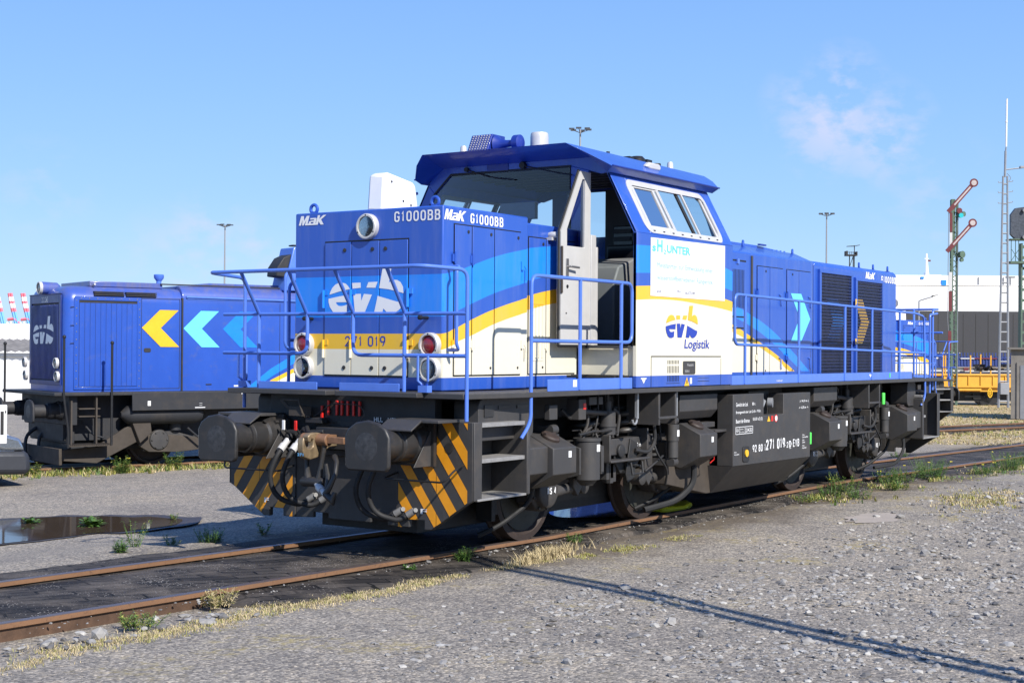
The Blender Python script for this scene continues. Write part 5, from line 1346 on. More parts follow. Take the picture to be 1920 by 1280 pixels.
# ---- fuel tank and side cover
b = MB()
b.prism([(4.75, .42), (4.75, .88), (5.3, .95), (8.45, .95), (8.62, .55), (8.05, .24), (5.75, .24)], 'y', -1.18, 1.18)
tank = b.build('fuel_tank', 'brown_dust', L, bevel=.01)
for s in (-1, 1):
    yo = s*1.50; b = MB()
    b.prism([(5.78, .565), (5.78, 1.385), (6.62, 1.385), (6.62, 1.12), (7.20, 1.12), (7.20, 1.37), (8.04, 1.37), (8.04, .55)], 'y', s*1.30, yo)
    b.add([(5.78, yo, .565), (8.04, yo, .55), (7.96, s*1.18, .24), (5.85, s*1.18, .24), (5.78, s*1.1, .565), (8.04, s*1.1, .55)], [(0, 1, 2, 3), (0, 3, 4), (1, 5, 2)])
    sc_ = b.build('tank_cover', 'frame_grey', L, bevel=.006)
    b = MB(); b.box(6.62, 7.20, *sorted((s*1.0, s*1.30)), 1.12, 1.40); b.build('filler_recess', 'dark_grey', sc_)
    b = MB(); b.lathe([(.075, 0), (.075, .05), (.05, .07)], (6.72, s*1.36, 1.30), (-.4, s, .1), 18); b.lathe([(.06, 0), (.06, .06)], (7.05, s*1.36, 1.26), (.3, s, 0), 18); b.tube([(6.75, s*1.33, 1.30), (6.85, s*1.36, 1.18), (6.98, s*1.34, 1.28)], .025, 8); b.build('filler_cap', 'galv', sc_)
tc_ = sc_
for ch in list(L.children):
    if ch.name.startswith('tank_cover'):
        if min(v.co.y for v in ch.data.vertices) < -1.4: tc_ = ch
yt = -1.503
text(tc_, 'lettering', 'Gewicht der Lok', 'text_white', 'y', 5.85, 6.17, 1.245, 1.29, yt, bold=.01); text(tc_, 'lettering', '80 t', 'text_white', 'y', 6.29, 6.37, 1.25, 1.285, yt, bold=.01)
text(tc_, 'lettering', 'Bremsgewicht der Lok G 65 t  P 90 t', 'text_white', 'y', 5.85, 6.53, 1.155, 1.195, yt, bold=.01)
text(tc_, 'lettering', 'Bauart der Bremse', 'text_white', 'y', 5.85, 6.22, 1.055, 1.10, yt, bold=.01); text(tc_, 'lettering', 'KE-GP mZ (D)', 'text_white', 'y', 6.31, 6.58, 1.06, 1.105, yt, bold=.01)
text(tc_, 'lettering', '|- 14,13 m -|', 'text_white', 'y', 7.70, 7.97, 1.245, 1.28, yt, bold=.02); text(tc_, 'lettering', '->  6,70 m  <-', 'text_white', 'y', 7.67, 7.97, 1.165, 1.20, yt, bold=.02)
lettering(tc_, 'fleet_number', '92 80 1', 'text_white', 'y', 6.31, 6.67, .70, .785, yt, w=.16); lettering(tc_, 'fleet_number', '271 019', 'text_white', 'y', 6.69, 7.24, .705, .83, yt, w=.18)
lettering(tc_, 'fleet_number', '-2', 'text_white', 'y', 7.25, 7.34, .705, .775, yt); lettering(tc_, 'fleet_number', 'D', 'text_white', 'y', 7.37, 7.43, .705, .785, yt, w=.16)
lettering(tc_, 'fleet_number', '-EVB', 'text_white', 'y', 7.44, 7.68, .705, .80, yt, w=.16)
b = MB()
b.box(7.37, 7.43, yt-.001, yt+.001, .690, .695)
for (x0, x1, z0, z1) in ((5.84, 6.31, 1.005, 1.011), (5.84, 6.31, .925, .931), (5.84, 5.846, .925, 1.01), (6.304, 6.31, .925, 1.01), (5.94, 5.944, .93, 1.0), (6.09, 6.094, .93, 1.0)): b.box(x0, x1, yt-.001, yt+.001, z0, z1)
b.build('notice_frame', 'white', tc_, smooth=0)
text(tc_, 'lettering', 'REV', 'text_white', 'y', 5.86, 5.93, .95, .99, yt); text(tc_, 'lettering', '22.04.2021', 'text_white', 'y', 6.105, 6.295, .945, .99, yt, bold=.01); text(tc_, 'lettering', 'nächste', 'text_white', 'y', 5.955, 6.05, .975, .993, yt); text(tc_, 'lettering', 'Revision', 'text_white', 'y', 5.955, 6.07, .943, .96, yt)
for z, a, c in ((.83, 'Ohne', 'Gewässerfilter'), (.765, 'Ohne', 'Zubehör'), (.695, 'Ohne', 'Kraftstoff')):
    text(tc_, 'lettering', a, 'text_white', 'y', 7.78, 7.85, z, z+.018, yt, bold=.01); text(tc_, 'lettering', c, 'text_white', 'y', 7.78, 7.78+.013*len(c), z-.028, z-.008, yt, bold=.01)
text(tc_, 'lettering', 'Öl im', 'text_white', 'y', 5.81, 5.87, .715, .735, yt, bold=.01); text(tc_, 'lettering', 'Hydrauliköl', 'text_white', 'y', 5.81, 5.94, .685, .705, yt, bold=.01)
b = MB(); b.sheet([(6.715, 1.045), (6.805, 1.045), (6.76, 1.115)], 'y', yt); b.build('warning_triangle', 'yellow', tc_, smooth=0)
b = MB(); b.lathe([(.045, 0), (.045, .002)], (6.975, -1.5005, 1.075), (0, -1, 0), 24); b.sheet([(6.83, 1.045), (6.89, 1.045), (6.89, 1.11), (6.83, 1.11)], 'y', yt); b.build('prohibition_sign', 'red', tc_)
b = MB(); b.lathe([(.033, 0), (.033, .002)], (6.975, -1.503, 1.075), (0, -1, 0), 24); b.build('sign_centre', 'white', tc_)
b = MB(); b.prism(rrect(6.03, 6.20, .60, .78, .03), 'y', -1.512, -1.50); k_ = b.build('valve_frame', 'dark_grey', tc_, bevel=.003)
b = MB(); b.lathe([(.042, 0), (.042, .012)], (6.115, -1.512, .70), (0, -1, 0), 20); b.build('valve_cap', 'yellow', k_)
b = MB(); b.box(8.08, 8.17, -1.47, -1.44, .70, .855); b.build('green_tag', 'green_tag', L, bevel=.01)
b = MB(); b.box(10.98, 11.06, -1.40, -1.37, 1.13, 1.30); b.build('green_tag', 'green_tag', L, bevel=.01)

# ---- sandboxes
for s in (-1, 1):
    for x0, x1 in ((1.95, 2.36), (4.96, 5.38), (8.70, 9.14), (11.74, 12.16)):
        b = MB(); b.prism([(s*.92, 1.10), (s*1.26, 1.08), (s*1.50, .965), (s*1.50, .72), (s*1.26, .58), (s*.92, .66)] if x0 > 2.4 or 1 else [], 'x', x0, x1)
        if x0 in (1.95, 11.74):
            xa = 1.60 if x0 == 1.95 else 12.16
            b.prism([(s*.92, 1.10), (s*1.24, 1.075), (s*1.44, .98), (s*1.44, .74), (s*1.24, .62), (s*.92, .66)], 'x', *sorted((xa, x0 if x0 == 1.95 else 12.52)))
        o = b.build('sandbox', 'frame_grey', L, bevel=.008)
        b = MB(); xm = (x0+x1)/2; nd = (0, s*.43, .9)
        b.lathe([(.095, 0), (.095, .025), (.08, .04), (.02, .045)], (xm, s*1.33, 1.045), nd, 24); b.box(xm-.09, xm+.09, s*1.33-.012, s*1.33+.012, 1.085, 1.10)
        b.build('filler_lid', 'wheel_rust', o)
        b = MB(); b.box(xm+.06, xm+.11, *sorted((s*1.50, s*1.503)), .87, .93); b.build('sticker', 'white', o)
        b = MB(); b.tube(rounded([(xm, s*1.15, .60), (xm, s*1.1, .42), (xm-.28, s*.95, .22), (xm-.42, s*.80, .13)], .15), .022, 8); b.build('sand_pipe', 'rubber', o)

# ---- bogies
def bogie(xc):
    root = bpy.data.objects.new('bogie', None); C.objects.link(root); root.parent = L
    for wx in (-1.2, 1.2):
        w = MB(); ax = MB()
        for s in (-1, 1):
            w.lathe([(.20, .63), (.40, .65), (.43, .625), (.528, .620), (.528, .645), (.503, .66), (.500, .775), (.44, .78), (.41, .745), (.20, .745), (.20, .63)], (xc+wx, 0, .5), (0, s, 0), 48)
        o = w.build('wheelset', 'wheel_rust', root)
        d = MB()
        for s in (-1, 1): d.lathe([(.12, .744), (.40, .744), (.40, .756), (.12, .77)], (xc+wx, 0, .5), (0, s, 0), 40)
        d.build('brake_disc', 'olive_disc', o)
        d = MB()
        for s in (-1, 1):
            for k in range(8):
                a = 2*PI*k/8+.2; d.lathe([(.02, 0), (.02, .012)], (xc+wx+.27*math.cos(a), s*.752, .5+.27*math.sin(a)), (0, s, 0), 8)
        d.build('disc_bolt', 'black', o)
        d = MB(); d.cyl((xc+wx, -1.0, .5), (xc+wx, 1.0, .5), .09); d.build('axle', 'dark_grey', o)
        for s in (-1, 1):
            d = MB(); d.lathe([(.20, .80), (.20, .98), (.17, 1.0), (.165, 1.06), (.13, 1.085), (.001, 1.09)], (xc+wx, 0, .5), (0, s, 0), 30)
            d.box(xc+wx-.16, xc+wx+.16, *sorted((s*.82, s*1.02)), .42, .72); d.prism([(xc+wx-.20, .62), (xc+wx+.20, .62), (xc+wx+.26, .40), (xc+wx-.26, .40)], 'y', s*.84, s*.98)
            ab_ = d.build('axle_box', 'frame_grey', root, bevel=.008)
            d = MB()
            for k in range(8):
                a = 2*PI*k/8+.3; d.lathe([(.014, 0), (.014, .018)], (xc+wx+.185*math.cos(a), s*.995, .5+.185*math.sin(a)), (0, s, 0), 6)
            d.build('cap_bolt', 'frame_grey', ab_)
            # axlebox link arm with rubber joint, coil spring pair, damper
            dr = -1 if wx > 0 else 1
            d = MB(); d.tube([(xc+wx, s*1.0, .47), (xc+wx+dr*.34, s*1.05, .50), (xc+wx+dr*.60, s*1.05, .52)], [.07, .05, .075], 12); d.lathe([(.085, -.06), (.085, .06), (.05, .08)], (xc+wx+dr*.60, s*1.05, .52), (0, s, 0), 18)
            d.build('link_arm', 'frame_grey', root)
            d = MB()
            for ox in (.16*dr, ):
                d.helix((xc+wx+ox, s*.98, .70), .105, .024, 3.6, .22, 8)
            d.build('axle_spring', 'grease', root)
            d = MB(); xd = xc+wx+(-.24 if wx > 0 else -.30)
            d.cyl((xd, s*1.28, .72), (xd, s*1.28, .92), .062, n=18); d.cyl((xd, s*1.28, .90), (xd, s*1.28, 1.08), .07, n=18); d.lathe([(.05, -.05), (.05, .05)], (xd, s*1.28, 1.12), (1, 0, 0), 14); d.lathe([(.05, -.05), (.05, .05)], (xd, s*1.28, .67), (1, 0, 0), 14); d.box(xd-.04, xd+.04, *sorted((s*1.0, s*1.26)), .63, .70); d.box(xd-.04, xd+.04, *sorted((s*.9, s*1.26)), 1.09, 1.15)
            dm = d.build('damper', 'frame_grey', root)
            d = MB(); d.box(xd-.03, xd+.02, *sorted((s*1.349, s*1.352)), .95, 1.02); d.build('sticker', 'white', dm)
            # brake block and hanger
            d = MB(); sd_ = -dr
            d.prism([(xc+wx+sd_*.50, .30), (xc+wx+sd_*.56, .30), (xc+wx+sd_*.60, .50), (xc+wx+sd_*.57, .66), (xc+wx+sd_*.53, .5)], 'y', s*.68, s*.80); d.box(*sorted((xc+wx+sd_*.60, xc+wx+sd_*.66)), *sorted((s*.66, s*.84)), .25, .95)
            d.build('brake_block', 'dark_grey', root)
    for s in (-1, 1):
        d = MB()
        d.prism([(xc-1.75, .84), (xc-1.75, .97), (xc-.60, .97), (xc-.42, .80), (xc+.42, .80), (xc+.60, .97), (xc+1.75, .97), (xc+1.75, .84), (xc+.75, .84), (xc+.50, .58), (xc-.50, .58), (xc-.75, .84)], 'y', s*.92, s*1.06)
        d.prism([(xc-1.45, .96), (xc-1.28, .96), (xc-1.33, 1.02), (xc-1.40, 1.02)], 'y', s*.95, s*1.05)
        for ox in (-.75, .72):
            d.prism([(xc+ox-.07, .97), (xc+ox+.07, .97), (xc+ox+.09, .52), (xc+ox, .42), (xc+ox-.09, .52)], 'y', s*1.06, s*1.12)
        d.box(xc-.40, xc+.42, *sorted((s*1.06, s*1.20)), .80, .97); d.box(xc-.40, xc-.37, *sorted((s*1.06, s*1.28)), .74, 1.02); d.box(xc+.39, xc+.42, *sorted((s*1.06, s*1.28)), .74, 1.06)
        d.box(xc-.40, xc+.42, *sorted((s*1.06, s*1.30)), .735, .76)
        d.build('bogie_frame', 'frame_grey', root, bevel=.008)
        d = MB()
        for ox in (.38, -.42):
            d.helix((xc+ox, s*.98, .98), .135, .032, 3.4, .30, 10)
        d.build('coil_spring', 'grease', root)
        d = MB(); d.cyl((xc-.80, s*1.25, .60), (xc-.80, s*1.25, .98), .13, n=24); d.lathe([(.14, 0), (.14, .03)], (xc-.80, s*1.25, .98), (0, 0, 1), 24); d.lathe([(.11, 0), (.06, .06)], (xc-.80, s*1.25, .60), (0, 0, -1), 20)
        d.prism([(s*1.08, .60), (s*1.30, .66), (s*1.30, .92), (s*1.08, .98)], 'x', xc-.60, xc-.55); d.prism([(s*1.08, .60), (s*1.30, .66), (s*1.30, .92), (s*1.08, .98)], 'x', xc-1.02, xc-.99)
        d.tube([(xc-.80, s*1.2, 1.0), (xc-.72, s*1.2, 1.08), (xc-.55, s*1.15, 1.10)], .014, 6)
        bc = d.build('brake_cylinder', 'frame_grey', root, bevel=.003)
        d = MB(); d.box(xc-.83, xc-.77, *sorted((s*1.381, s*1.384)), .88, .95); d.build('sticker', 'white', bc)
        d = MB()
        d.cyl((xc-.28, s*1.18, 1.02), (xc-.28, s*1.18, 1.26), .085, n=18); d.lathe([(.095, 0), (.095, .03)], (xc-.28, s*1.18, 1.10), (0, 0, 1), 18); d.cyl((xc-.28, s*1.18, 1.26), (xc-.28, s*1.18, 1.36), .04, n=12); d.cyl((xc-.28, s*1.18, 1.36), (xc-.28, s*1.18, 1.45), .018, n=10)
        d.cyl((xc-.36, s*1.2, 1.24), (xc-.86, s*1.25, 1.27), .026, n=10); d.tube(rounded([(xc-.20, s*1.2, 1.28), (xc-.10, s*1.22, 1.22), (xc-.12, s*1.2, 1.0)], .06), .018, 8)
        d.build('sanding_valve', 'frame_grey', root)
        d = MB(); d.tube(rounded([(xc-.86, s*1.25, 1.27), (xc-1.1, s*1.25, 1.20), (xc-1.2, s*1.2, 1.30)], .05), .016, 6)
        for k, (xa, za, xb_, zb) in enumerate(((-.9, 1.04, -.45, 1.06), (-.5, 1.06, -.15, 1.03), (-.6, .92, -.6, 1.06), (.1, .70, .45, .60), (.45, .60, .85, .74))):
            d.tube([(xc+xa, s*1.22, za), (xc+(xa+xb_)/2, s*1.25, (za+zb)/2+.02), (xc+xb_, s*1.22, zb)], .013, 6)
        d.tube(rounded([(xc+.45, s*1.32, 1.38), (xc+.45, s*1.32, 1.12), (xc+.50, s*1.32, .92), (xc+.38, s*1.30, .80), (xc+.20, s*1.24, .84)], .12), .020, 8)
        d.tube(rounded([(xc+.62, s*1.20, .98), (xc+.60, s*1.28, .78), (xc+.85, s*1.28, .60), (xc+.95, s*1.2, .42)], .12), .013, 6)
        d.tube([(xc+.0, s*1.3, .72), (xc+.0, s*1.32, .60), (xc+.22, s*1.32, .60), (xc+.24, s*1.3, .72)], .013, 6)
        d.build('pipework', 'dark_grey', root)
        d = MB(); d.cyl((xc+.0, s*.95, 1.0), (xc+.0, s*.95, 1.4), .12, n=16); d.box(xc+.05, xc+.28, *sorted((s*.95, s*1.15)), .62, .72)
        d.prism([(xc-.18, .97), (xc+.12, .97), (xc+.10, .64), (xc+.0, .60), (xc-.12, .72)], 'y', s*1.08, s*1.18)
        d.prism([(xc+.14, .96), (xc+.30, .90), (xc+.22, .55), (xc+.08, .50), (xc+.05, .60)], 'y', s*1.20, s*1.22)
        d.lathe([(.07, 0), (.07, .05), (.03, .06)], (xc-.06, s*1.18, .84), (0, s, 0), 16)
        d.build('brake_rigging', 'dark_grey', root, bevel=.006)
    for s in (-1, 1):
        r4 = random.Random(11+s+int(xc)); d = MB()
        for k in range(16):
            x0 = xc+r4.uniform(-1.1, 1.15); zz = r4.uniform(.98, 1.40); y0 = s*r4.uniform(.88, 1.12); ln = r4.uniform(.12, .55)
            if k % 3 == 0: d.box(x0, x0+r4.uniform(.05, .16), *sorted((y0, y0+s*r4.uniform(.03, .10))), zz-.08, zz)
            elif k % 3 == 1: d.tube(rounded([(x0, y0, zz), (x0+ln, y0, zz), (x0+ln, y0+s*.03, zz-r4.uniform(.1, .3))], .04), r4.uniform(.008, .018), 6)
            else: d.tube(rounded([(x0, y0+s*.08, 1.43), (x0+r4.uniform(-.08, .08), y0+s*.12, zz), (x0+r4.uniform(-.2, .2), y0, zz-.35)], .08), r4.uniform(.010, .017), 6)
        for k in range(14):
            x0 = xc+r4.uniform(-1.7, 1.7); d.lathe([(.016, 0), (.016, .014)], (x0, s*1.06, .905+r4.uniform(-.04, .04)), (0, s, 0), 6)
        for k in range(7):
            x0 = xc+r4.uniform(-.6, .6); d.box(x0, x0+.06, *sorted((s*1.06, s*1.16)), .50+r4.uniform(0, .25), .84)
        d.build('pipework', 'frame_grey', root, bevel=.003)
        d = MB(); d.box(xc-.95, xc+.95, *sorted((s*.55, s*.60)), .30, .95); d.build('bogie_beam_light_block', 'black', root)  # black plates added between the wheels to close light gaps, no modelled part
    d = MB(); d.box(xc-1.6, xc+1.6, -.55, .55, .62, .95); d.box(xc-.4, xc+.4, -.9, .9, .55, .95); d.box(xc-1.9, xc-1.7, -.95, .95, .75, .95); d.box(xc+1.7, xc+1.9, -.95, .95, .75, .95); d.build('bogie_beam_light_block', 'black', root)
    return root
bg1 = bogie(3.765)
bg2 = bogie(10.40)
for xa, s_ in ((2.565, 'RS 4'), (4.965, 'RS 3'), (9.20, 'RS 2'), (11.60, 'RS 1')):
    lettering(bg1 if xa < 6 else bg2, 'lettering', s_.replace('1', '1'), 'text_white', 'y', xa-.075, xa+.075, .475, .54, -1.096, w=.2)
text(bg1, 'lettering', '2,40 m', 'text_white', 'y', 3.98, 4.16, .86, .91, -1.204, bold=.01)
# boxes and hooks hanging under the deck
b = MB()
for s in (-1, 1):
    b.prism([(s*.9, 1.40), (s*1.38, 1.40), (s*1.38, 1.22), (s*1.30, 1.13), (s*.9, 1.13)], 'x', 4.70, 5.62)
    b.prism([(s*.9, 1.42), (s*1.38, 1.42), (s*1.38, 1.24), (s*1.30, 1.16), (s*.9, 1.16)], 'x', 8.45, 9.25)
    b.box(5.30, 5.62, *sorted((s*1.05, s*1.35)), 1.02, 1.08); b.box(5.5, 5.78, *sorted((s*1.0, s*1.42)), .96, .99)
    b.box(2.10, 2.24, *sorted((s*1.30, s*1.36)), 1.22, 1.36); b.box(2.66, 2.80, *sorted((s*1.20, s*1.34)), 1.20, 1.40); b.box(2.86, 3.0, *sorted((s*1.20, s*1.34)), 1.34, 1.42); b.box(3.04, 3.12, *sorted((s*1.20, s*1.34)), 1.34, 1.42)
b.build('equipment_box', 'frame_grey', L, bevel=.006)
b = MB(); b.box(2.74, 2.79, -1.344, -1.34, 1.30, 1.36); b.build('warning_sticker', 'red', L)
b = MB()
for s in (-1, 1):
    for x in (3.66, 4.52): b.tube(arc((x, 1.17), .045, 180, 400, 8, lambda a, c: (a, s*1.40, c)), .012, 8); b.box(x+.03, x+.06, *sorted((s*1.385, s*1.415)), 1.18, 1.44)
b.build('cable_hook', 'galv', L)
b = MB(); b.prism(rrect(5.5, 5.68, .80, .90, .02), 'y', -1.26, -1.18); b.build('tank_plate', 'frame_grey', L, bevel=.01)
b = MB(); b.cyl((5.42, -1.40, .80), (5.46, -1.45, .80), .03); b.tube([(5.46, -1.42, .78), (5.50, -1.4, .66), (5.44, -1.38, .62)], .006, 6); b.build('red_tap', 'red', L)
b = MB(); b.tube(rounded([(5.2, -1.3, .60), (5.2, -1.3, .40), (5.0, -1.2, .22), (4.6, -1.0, .14)], .2), .035, 8); b.build('drain_hose', 'rubber', L)
b = MB(); b.tube(rounded([(12.3, -1.2, .7), (12.35, -1.25, .45), (12.15, -1.2, .20), (11.7, -1.0, .16)], .2), .025, 8); b.build('drain_hose', 'rubber', L)
b = MB(); b.box(12.62, 13.0, -.95, -.55, 1.0, 1.30); b.build('rear_box', 'frame_grey', L, bevel=.02)

# oil-absorbing yellow bag lying by the second wheel
b = MB(); b.prism([(6.0, -.50), (6.35, -.62), (6.78, -.48), (7.0, -.30), (6.7, -.12), (6.2, -.15), (5.95, -.30)], 'z', -.075, .015)
tag(b.build('oil_pad', 'hi_vis', None, bevel=.03), 'bright yellow absorbent pad lying inside the rail beside the second wheel', 'oil pad')

split_parts(L); flatten(L)

# ============================================================ SECOND LOCOMOTIVE OF THE SAME KIND (turned round, on the angled track)
sis = copy_tree(L)
q = T2(23.98, 0)
sis.location = (q[0], q[1], -.355); sis.rotation_euler = (0, 0, A2+PI)
sis['label'] = 'mostly hidden blue and cream diesel locomotive whose railed end shows behind the large one'
maker(sis, 'y', 2.1, 1.75, 3.05, 3.13, HW+.004); lettering(sis, 'lettering', 'G1000BB', 'text_white', 'y', 1.6, 1.06, 3.045, 3.12, HW+.004)
sis['group'] = L['group'] = 'modern shunting locomotives'

# ============================================================ OLDER LOCOMOTIVE (left, rounded hood)
q = T2(0, 0)
V = thing('old_locomotive', 'older blue diesel locomotive at left with rounded hood and yellow, pale and blue arrows', 'locomotive', (q[0], q[1], 0), A2)
def rounded_hood(x0, x1, hw, z0, z1, r, nose=.22, n=7):
    """hood with rounded shoulders and a rounded front edge"""
    m = MB(); rings = []
    def ring(x, inset, dz):
        w = hw-inset; zt = z1-dz; rr = max(.05, r-inset*.3); P = [(-w, z0)]
        for i in range(n+1):
            a = PI-PI/2*i/n; P.append((-w+rr+rr*math.cos(a), zt-rr+rr*math.sin(a)))
        for i in range(n+1):
            a = PI/2-PI/2*i/n; P.append((w-rr+rr*math.cos(a), zt-rr+rr*math.sin(a)))
        P.append((w, z0)); return [(x, y, z) for y, z in P]
    st = []
    for i in range(6):
        a = PI/2*i/5; st.append((x0+nose-nose*math.sin(PI/2-a), nose*.75*(1-math.sin(a)), nose*.75*(1-math.sin(a))))
    st.append((x1, 0, 0))
    for s_ in st: rings.append(ring(*s_))
    k = len(rings[0])
    for rg in rings: m.v += rg
    for i in range(len(rings)-1):
        for j in range(k-1): m.f.append((i*k+j, (i+1)*k+j, (i+1)*k+j+1, i*k+j+1)); m.mi.append(0)
    m.f.append(list(range(k))[::-1]); m.mi.append(0)
    return m
t = NT('old_blue')
c = t.mix(t.math('MULTIPLY', t.noise(1.3, 7, .7, (1, 1, .5)), 1.0), (.014, .058, .32), (.032, .105, .50))
sep = t.n.new('ShaderNodeSeparateXYZ'); t.l.new(t.tc.outputs['Object'], sep.inputs[0])
c = t.mix(t.math('MULTIPLY', t.math('SUBTRACT', t.noise(5, 7, .7), .56), 2.4, True), c, (.12, .13, .20))
grime = t.math('MULTIPLY', t.math('SUBTRACT', t.noise(2.4, 7, .7, (2.5, 2.5, .4)), .42), 1.6, True)
top = t.math('MULTIPLY', t.math('SUBTRACT', sep.outputs[2], 2.72), 3.0, True)
c = t.mix(t.math('MULTIPLY', t.math('MULTIPLY', t.math('ADD', grime, .25), top), .95, True), c, (.20, .17, .16))
t.val(t.b.inputs['Base Color'], c); t.b.inputs['Roughness'].default_value = .33; t.b.inputs['Coat Weight'].default_value = .4; t.b.inputs['Coat Roughness'].default_value = .12
t.bump(t.noise(1.7, 2), .12, .03); M['old_blue'] = t.m
m = rounded_hood(-2.50, -.20, 1.0, 1.0-.28, 3.02-.35+.35*0, .20) if 0 else rounded_hood(-2.50, -.20, 1.0, 1.05, 3.02, .30)
hoodv = m.build('engine_hood', 'old_blue', V, smooth=50)
m = rounded_hood(-.20, 9.0, 1.02, 1.05, 3.08, .26, nose=.02); hv2 = m.build('engine_hood', 'old_blue', V, smooth=50)
b = MB(); b.box(-.215, -.185, -1.035, 1.035, 1.05, 2.84); b.build('hood_joint', 'old_black', V)
b = MB(); b.prism([(-1.03, .70), (-1.025, 2.70), (-.86, 2.99), (-.6, 3.065), (.6, 3.065), (.86, 2.99), (1.025, 2.70), (1.03, .70)], 'x', -.18, -.165) if 0 else b.box(-.55, 9.0, -.80, -.76, 3.09, 3.115)
b.build('roof_edge', 'old_black', hv2)
zo = -.35
yS = -1.003
# louvred panel
b = MB(); b.sheet([(-2.24, 1.14), (-1.11, 1.14), (-1.11, 2.75), (-2.24, 2.75)], 'y', yS); lv = b.build('vent_recess', 'old_black', hoodv, smooth=0)
b = MB()
for k in range(11):
    x = -2.23+k*.102; b.prism([(x, yS-.002), (x, yS-.010), (x+.082, yS-.030), (x+.090, yS-.028), (x+.090, yS-.002)], 'z', 1.15, 2.70)
b.build('vent_slats', 'old_blue', hoodv)
b = MB()
for (x0, x1, z0, z1) in ((-2.33, -2.24, 1.09, 2.82), (-1.11, -1.03, 1.09, 2.82), (-2.24, -1.11, 2.75, 2.82), (-2.24, -1.11, 1.09, 1.14)): b.box(x0, x1, yS-.014, yS, z0, z1)
fr = b.build('vent_frame', 'old_blue', hoodv, bevel=.003)
b = MB()
for k in range(12): b.cyl((-2.29, yS-.014, 1.15+k*.145), (-2.29, yS-.022, 1.15+k*.145), .010, n=8); b.cyl((-1.07, yS-.014, 1.15+k*.145), (-1.07, yS-.022, 1.15+k*.145), .010, n=8)
for k in range(8): b.cyl((-2.2+k*.155, yS-.014, 2.785), (-2.2+k*.155, yS-.022, 2.785), .010, n=8)
b.build('rivet', 'steel', fr)
b = MB()
for k in range(3):
    z = 2.845+k*.030
    b.box(-1.95, -1.36, yS-.010, yS+.06, z, z+.018); b.box(-1.33, -.72, yS-.010, yS+.06, z, z+.018)
b.build('vent_slot', 'old_black', hoodv)
b = MB()
for (x0, x1, z0, z1) in ((-1.02, -.245, 2.815, 2.823), (-1.025, -1.017, 1.10, 2.82), (-.25, -.242, 1.10, 2.82), (-1.02, -.25, 1.095, 1.103)): b.box(x0, x1, yS-.004, yS, z0, z1)
b.box(-.95, -.82, yS-.004, yS, 1.42, 1.52) if 0 else None
b.prism(rrect(-.97, -.83, 1.79, 1.87, .03), 'y', yS-.005, yS)
b.build('door_joint', 'old_black', hoodv, smooth=0)
b = MB(); b.tube([(-.13, -1.035, 2.86), (2.9, -1.035, 2.84)], .022, 8); b.box(-.10, 2.9, -1.030, -1.0, 2.815, 2.83); b.build('grab_rail', 'rail_blue', hv2)
z0 = 0
def ar(xt, w, name_mat, y):
    b = MB(); dx = 0; top, mid, bot = 2.60+z0, 2.255+z0, 1.895+z0
    b.sheet([(xt, mid), (xt+.36, top), (xt+.74, top), (xt+.38, mid), (xt+.76, bot), (xt+.38, bot)], 'y', y); b.build('arrow', name_mat, V, smooth=0)
ar(-1.015, 0, 'yellow', yS-.006); ar(-.175, 0, 'cyan', -1.024); ar(.655, 0, 'lblue', -1.024)
b = MB(); b.m = 0; b.sheet([(1.15, 1.07), (1.35, 1.07), (1.75, 1.33), (2.6, 1.77), (2.6, 1.97), (1.7, 1.47)], 'y', -1.024)
b.m = 1; b.sheet([(1.72, 1.25), (2.6, 1.65), (2.6, 1.57), (1.85, 1.22), (1.62, 1.07), (1.45, 1.07)], 'y', -1.024); b.m = 2; b.sheet([(1.62, 1.07), (1.85, 1.22), (2.6, 1.57), (2.6, 1.07)], 'y', -1.024)
b.build('livery_stripe', ['lblue', 'yellow', 'cream'], V, smooth=0)
b = MB()
for z in (1.95, 2.28, 2.62): b.box(-2.46, -2.30, -.975, -.968, z, z+.008) if 0 else b.tube([(-2.40, -1.002, z), (-2.33, -1.006, z)], .006, 5)
for x in (1.9, 3.2): b.box(x, x+.008, -1.026, -1.02, 1.10, 2.78)
b.box(.3, .42, -1.030, -1.02, 1.16, 1.18); b.box(1.1, 1.22, -1.030, -1.02, 1.16, 1.18); b.build('panel_joint', 'old_black', hv2, smooth=0)
b = MB(); b.box(.9, 1.0, -1.024, -1.021, 1.12, 1.15); b.box(2.05, 2.12, -1.024, -1.021, 1.2, 1.26); b.build('notice', 'white', hv2, smooth=0)
# roof items
b = MB(); b.box(-1.95, -.50, -.76, .76, 3.02, 3.12) ; b.build('roof_box', 'old_blue', V, bevel=.01)
b = MB(); b.lathe([(.05, 0), (.05, .10), (.095, .16), (.10, .22), (.085, .235), (.085, .20), (.001, .19)], (-.40, -.35, 3.08), (0, 0, 1), 20); b.build('exhaust_funnel', 'rail_blue', V)
b = MB(); b.prism([(.0, 3.08), (2.1, 3.08), (2.1, 3.16), (.5, 3.16)], 'y', -.7, .7); b.build('roof_hatch', 'old_blue', V, bevel=.01)
b = MB(); b.cyl((-1.9, -.82, 3.04), (-1.9, -.9, 3.06), .02); b.build('roof_clamp', 'steel', V)
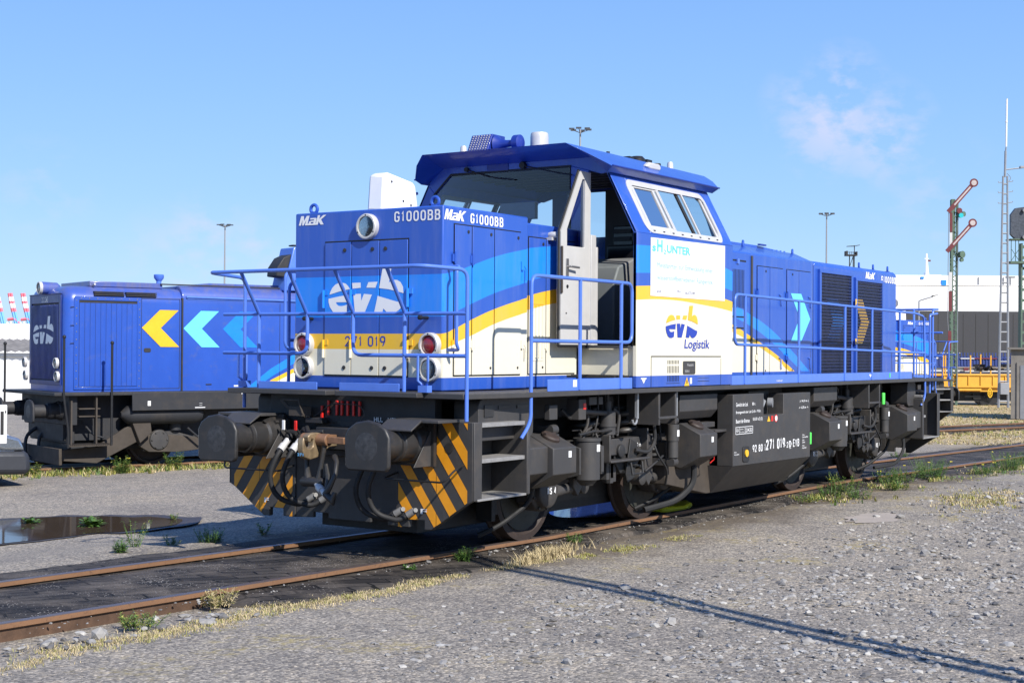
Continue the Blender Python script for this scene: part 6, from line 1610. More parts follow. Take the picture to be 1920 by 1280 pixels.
# front grille with the emblem, lamps, number
xF = -2.505
b = MB(); b.sheet([(-.74, 1.25), (.74, 1.25), (.74, 2.70), (-.74, 2.70)], 'x', xF); b.build('grille_recess', 'old_black', hoodv, smooth=0)
b = MB()
for k in range(22): y = -.72+k*.0665; b.box(xF-.03, xF-.002, y, y+.03, 1.27, 2.67)
b.build('grille_bars', 'old_blue_front', hoodv, bevel=.003)
b = MB()
for (y0, y1, z0_, z1_) in ((-.85, -.75, 1.17, 2.86), (.75, .85, 1.17, 2.86), (-.75, .75, 2.70, 2.86), (-.75, .75, 1.17, 1.25)): b.box(xF-.025, xF, y0, y1, z0_, z1_)
b.box(xF-.032, xF, -.87, .87, 2.86, 2.88); b.build('grille_frame', 'old_blue_front', hoodv, bevel=.006)
logo(V, 'x', .62, -.50, 1.93, 2.46, xF-.032, 'white', 'white')
text(V, 'fleet_number', '212 243', 'text_white', 'x', .17, -.17, 2.72, 2.82, xF-.027, bold=.01)
headlight(0, 2.99, .12, 'dim', V, x=xF-.10, sg=-1)
b = MB(); b.lathe([(.12, 0), (.11, .30), (.06, .36)], (xF-.10, 0, 2.99), (1, 0, 0), 24); b.build('lamp_housing', 'old_blue', V)
for y in (-.74, 1.0):
    headlight(y, 1.58, .10, 'dim', V, x=xF-.04, sg=-1); headlight(y, 1.33, .10, 'dim', V, x=xF-.02, sg=-1)
# cab
b = MB(); b.prism([(4.9, 1.06), (4.9, 3.3), (5.1, 3.9), (7.2, 3.9), (7.2, 1.06)], 'y', -1.25, 1.25); b.prism([(2.0, 3.05), (2.22, 3.94), (2.9, 3.94), (3.0, 3.05)], 'y', -1.0, -.42)
b.build('cab', 'rail_blue', V, bevel=.02)
b = MB(); b.prism([(2.18, 3.80), (2.0, 3.72), (1.86, 3.52), (1.84, 3.34), (2.06, 3.32)], 'y', -.98, -.55); b.box(2.25, 2.8, -.9, -.7, 3.97, 4.0); b.build('exhaust_hood', 'old_black', V, bevel=.02)
# frame, footplate, steps, rails
b = MB(); b.box(-2.85, 9.2, -1.46, 1.46, .99, 1.05); b.box(-1.38, 9.0, -1.47, -1.43, .70, 1.047); b.box(-1.38, 9.0, 1.43, 1.47, .70, 1.047)
b.box(-2.3, 9.0, -.9, .9, .50, .99); fv = b.build('frame', 'old_black', V, bevel=.01)
b = MB(); b.sheet([(-1.08, .79), (-1.02, .79), (-1.02, .88), (-1.08, .88)], 'y', -1.474); b.box(-.13, .08, -1.476, -1.472, .735, .75); b.box(-.04, .02, -1.476, -1.472, .78, .785); b.box(-.04, .02, -1.476, -1.472, .82, .825); b.box(.84, .90, -1.476, -1.472, .99, 1.005); b.build('notice', 'white', fv)
b = MB()
for i in range(40): b.cyl((-2.84+.0, 0, 0), (-2.83, 0, 0), .001, n=3) if 0 else None
b.lathe([(.05, -1.15), (.17, -1.02), (.19, -.95), (.19, 0.35), (.15, .45), (.05, .5)], (-.35, -1.20, .62), (1, 0, 0), 24); b.build('air_tank', 'old_black', V)
for y, nm in ((-.875, 'buffer'), (.875, 'buffer')): buffer(y, -3.12, 1, V, zc=.70, matf='old_black')
b = MB(); b.box(-2.52, -2.36, -1.30, 1.30, .45, .99); b.box(-2.45, -2.30, -1.0, 1.0, .1, .45); b.build('buffer_beam', 'old_black', V, bevel=.01)
b = MB(); b.tube([(-1.79, -1.50, 1.95), (-1.79, -1.50, .08)], .024, 8); b.tube(rounded([(-2.69, -1.50, 2.05), (-2.69, -1.50, 1.0), (-2.60, -1.50, .35), (-2.60, -1.50, .05)], .1), .022, 8)
b.tube([(-2.95, 1.0, 1.93), (-2.95, 1.0, .3)], .022, 8)
for x, y, z in ((-1.79, -1.50, 1.96), (-2.69, -1.50, 2.06), (-2.95, 1.0, 1.94)): b.lathe([(.001, -.04), (.03, -.02), (.035, 0), (.03, .02), (.001, .04)], (x, y, z), (0, 0, 1), 12)
b.build('handrail', 'black', V)
b = MB(); b.box(-2.60, -1.79, -1.50, -1.15, .07, .10)
for k in range(24): b.box(-2.59+k*.034, -2.575+k*.034, -1.52, -1.16, .101, .110)
for z in (.60, .74): b.box(-2.35, -1.95, -1.36, -1.20, z, z+.02)
b.box(-2.05, -2.02, -1.40, -1.3, .1, .99); b.box(-2.52, -2.49, -1.40, -1.3, .1, .9)
b.build('step', 'brown_dust', V)
b = MB(); b.prism([(-2.62, -.20), (-1.95, -.27), (-1.12, .13), (-1.05, .45), (-1.25, .46), (-1.95, .04), (-2.62, .0)], 'y', -1.20, -1.12); b.box(-2.66, -2.6, -1.2, 1.2, -.28, .02); b.prism([(-1.3, .46), (-.95, .52), (-.92, .28), (-1.15, .08)], 'y', -1.30, -1.0); b.build('rail_guard', 'brown_dust', V, bevel=.01)
# bogies
def old_bogie(xc):
    root = bpy.data.objects.new('bogie', None); C.objects.link(root); root.parent = V
    d = MB(); d.prism([(xc-1.5, .02), (xc-1.5, .20), (xc-1.2, .24), (xc-.7, .20), (xc+.7, .02), (xc+1.2, .24), (xc+1.5, .2), (xc+1.5, .02), (xc+1.1, -.08), (xc+.3, -.04), (xc-.7, -.12), (xc-1.3, -.10)], 'y', -1.12, -1.02); d.build('bogie_frame', 'brown_dust', root, bevel=.01)
    for wx in (-1.1, 1.1):
        d = MB()
        for s in (-1, 1): d.lathe([(.1, .63), (.50, .62), (.50, .65), (.475, .66), (.475, .775), (.42, .78), (.40, .74), (.1, .74)], (xc+wx, 0, .125), (0, s, 0), 36)
        o = d.build('wheelset', 'wheel_rust', root)
        d = MB(); d.lathe([(.20, 1.0), (.20, 1.12), (.18, 1.15), (.001, 1.16)], (xc+wx, 0, .125), (0, -1, 0), 28)
        for k in range(6): a = k*PI/3; d.cyl((xc+wx+.155*math.cos(a), -1.14, .125+.155*math.sin(a)), (xc+wx+.155*math.cos(a), -1.17, .125+.155*math.sin(a)), .018, n=8)
        d.prism([(xc+wx-.3, .26), (xc+wx+.25, .30), (xc+wx+.9, .12), (xc+wx+.9, -.02), (xc+wx+.2, -.10), (xc+wx-.3, -.08)], 'y', -1.08, -1.0)
        d.build('axle_box', 'frame_grey', root, bevel=.006)
        d = MB(); d.lathe([(.12, 0), (.12, .16), (.09, .17)], (xc+wx+.35, -1.05, .30), (0, 0, 1), 18); d.build('spring', 'old_black', root)
old_bogie(.40); old_bogie(6.2)
b = MB()
for i, (x, z) in enumerate(((-2.45, .1), (-2.3, -.1))):
    b.tube(rounded([(x, .5-i*.3, .35), (x-.25, .5-i*.3, .2), (x-.3, .4-i*.3, -.2), (x-.1, .2-i*.3, -.3)], .15), .035, 8)
b.tube(rounded([(-2.2, -1.1, .5), (-2.0, -1.15, .25), (-1.8, -1.15, .2)], .1), .02, 8); b.tube(rounded([(-.2, -1.3, .35), (.1, -1.3, .1), (.2, -1.3, .1)], .1), .02, 8)
b.build('hose', 'old_black', V)
b = MB(); b.box(-2.5, -1.4, -.95, .95, .15, .55); b.box(-2.35, 8.8, -.8, .8, -.05, .52); b.build('underframe', 'old_black', V)

split_parts(V); flatten(V)
# ============================================================ VAN at the left edge
vo = at(36, 888, 24.2); vo.z = gz(vo.x, vo.y)
VA = thing('van', 'front corner of a white van with a grey bumper, cut off by the left edge', 'van', vo, R(-22))
def bodyprof(w0, w1): pass
b = MB()
b.prism([(.03, .28), (.05, .60), (-.02, .80), (-.35, .98), (-1.0, 1.12), (-1.7, 1.9), (-2.2, 2.0), (-5.0, 2.0), (-5.0, .3)], 'y', .06, 1.90)
bd = b.build('body', 'van_white', VA, bevel=.12)
b = MB(); b.prism([(.16, .20), (.20, .30), (.18, .56), (.08, .60), (-.9, .62), (-.9, .25), (-.75, .2), (-.5, .2), (-.42, .22)], 'y', -.01, 1.97); bp = b.build('bumper', 'van_bumper', VA, bevel=.09)
b = MB(); b.prism([(.10, .60), (.02, .80), (-.30, .90), (-.55, .80), (-.30, .62)], 'y', .0, .28); b.build('headlight', 'lens', VA, bevel=.05)
b = MB()
for k in range(3): b.box(.185, .20, .12, .42, .30+k*.07, .335+k*.07)
b.build('bumper_vent', 'black', bp)
b = MB(); b.cyl((-.75, .0, .32), (-.75, .22, .32), .33, n=28); b.build('wheel', 'rubber', VA, bevel=.03)
cb = at(4, 790, 19.0)
CBX = thing('cabinet', 'white box with a dark slot, cut off by the left edge above the van bonnet', 'box', (cb.x, cb.y, gz(cb.x, cb.y)), YAW-PI/2+R(20))
b = MB(); b.box(-.4, .060, -.05, .12, 1.00, 1.50); b.box(-.3, -.26, -.02, .1, .0, 1.0); bb = b.build('casing', 'white', CBX, bevel=.01)
b = MB(); b.box(-.02, .02, -.056, -.05, 1.12, 1.42); b.box(.035, .05, -.058, -.05, 1.40, 1.43); b.build('slot', 'dark_grey', CBX)

# ============================================================ BACKGROUND
def frame_at(u, v, d, yaw=0):
    """ground point below a far pixel plus the heading that faces the camera"""
    p = at(u, v, d); p.z = gz(p.x, p.y); return p, YAW-PI/2+yaw
# low white shed with corrugated roof, left: local x to the right, y away
p, h = frame_at(0, 757, 60)
S = thing('storage_shed', 'low white shed with grey corrugated roof and roller door, left of the older locomotive', 'shed', p, h)
b = MB(); b.box(-9, 5, 0, 6, 0, 1.98); b.build('wall', 'white', S)
b = MB()
n = 90
for i in range(n+1):
    x = -9.2+14.4*i/n; zz = .035*math.sin(i*PI/1.5) if 0 else (.03 if i % 2 else -.03)
    b.v += [(x, -.35, 2.10+zz), (x, 3.2, 2.62+zz)]
for i in range(n): b.f.append((2*i, 2*i+2, 2*i+3, 2*i+1)); b.mi.append(0)
b.build('roof', 'corrugated', S, smooth=0)
b = MB(); b.box(-9, 5, -.12, -.02, 1.9, 2.04); b.build('gutter', 'white', S)
b = MB()
for k in range(16): b.box(-3.2, -.1+0*k, -.03, -.005, .12+k*.1, .2+k*.1)
dr = b.build('roller_door', 'alu', S)
p, h = frame_at(20, 757, 78)
S2 = thing('hall_roof', 'hall with a plain white sheet roof rising behind the corrugated shed', 'hall', p, h)
b = MB(); b.prism([(-2.6, 0), (-2.6, 2.75), (4.0, 3.0), (4.0, 0)], 'x', -14, -2.2) if 0 else b.prism([(-14, 0), (-14, 3.35), (1.0, 3.42), (4.6, 3.0), (4.6, 0)], 'y', 0, 9); b.build('roof', 'white', S2)
# container cranes with raised jibs, far left
def crane(u, label):
    base = at(u, 655, 1500); base.z = 0
    c = thing('container_crane', label, 'crane', base, YAW-PI/2, group='container cranes on the horizon')
    b = MB(); jib = [(0, 0, 24), (-6, 0, 40), (-10.5, 0, 58)]
    def bar(p0, p1, r): b.tube([p0, p1], r, 4)
    for k in range(2):
        o_ = -2.4 if k else 0
        b.m = 1; bar((-1+o_, 0, 22), (-5+o_, 0, 38), 1.4)
        b.m = 0; bar((-5+o_, 0, 38), (-6+o_, 0, 42), 1.6); b.m = 2; bar((-6+o_, 0, 42), (-7+o_, 0, 46.5), 1.6); b.m = 0; bar((-7+o_, 0, 46.5), (-7.6+o_, 0, 49), 1.7); b.m = 2; bar((-7.6+o_, 0, 49), (-8.5+o_, 0, 53), 1.6); b.m = 0; bar((-8.5+o_, 0, 53), (-9.2+o_, 0, 57), 1.4)
    b.m = 0; bar((1, 0, 30), (8, 0, 31), 1.5); bar((8, 0, 31), (22, 0, 18), 1.2); b.m = 2; bar((0, 0, 27), (13, 0, 14), .9); bar((4, 0, 28), (8, 0, 12), .9); bar((13, 0, 24), (26, 0, 12), .7)
    b.m = 3; b.box(-9, 6, -2, 2, 19.5, 22)
    for kk in range(6): b.box(-9+kk*2.9, -8.2+kk*2.9, -2, 2, 17, 23.5)
    b.box(-9, 6, -2, 2, 17, 18); b.m = 1; bar((-2, 0, 0), (-2, 0, 22), 1.0); bar((10, 0, 0), (10, 0, 22), 1.0)
    b.build('jib', ['crane_red', 'crane_blue', 'crane_white', 'crane_orange'], c, smooth=0)
crane(12, 'leftmost of the three red and white container cranes'); crane(37, 'middle of the three red and white container cranes'); crane(61, 'rightmost container crane, beside the rounded hood of the older locomotive')

# floodlight masts
def mast(u, v, d, w, label, heads=6):
    top = at(u, v, d); g_ = -.4
    t_ = thing('floodlight_mast', label, 'light mast', (top.x, top.y, g_), YAW-PI/2, 'floodlight masts'); H = top.z-g_
    b = MB(); b.tube([(0, 0, 0), (0, 0, H-.3)], [w*.13, w*.075], 10); b.build('pole', 'galv', t_)
    b = MB()
    for k in range(heads):
        a = 2*PI*k/heads+.3; x, y = math.cos(a)*w*.75, math.sin(a)*w*.75
        b.tube([(0, 0, H-.8), (x*.9, y*.9, H-.3)], w*.03, 5); b.prism([(x-w*.22, y-w*.15), (x+w*.22, y-w*.15), (x+w*.22, y+w*.15), (x-w*.22, y+w*.15)], 'z', H-.32, H-.1)
    b.build('lamp_head', 'dark_mirror', t_)
mast(422, 420, 350, 2.0, 'thin floodlight mast left of the foreground locomotive, above the older one')
mast(1088, 240, 230, 1.9, 'floodlight mast rising behind the cab roof')
mast(1550, 399, 320, 1.9, 'floodlight mast rising behind the rear hood of the foreground locomotive')
tp_ = at(1598, 460, 320)
TW = thing('lattice_tower', 'dark small lattice tower with platform right of the floodlight mast behind the rear hood', 'tower', (tp_.x, tp_.y, -.4), YAW-PI/2)
H = tp_.z+.4; b = MB(); s_ = 320/2751.7
for x in (-5*s_, 2*s_): b.tube([(x, 0, 0), (x, 0, H-20*s_)], .12, 5)
b.tube([(4*s_, 0, 0), (4*s_, 0, H)], .10, 5)
for z in range(0, int(H-20*s_), 3): b.tube([(-5*s_, 0, z), (2*s_, 0, z+2.5)], .07, 4)
b.box(-13*s_, 8*s_, -1, 1, H-20*s_, H-17.5*s_); b.box(-13*s_, -10*s_, -1, 1, H-18*s_, H-11*s_); b.box(6*s_, 8*s_, -1, 1, H-18*s_, H-12*s_); b.prism([(-10*s_, H-1.6*s_), (4*s_, H-.8*s_), (13*s_, H+1*s_), (13*s_, H), (4*s_, H-2*s_), (-10*s_, H-2.4*s_)], 'y', -.6, .6)
for k in range(6): b.tube([((-12+k*3.4)*s_, 0, H-18*s_), ((-12+k*3.4)*s_, 0, H-12*s_)], .05, 4)
b.tube([(-12*s_, 0, H-13*s_), (7*s_, 0, H-13*s_)], .05, 4); b.build('structure', 'dark_grey', TW)

# car-carrying ship behind everything at the right
p = at(1300, 660, 400); p.z = -3
SH = thing('ship', 'huge ship with white upper works and dark hull beyond the yard at the right', 'ship', p, YAW-PI/2)
k4 = 400/2751.7
def hz(v): return 1.868+(661-v)*k4+3
t = NT('ship_white')
rust = t.math('MULTIPLY', t.math('SUBTRACT', t.noise(.22, 6, .65, (1, 1, 1)), .58), 5, True)
sp_ = t.n.new('ShaderNodeSeparateXYZ'); t.l.new(t.tc.outputs['Object'], sp_.inputs[0])
rust = t.math('MULTIPLY', rust, t.math('GREATER_THAN', sp_.outputs[2], hz(517)))
t.val(t.b.inputs['Base Color'], t.mix(rust, (.80, .80, .80), (.62, .22, .07))); t.b.inputs['Roughness'].default_value = .6; M['ship_white'] = t.m
b = MB(); b.m = 0; b.prism([(-12, hz(581)), (150, hz(581)), (150, hz(514)), (12, hz(514)), (-6, hz(530))], 'y', 0, 28)
b.box(95*k4*0+10, 150, -.25, 0, hz(533), hz(532)) 
hull = b.build('upper_works', 'ship_white', SH, bevel=0)
b = MB(); b.prism([(-14, 0), (150, 0), (150, hz(581)), (-12, hz(581))], 'y', -.2, 28); b.build('hull', 'ship_dark', SH)
b = MB()
for k in range(40): b.box(2+k*3.4, 2.12+k*3.4, -.26, -.2, 2, hz(586))
b.build('hull_plates', 'dark_grey', SH)
def sx(u): return (u-1300)*k4
b = MB(); b.box(sx(1764), sx(1773), -.3, 0, hz(533), hz(523)); b.box(sx(1725), sx(1731), -.3, 0, hz(521), hz(517)); b.build('window', 'lblue', hull)
b = MB()
for u in (1833, 1880, 1893): b.box(sx(u), sx(u)+.25, -.3, 0, hz(531), hz(517))
b.box(sx(1885), sx(1903), -.3, 0, hz(516.5), hz(515)); b.build('hull_lines', 'galv', hull)
b = MB(); b.m = 0; b.box(sx(1741), sx(1764), 0, 6, hz(514), hz(513)); b.tube([(sx(1743), 3, hz(514)), (sx(1742), 3, hz(472))], [.5, .22], 6); b.box(sx(1738), sx(1746), 2.8, 3.2, hz(482), hz(481)); b.box(sx(1739), sx(1745), 2, 4, hz(514), hz(508)); b.build('ship_mast', 'crane_white', SH)
b = MB(); b.box(sx(1743), sx(1750), 3, 3.1, hz(487), hz(484)); b.build('flag', 'sem_red', SH)

# yellow flat wagon, blue wagons and the dark load behind
p = at(1700, 757, 66); p.z = -.45
W = thing('flat_wagon', 'yellow flat wagon with a spoked handwheel standing across the yard at the right', 'wagon', p, YAW-PI/2)
k5 = 66/2751.7
def wx(u): return (u-1700)*k5
def wz(v): return 1.868+(663.5-v)*k5+.45
b = MB(); b.box(wx(1690), wx(1960), 0, 2.4, wz(727), wz(702)); bd = b.build('wagon_side', 'wagon_yellow', W, bevel=.02)
b = MB()
for k in range(12): b.box(wx(1700)+k*.55, wx(1700)+k*.55+.035, -.05, 0, wz(722), wz(705))
b.box(wx(1690), wx(1960), -.06, 0, wz(704), wz(701)); b.box(wx(1690), wx(1960), -.04, 0, wz(726), wz(723)); b.build('side_rib', 'wagon_yellow', W)
b = MB(); b.box(wx(1690), wx(1960), .1, 2.2, wz(734), wz(727)); b.box(wx(1780), wx(1840), .0, .1, wz(732), wz(728)); b.build('sole_bar', 'wagon_yellow', W)
b = MB()
for u in (1715, 1848, 1862, 1945): b.lathe([(.46, 0), (.46, .12)], (wx(u), .4, .47), (0, 1, 0), 28)
for z in (737, 744, 752): b.box(wx(1812), wx(1850), .2, .25, wz(z), wz(z)+.03)
b.box(wx(1690), wx(1960), .5, 2.0, wz(752), wz(734)); b.build('running_gear', 'black', W)
b = MB(); c_ = (wx(1854), -.15, wz(736)); b.tube([(c_[0]+.085*1.0*math.cos(a*PI/12)*1.1, c_[1], c_[2]+.20*math.sin(a*PI/12)) for a in range(24)], .022, 6, closed=True)
for a in range(4): b.tube([(c_[0]+.085*math.cos(a*PI/4), c_[1], c_[2]+.2*math.sin(a*PI/4)), (c_[0]-.085*math.cos(a*PI/4), c_[1], c_[2]-.2*math.sin(a*PI/4))], .012, 5)
b.build('handwheel', 'yellow', W)
text(W, 'lettering', 'RES-X', 'amber', 'y', wx(1812), wx(1830), wz(713), wz(708), -.06) if 0 else None
p = at(1700, 757, 90); p.z = -.45
W2 = thing('blue_wagon', 'long dark blue wagon with stakes behind the yellow flat wagon', 'wagon', p, YAW-PI/2)
k6 = 90/2751.7
def w2x(u): return (u-1700)*k6
def w2z(v): return 1.868+(663.5-v)*k6+.45
b = MB(); b.box(w2x(1640), w2x(1990), 0, 2.5, w2z(688), w2z(668)); b.box(w2x(1640), w2x(1990), .3, 2, w2z(700), w2z(690)); b.build('wagon_body', 'wagon_blue', W2)
b = MB()
for k in range(60): b.box(w2x(1650)+k*.19, w2x(1650)+k*.19+.07, -.05, .0, w2z(685), w2z(661))
b.box(w2x(1640), w2x(1990), -.06, -.02, w2z(672), w2z(670)); b.build('side_stakes', 'wagon_blue', W2)
b = MB(); b.box(w2x(1650), w2x(1800), 0, .1, w2z(662), w2z(661)); b.box(w2x(1750), w2x(1758), -.08, 0, w2z(673), w2z(670)); b.box(w2x(1800), w2x(1826), -.08, 0, w2z(673), w2z(671)); b.box(w2x(1690), w2x(1990), .2, .3, w2z(697), w2z(690)); b.build('pale_trim', 'alu', W2)
b = MB(); b.box(w2x(1826), w2x(1868), -.09, 0, w2z(673), w2z(670.5)); b.box(w2x(1806), w2x(1815), -.09, 0, w2z(695), w2z(689)); b.build('red_marking', 'sem_red', W2)
for i, u in enumerate((1768, 1772, 1819, 1838, 1857)):
    pp = at(u, 757, 82); tt = MB(); k7 = 82/2751.7
    tt.tube([(pp.x, pp.y, -.45), (pp.x, pp.y, 1.868+(663.5-(666 if i != 3 else 664))*k7)], .045, 8)
    tag(tt.build('yellow_post', 'wagon_yellow', None), ('yellow post left of the semaphore mast, the farther left of a close pair', 'yellow post left of the semaphore mast, the right one of a close pair', 'yellow post just right of the semaphore mast', 'thicker yellow post midway between the semaphore and the lattice mast', 'yellow post left of the lattice mast')[i], 'post', group='yellow posts behind the flat wagon')
p = at(1830, 757, 76); p.z = -.45; k7 = 76/2751.7
DK = thing('rail_stack', 'dark rusty pile of steel parts on a low trolley behind the yellow wagon', 'steel pile', p, YAW-PI/2)
b = MB(); 
for k in range(26):
    x = rng.uniform(0, 56)*k7; z = 1.868+(663.5-rng.uniform(684, 697))*k7+.45; b.box(x, x+rng.uniform(.1, .5), rng.uniform(-.4, .4), rng.uniform(.5, .9), z, z+rng.uniform(.03, .09))
b.box(0, 56*k7, -.3, .8, 1.0, 1.0+.12); b.box(1*k7, 4*k7, 0, .3, 0, 1.0); b.box(50*k7, 53*k7, 0, .3, 0, 1.0); b.build('steel_parts', ['wheel_rust'], DK)

# semaphore signal
p = at(1787, 756, 66); p.z = -.45; ks = 66/2751.7
SM = thing('semaphore_signal', 'lattice railway semaphore with two raised red and white arms at the right', 'signal', p, YAW-PI/2)
def s3(u, v, y=0): return ((u-1787)*ks, y, 1.868+(663.8-v)*ks+.45)
b = MB()
b.prism([(-.10, 0), (-.10+.0, s3(0, 372)[2]), (.10, s3(0, 372)[2]), (.10, 0)], 'y', .10, .14) if 0 else None
for (x0, x1, w) in ((-.10, -.10, .05), (.14, .14, .03)):
    b.box(x0-w, x0+w, -.10, -.06, 0, s3(0, 375)[2]); b.box(x0-w, x0+w, .08, .12, 0, s3(0, 375)[2])
z = .2; fl_ = 0
while z < s3(0, 380)[2]:
    b.tube([(-.10 if fl_ else .14, -.08, z), (.14 if fl_ else -.10, -.08, z+.22)], .018, 4); z += .22; fl_ = not fl_
b.box(-.14, .04, -.05, .05, s3(0, 480)[2], s3(0, 374)[2]); b.build('mast', 'green_paint', SM)
b = MB(); b.m = 0
def plate(u0, u1, v0, v1, m_): b.m = m_; a_ = s3(u0, v0, 0); c_ = s3(u1, v1, 0); b.box(min(a_[0], c_[0]), max(a_[0], c_[0]), -.16, -.13, min(a_[2], c_[2]), max(a_[2], c_[2]))
plate(1777, 1782, 400, 436, 0); plate(1777, 1782, 437, 465, 1); plate(1776, 1782, 511, 546, 1); plate(1776, 1782, 547, 584, 0); plate(1775, 1781, 621, 658, 0)
b.build('mast_plate', ['sem_red', 'alu'], SM)
for (u0, v0, u1, v1) in ((1773, 399, 1821, 344), (1771, 473, 1819, 419)):
    A_ = Vector(s3(u0, v0, -.22)); B_ = Vector(s3(u1, v1, -.22)); d_ = (B_-A_).normalized(); n_ = Vector((-d_.z, 0, d_.x))
    Le = (B_-A_).length
    def slab(m, a, c, w, y0, y1):
        P_ = [A_+d_*a+n_*w, A_+d_*c+n_*w, A_+d_*c-n_*w, A_+d_*a-n_*w]; m.prism([(q_.x, q_.z) for q_ in P_], 'y', y0, y1)
    b = MB(); slab(b, 0, Le-.14, .095, -.24, -.21); b.lathe([(.19, 0), (.19, .03)], (B_.x, -.21, B_.z), (0, -1, 0), 30)
    o = b.build('signal_arm', 'sem_red', SM)
    b = MB(); slab(b, .42, Le-.24, .034, -.243, -.2405); b.lathe([(.12, 0), (.12, .003)], (B_.x, -.2405, B_.z), (0, -1, 0), 26); b.build('arm_face', 'arm_white', o)
b = MB(); b.lathe([(.13, 0), (.13, .06)], s3(1795, 396, -.1), (.2, -1, 0), 18); b.build('spectacle', 'sem_red', SM)
b = MB(); b.lathe([(.11, 0), (.11, .10)], s3(1797, 405, -.12), (.2, -1, 0), 18); b.build('lamp_lens', 'teal_lens', SM)
b = MB(); b.lathe([(.09, -.15), (.12, .2)], s3(1800, 402, .05), (.6, -1, 0), 14); b.lathe([(.12, -.15), (.16, .2)], s3(1797, 478, -.05), (.5, -1, 0), 16); b.lathe([(.09, 0), (.09, .1)], s3(1799, 488, -.1), (.3, -1, 0), 12); b.build('lamp_housing', 'green_paint', SM)
b = MB(); b.tube([s3(1775, 400, -.15), s3(1774, 600, -.15), s3(1778, 640, -.1)], .015, 4); b.tube([s3(1793, 410, -.1), s3(1793, 750, -.1)], .02, 4); b.build('wire_rods', 'galv', SM)

split_parts(SM)
# lattice antenna mast
p = at(1881, 764, 61); p.z = -.45; km = 61/2751.7
MS = thing('antenna_mast', 'slim grey ladder-like mast topped by a tall white antenna near the right edge', 'mast', p, YAW-PI/2)
def m3(u, v, y=0): return ((u-1881)*km, y, 1.868+(663.9-v)*km+.45)
b = MB(); b.tube([m3(1872, 764), m3(1878.5, 330)], [.055, .04], 6); b.tube([m3(1890, 764), m3(1886.5, 330)], [.055, .04], 6)
v = 345
while v < 755:
    f_ = (v-330)/434; b.tube([m3(1878.5-6.5*f_, v), m3(1886.5+3.5*f_, v)], .035, 5); v += 18.5
b.build('ladder_frame', 'galv', MS)
b = MB(); b.tube([m3(1882, 332), m3(1883, 283)], .05, 8); b.tube([m3(1883, 283), m3(1884, 276)], .03, 8); b.tube([m3(1883, 318), m3(1925, 313)], .03, 6); b.box(m3(1910, 0)[0], m3(1928, 0)[0], -.08, .08, m3(0, 315)[2], m3(0, 311)[2])
b.tube(rounded([m3(1886, 325), m3(1894, 333), m3(1889, 341)], .1), .012, 4); b.build('top_pipe', 'galv', MS)
b = MB(); b.tube([m3(1884, 275), m3(1885, 185)], .038, 8); b.tube([m3(1884.3, 229), m3(1884.3, 227)], .055, 8); b.build('antenna', 'white', MS)
b = MB()
for v in (342, 361, 381):
    b.tube([m3(1879, v), m3(1870, v), m3(1869.5, v-2)], .018, 5); b.tube([m3(1887, v-1), m3(1896, v-2), m3(1897, v-4)], .018, 5)
b.build('rung', 'galv', MS)
b = MB(); b.box(m3(1872, 0)[0], m3(1888, 0)[0], -.25, -.05, m3(0, 739)[2], m3(0, 717)[2]); b.build('switch_box', 'galv', MS, bevel=.01)

# signal bridge, shed, lamps at the right edge
p = at(1912, 700, 74); p.z = -.45; kg = 74/2751.7
GB = thing('signal_bridge', 'green lattice signal post with platform and a dark round-cornered signal board at the right edge', 'signal post', p, YAW-PI/2)
def g3(u, v, y=0): return ((u-1912)*kg, y, 1.868+(663.6-v)*kg+.45)
b = MB()
for x0, x1 in ((1911, 1914), (1924, 1930)): b.box(g3(x0, 0)[0], g3(x1, 0)[0], -.2, .2, 0, g3(0, 456)[2])
v = 460
while v < 750: b.box(g3(1912, 0)[0], g3(1928, 0)[0], -.1, .1, g3(0, v+5)[2], g3(0, v)[2]); v += 20
b.box(g3(1889, 0)[0], g3(1930, 0)[0], -.4, .4, g3(0, 494)[2], g3(0, 490)[2]); b.box(g3(1889, 0)[0], g3(1930, 0)[0], -.4, .4, g3(0, 450)[2], g3(0, 448)[2])
for u in (1891, 1899, 1905): b.tube([g3(u, 450, -.3), g3(u, 490, -.3)], .02, 4)
b.tube([g3(1892, 468, -.3), g3(1905, 488, -.3)], .015, 4); b.tube([g3(1905, 468, -.3), g3(1892, 488, -.3)], .015, 4); b.build('post', 'green_paint', GB)
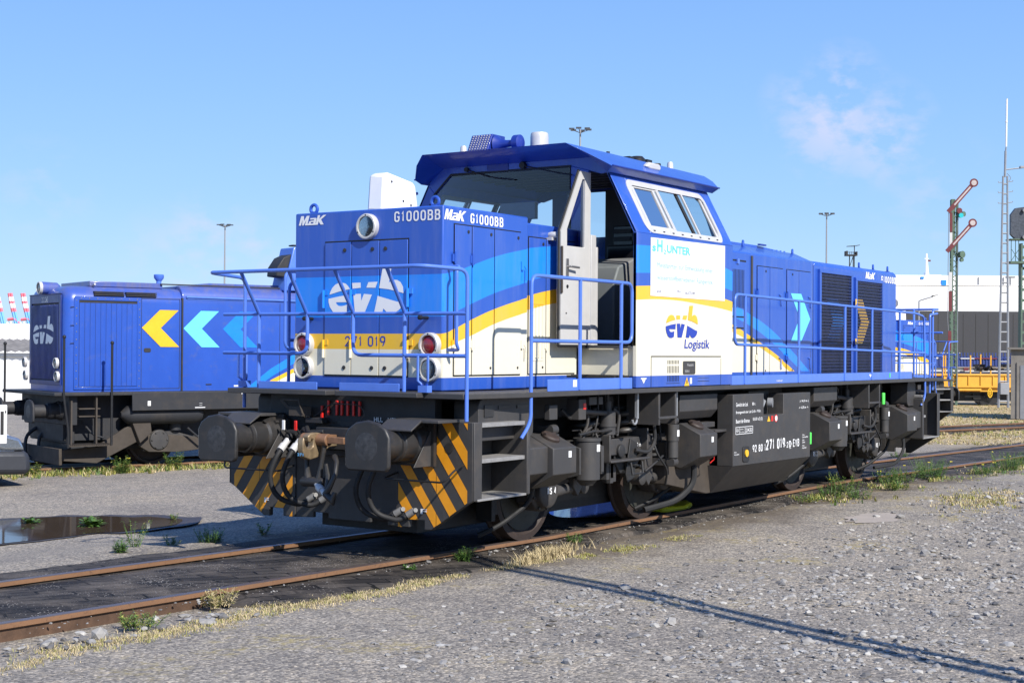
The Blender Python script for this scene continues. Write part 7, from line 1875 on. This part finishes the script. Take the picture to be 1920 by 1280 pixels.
b = MB(); b.prism([(g3(a_, 0)[0], g3(0, c_)[2]) for a_, c_ in ((1889, 403), (1898, 391), (1932, 386), (1940, 392), (1940, 440), (1930, 450), (1898, 449), (1889, 440))], 'y', -.35, -.15); bo = b.build('signal_board', 'dark_mirror', GB, bevel=.02)
b = MB(); 
for v in (394, 444): b.lathe([(.07, 0), (.09, .18)], g3(1912, v, -.35), (.1, -1, -.2), 14)
b.build('signal_hood', 'galv', bo)
p = at(1895, 762, 52); p.z = -.42; kh = 52/2751.7
HS = thing('relay_hut', 'weathered concrete hut with a flat roof and grey metal door at the right edge', 'hut', p, YAW-PI/2-R(22))
b = MB(); b.box(0, 4, 0, 3, 0, 1.868+(664-655)*kh+.42); b.build('wall', 'concrete', HS)
b = MB(); zz = 1.868+(664-655)*kh+.42; b.box(-.12, 4.1, -.15, 3.1, zz, zz+.07); b.build('roof', 'concrete', HS)
b = MB(); b.box(.20, 1.2, -.04, 0, 0, zz-.45); b.build('door_frame', 'concrete', HS); b = MB(); b.box(.32, 1.1, -.06, -.02, .0, zz-.56); b.build('door', 'galv', HS)
p = at(1722, 757, 100); p.z = -.5; kl = 100/2751.7
SL = thing('street_lamp', 'small street lamp with one long slanting arm in front of the ship', 'street lamp', p, YAW-PI/2)
z0_ = 1.868+(663.5-565)*kl+.5; b = MB(); b.tube([(0, 0, 0), (0, 0, z0_), (.05, 0, z0_+.03), (34*kl*.75, 0, z0_+8.5*kl)], .055, 6); b.build('pole', 'galv', SL); b = MB(); b.prism([(24*kl, z0_+8*kl), (36*kl, z0_+11.6*kl), (36*kl, z0_+12.4*kl), (24*kl, z0_+10.5*kl)], 'y', -.1, .1); b.build('lamp_head', 'dark_grey', SL)

# lattice mast outside the picture, right of the camera: its shadow crosses the yard
bx, by = 1.15-.345*10.4, -1.19-.938*10.4
LM = thing('lattice_mast', 'twin-legged steel mast standing outside the picture at the right, whose shadow crosses the gravel', 'mast', (bx, by, -.1), R(-19))
b = MB(); 
for s in (-1, 1): b.tube([(s*.13, 0, 0), (s*.08, 0, 9.0)], .062, 8)
for k in range(18): b.tube([(-.14+.003*k, 0, .4+k*.48), (.14-.003*k, 0, .4+k*.48)], .012, 5)
b.build('mast_legs', 'galv', LM)
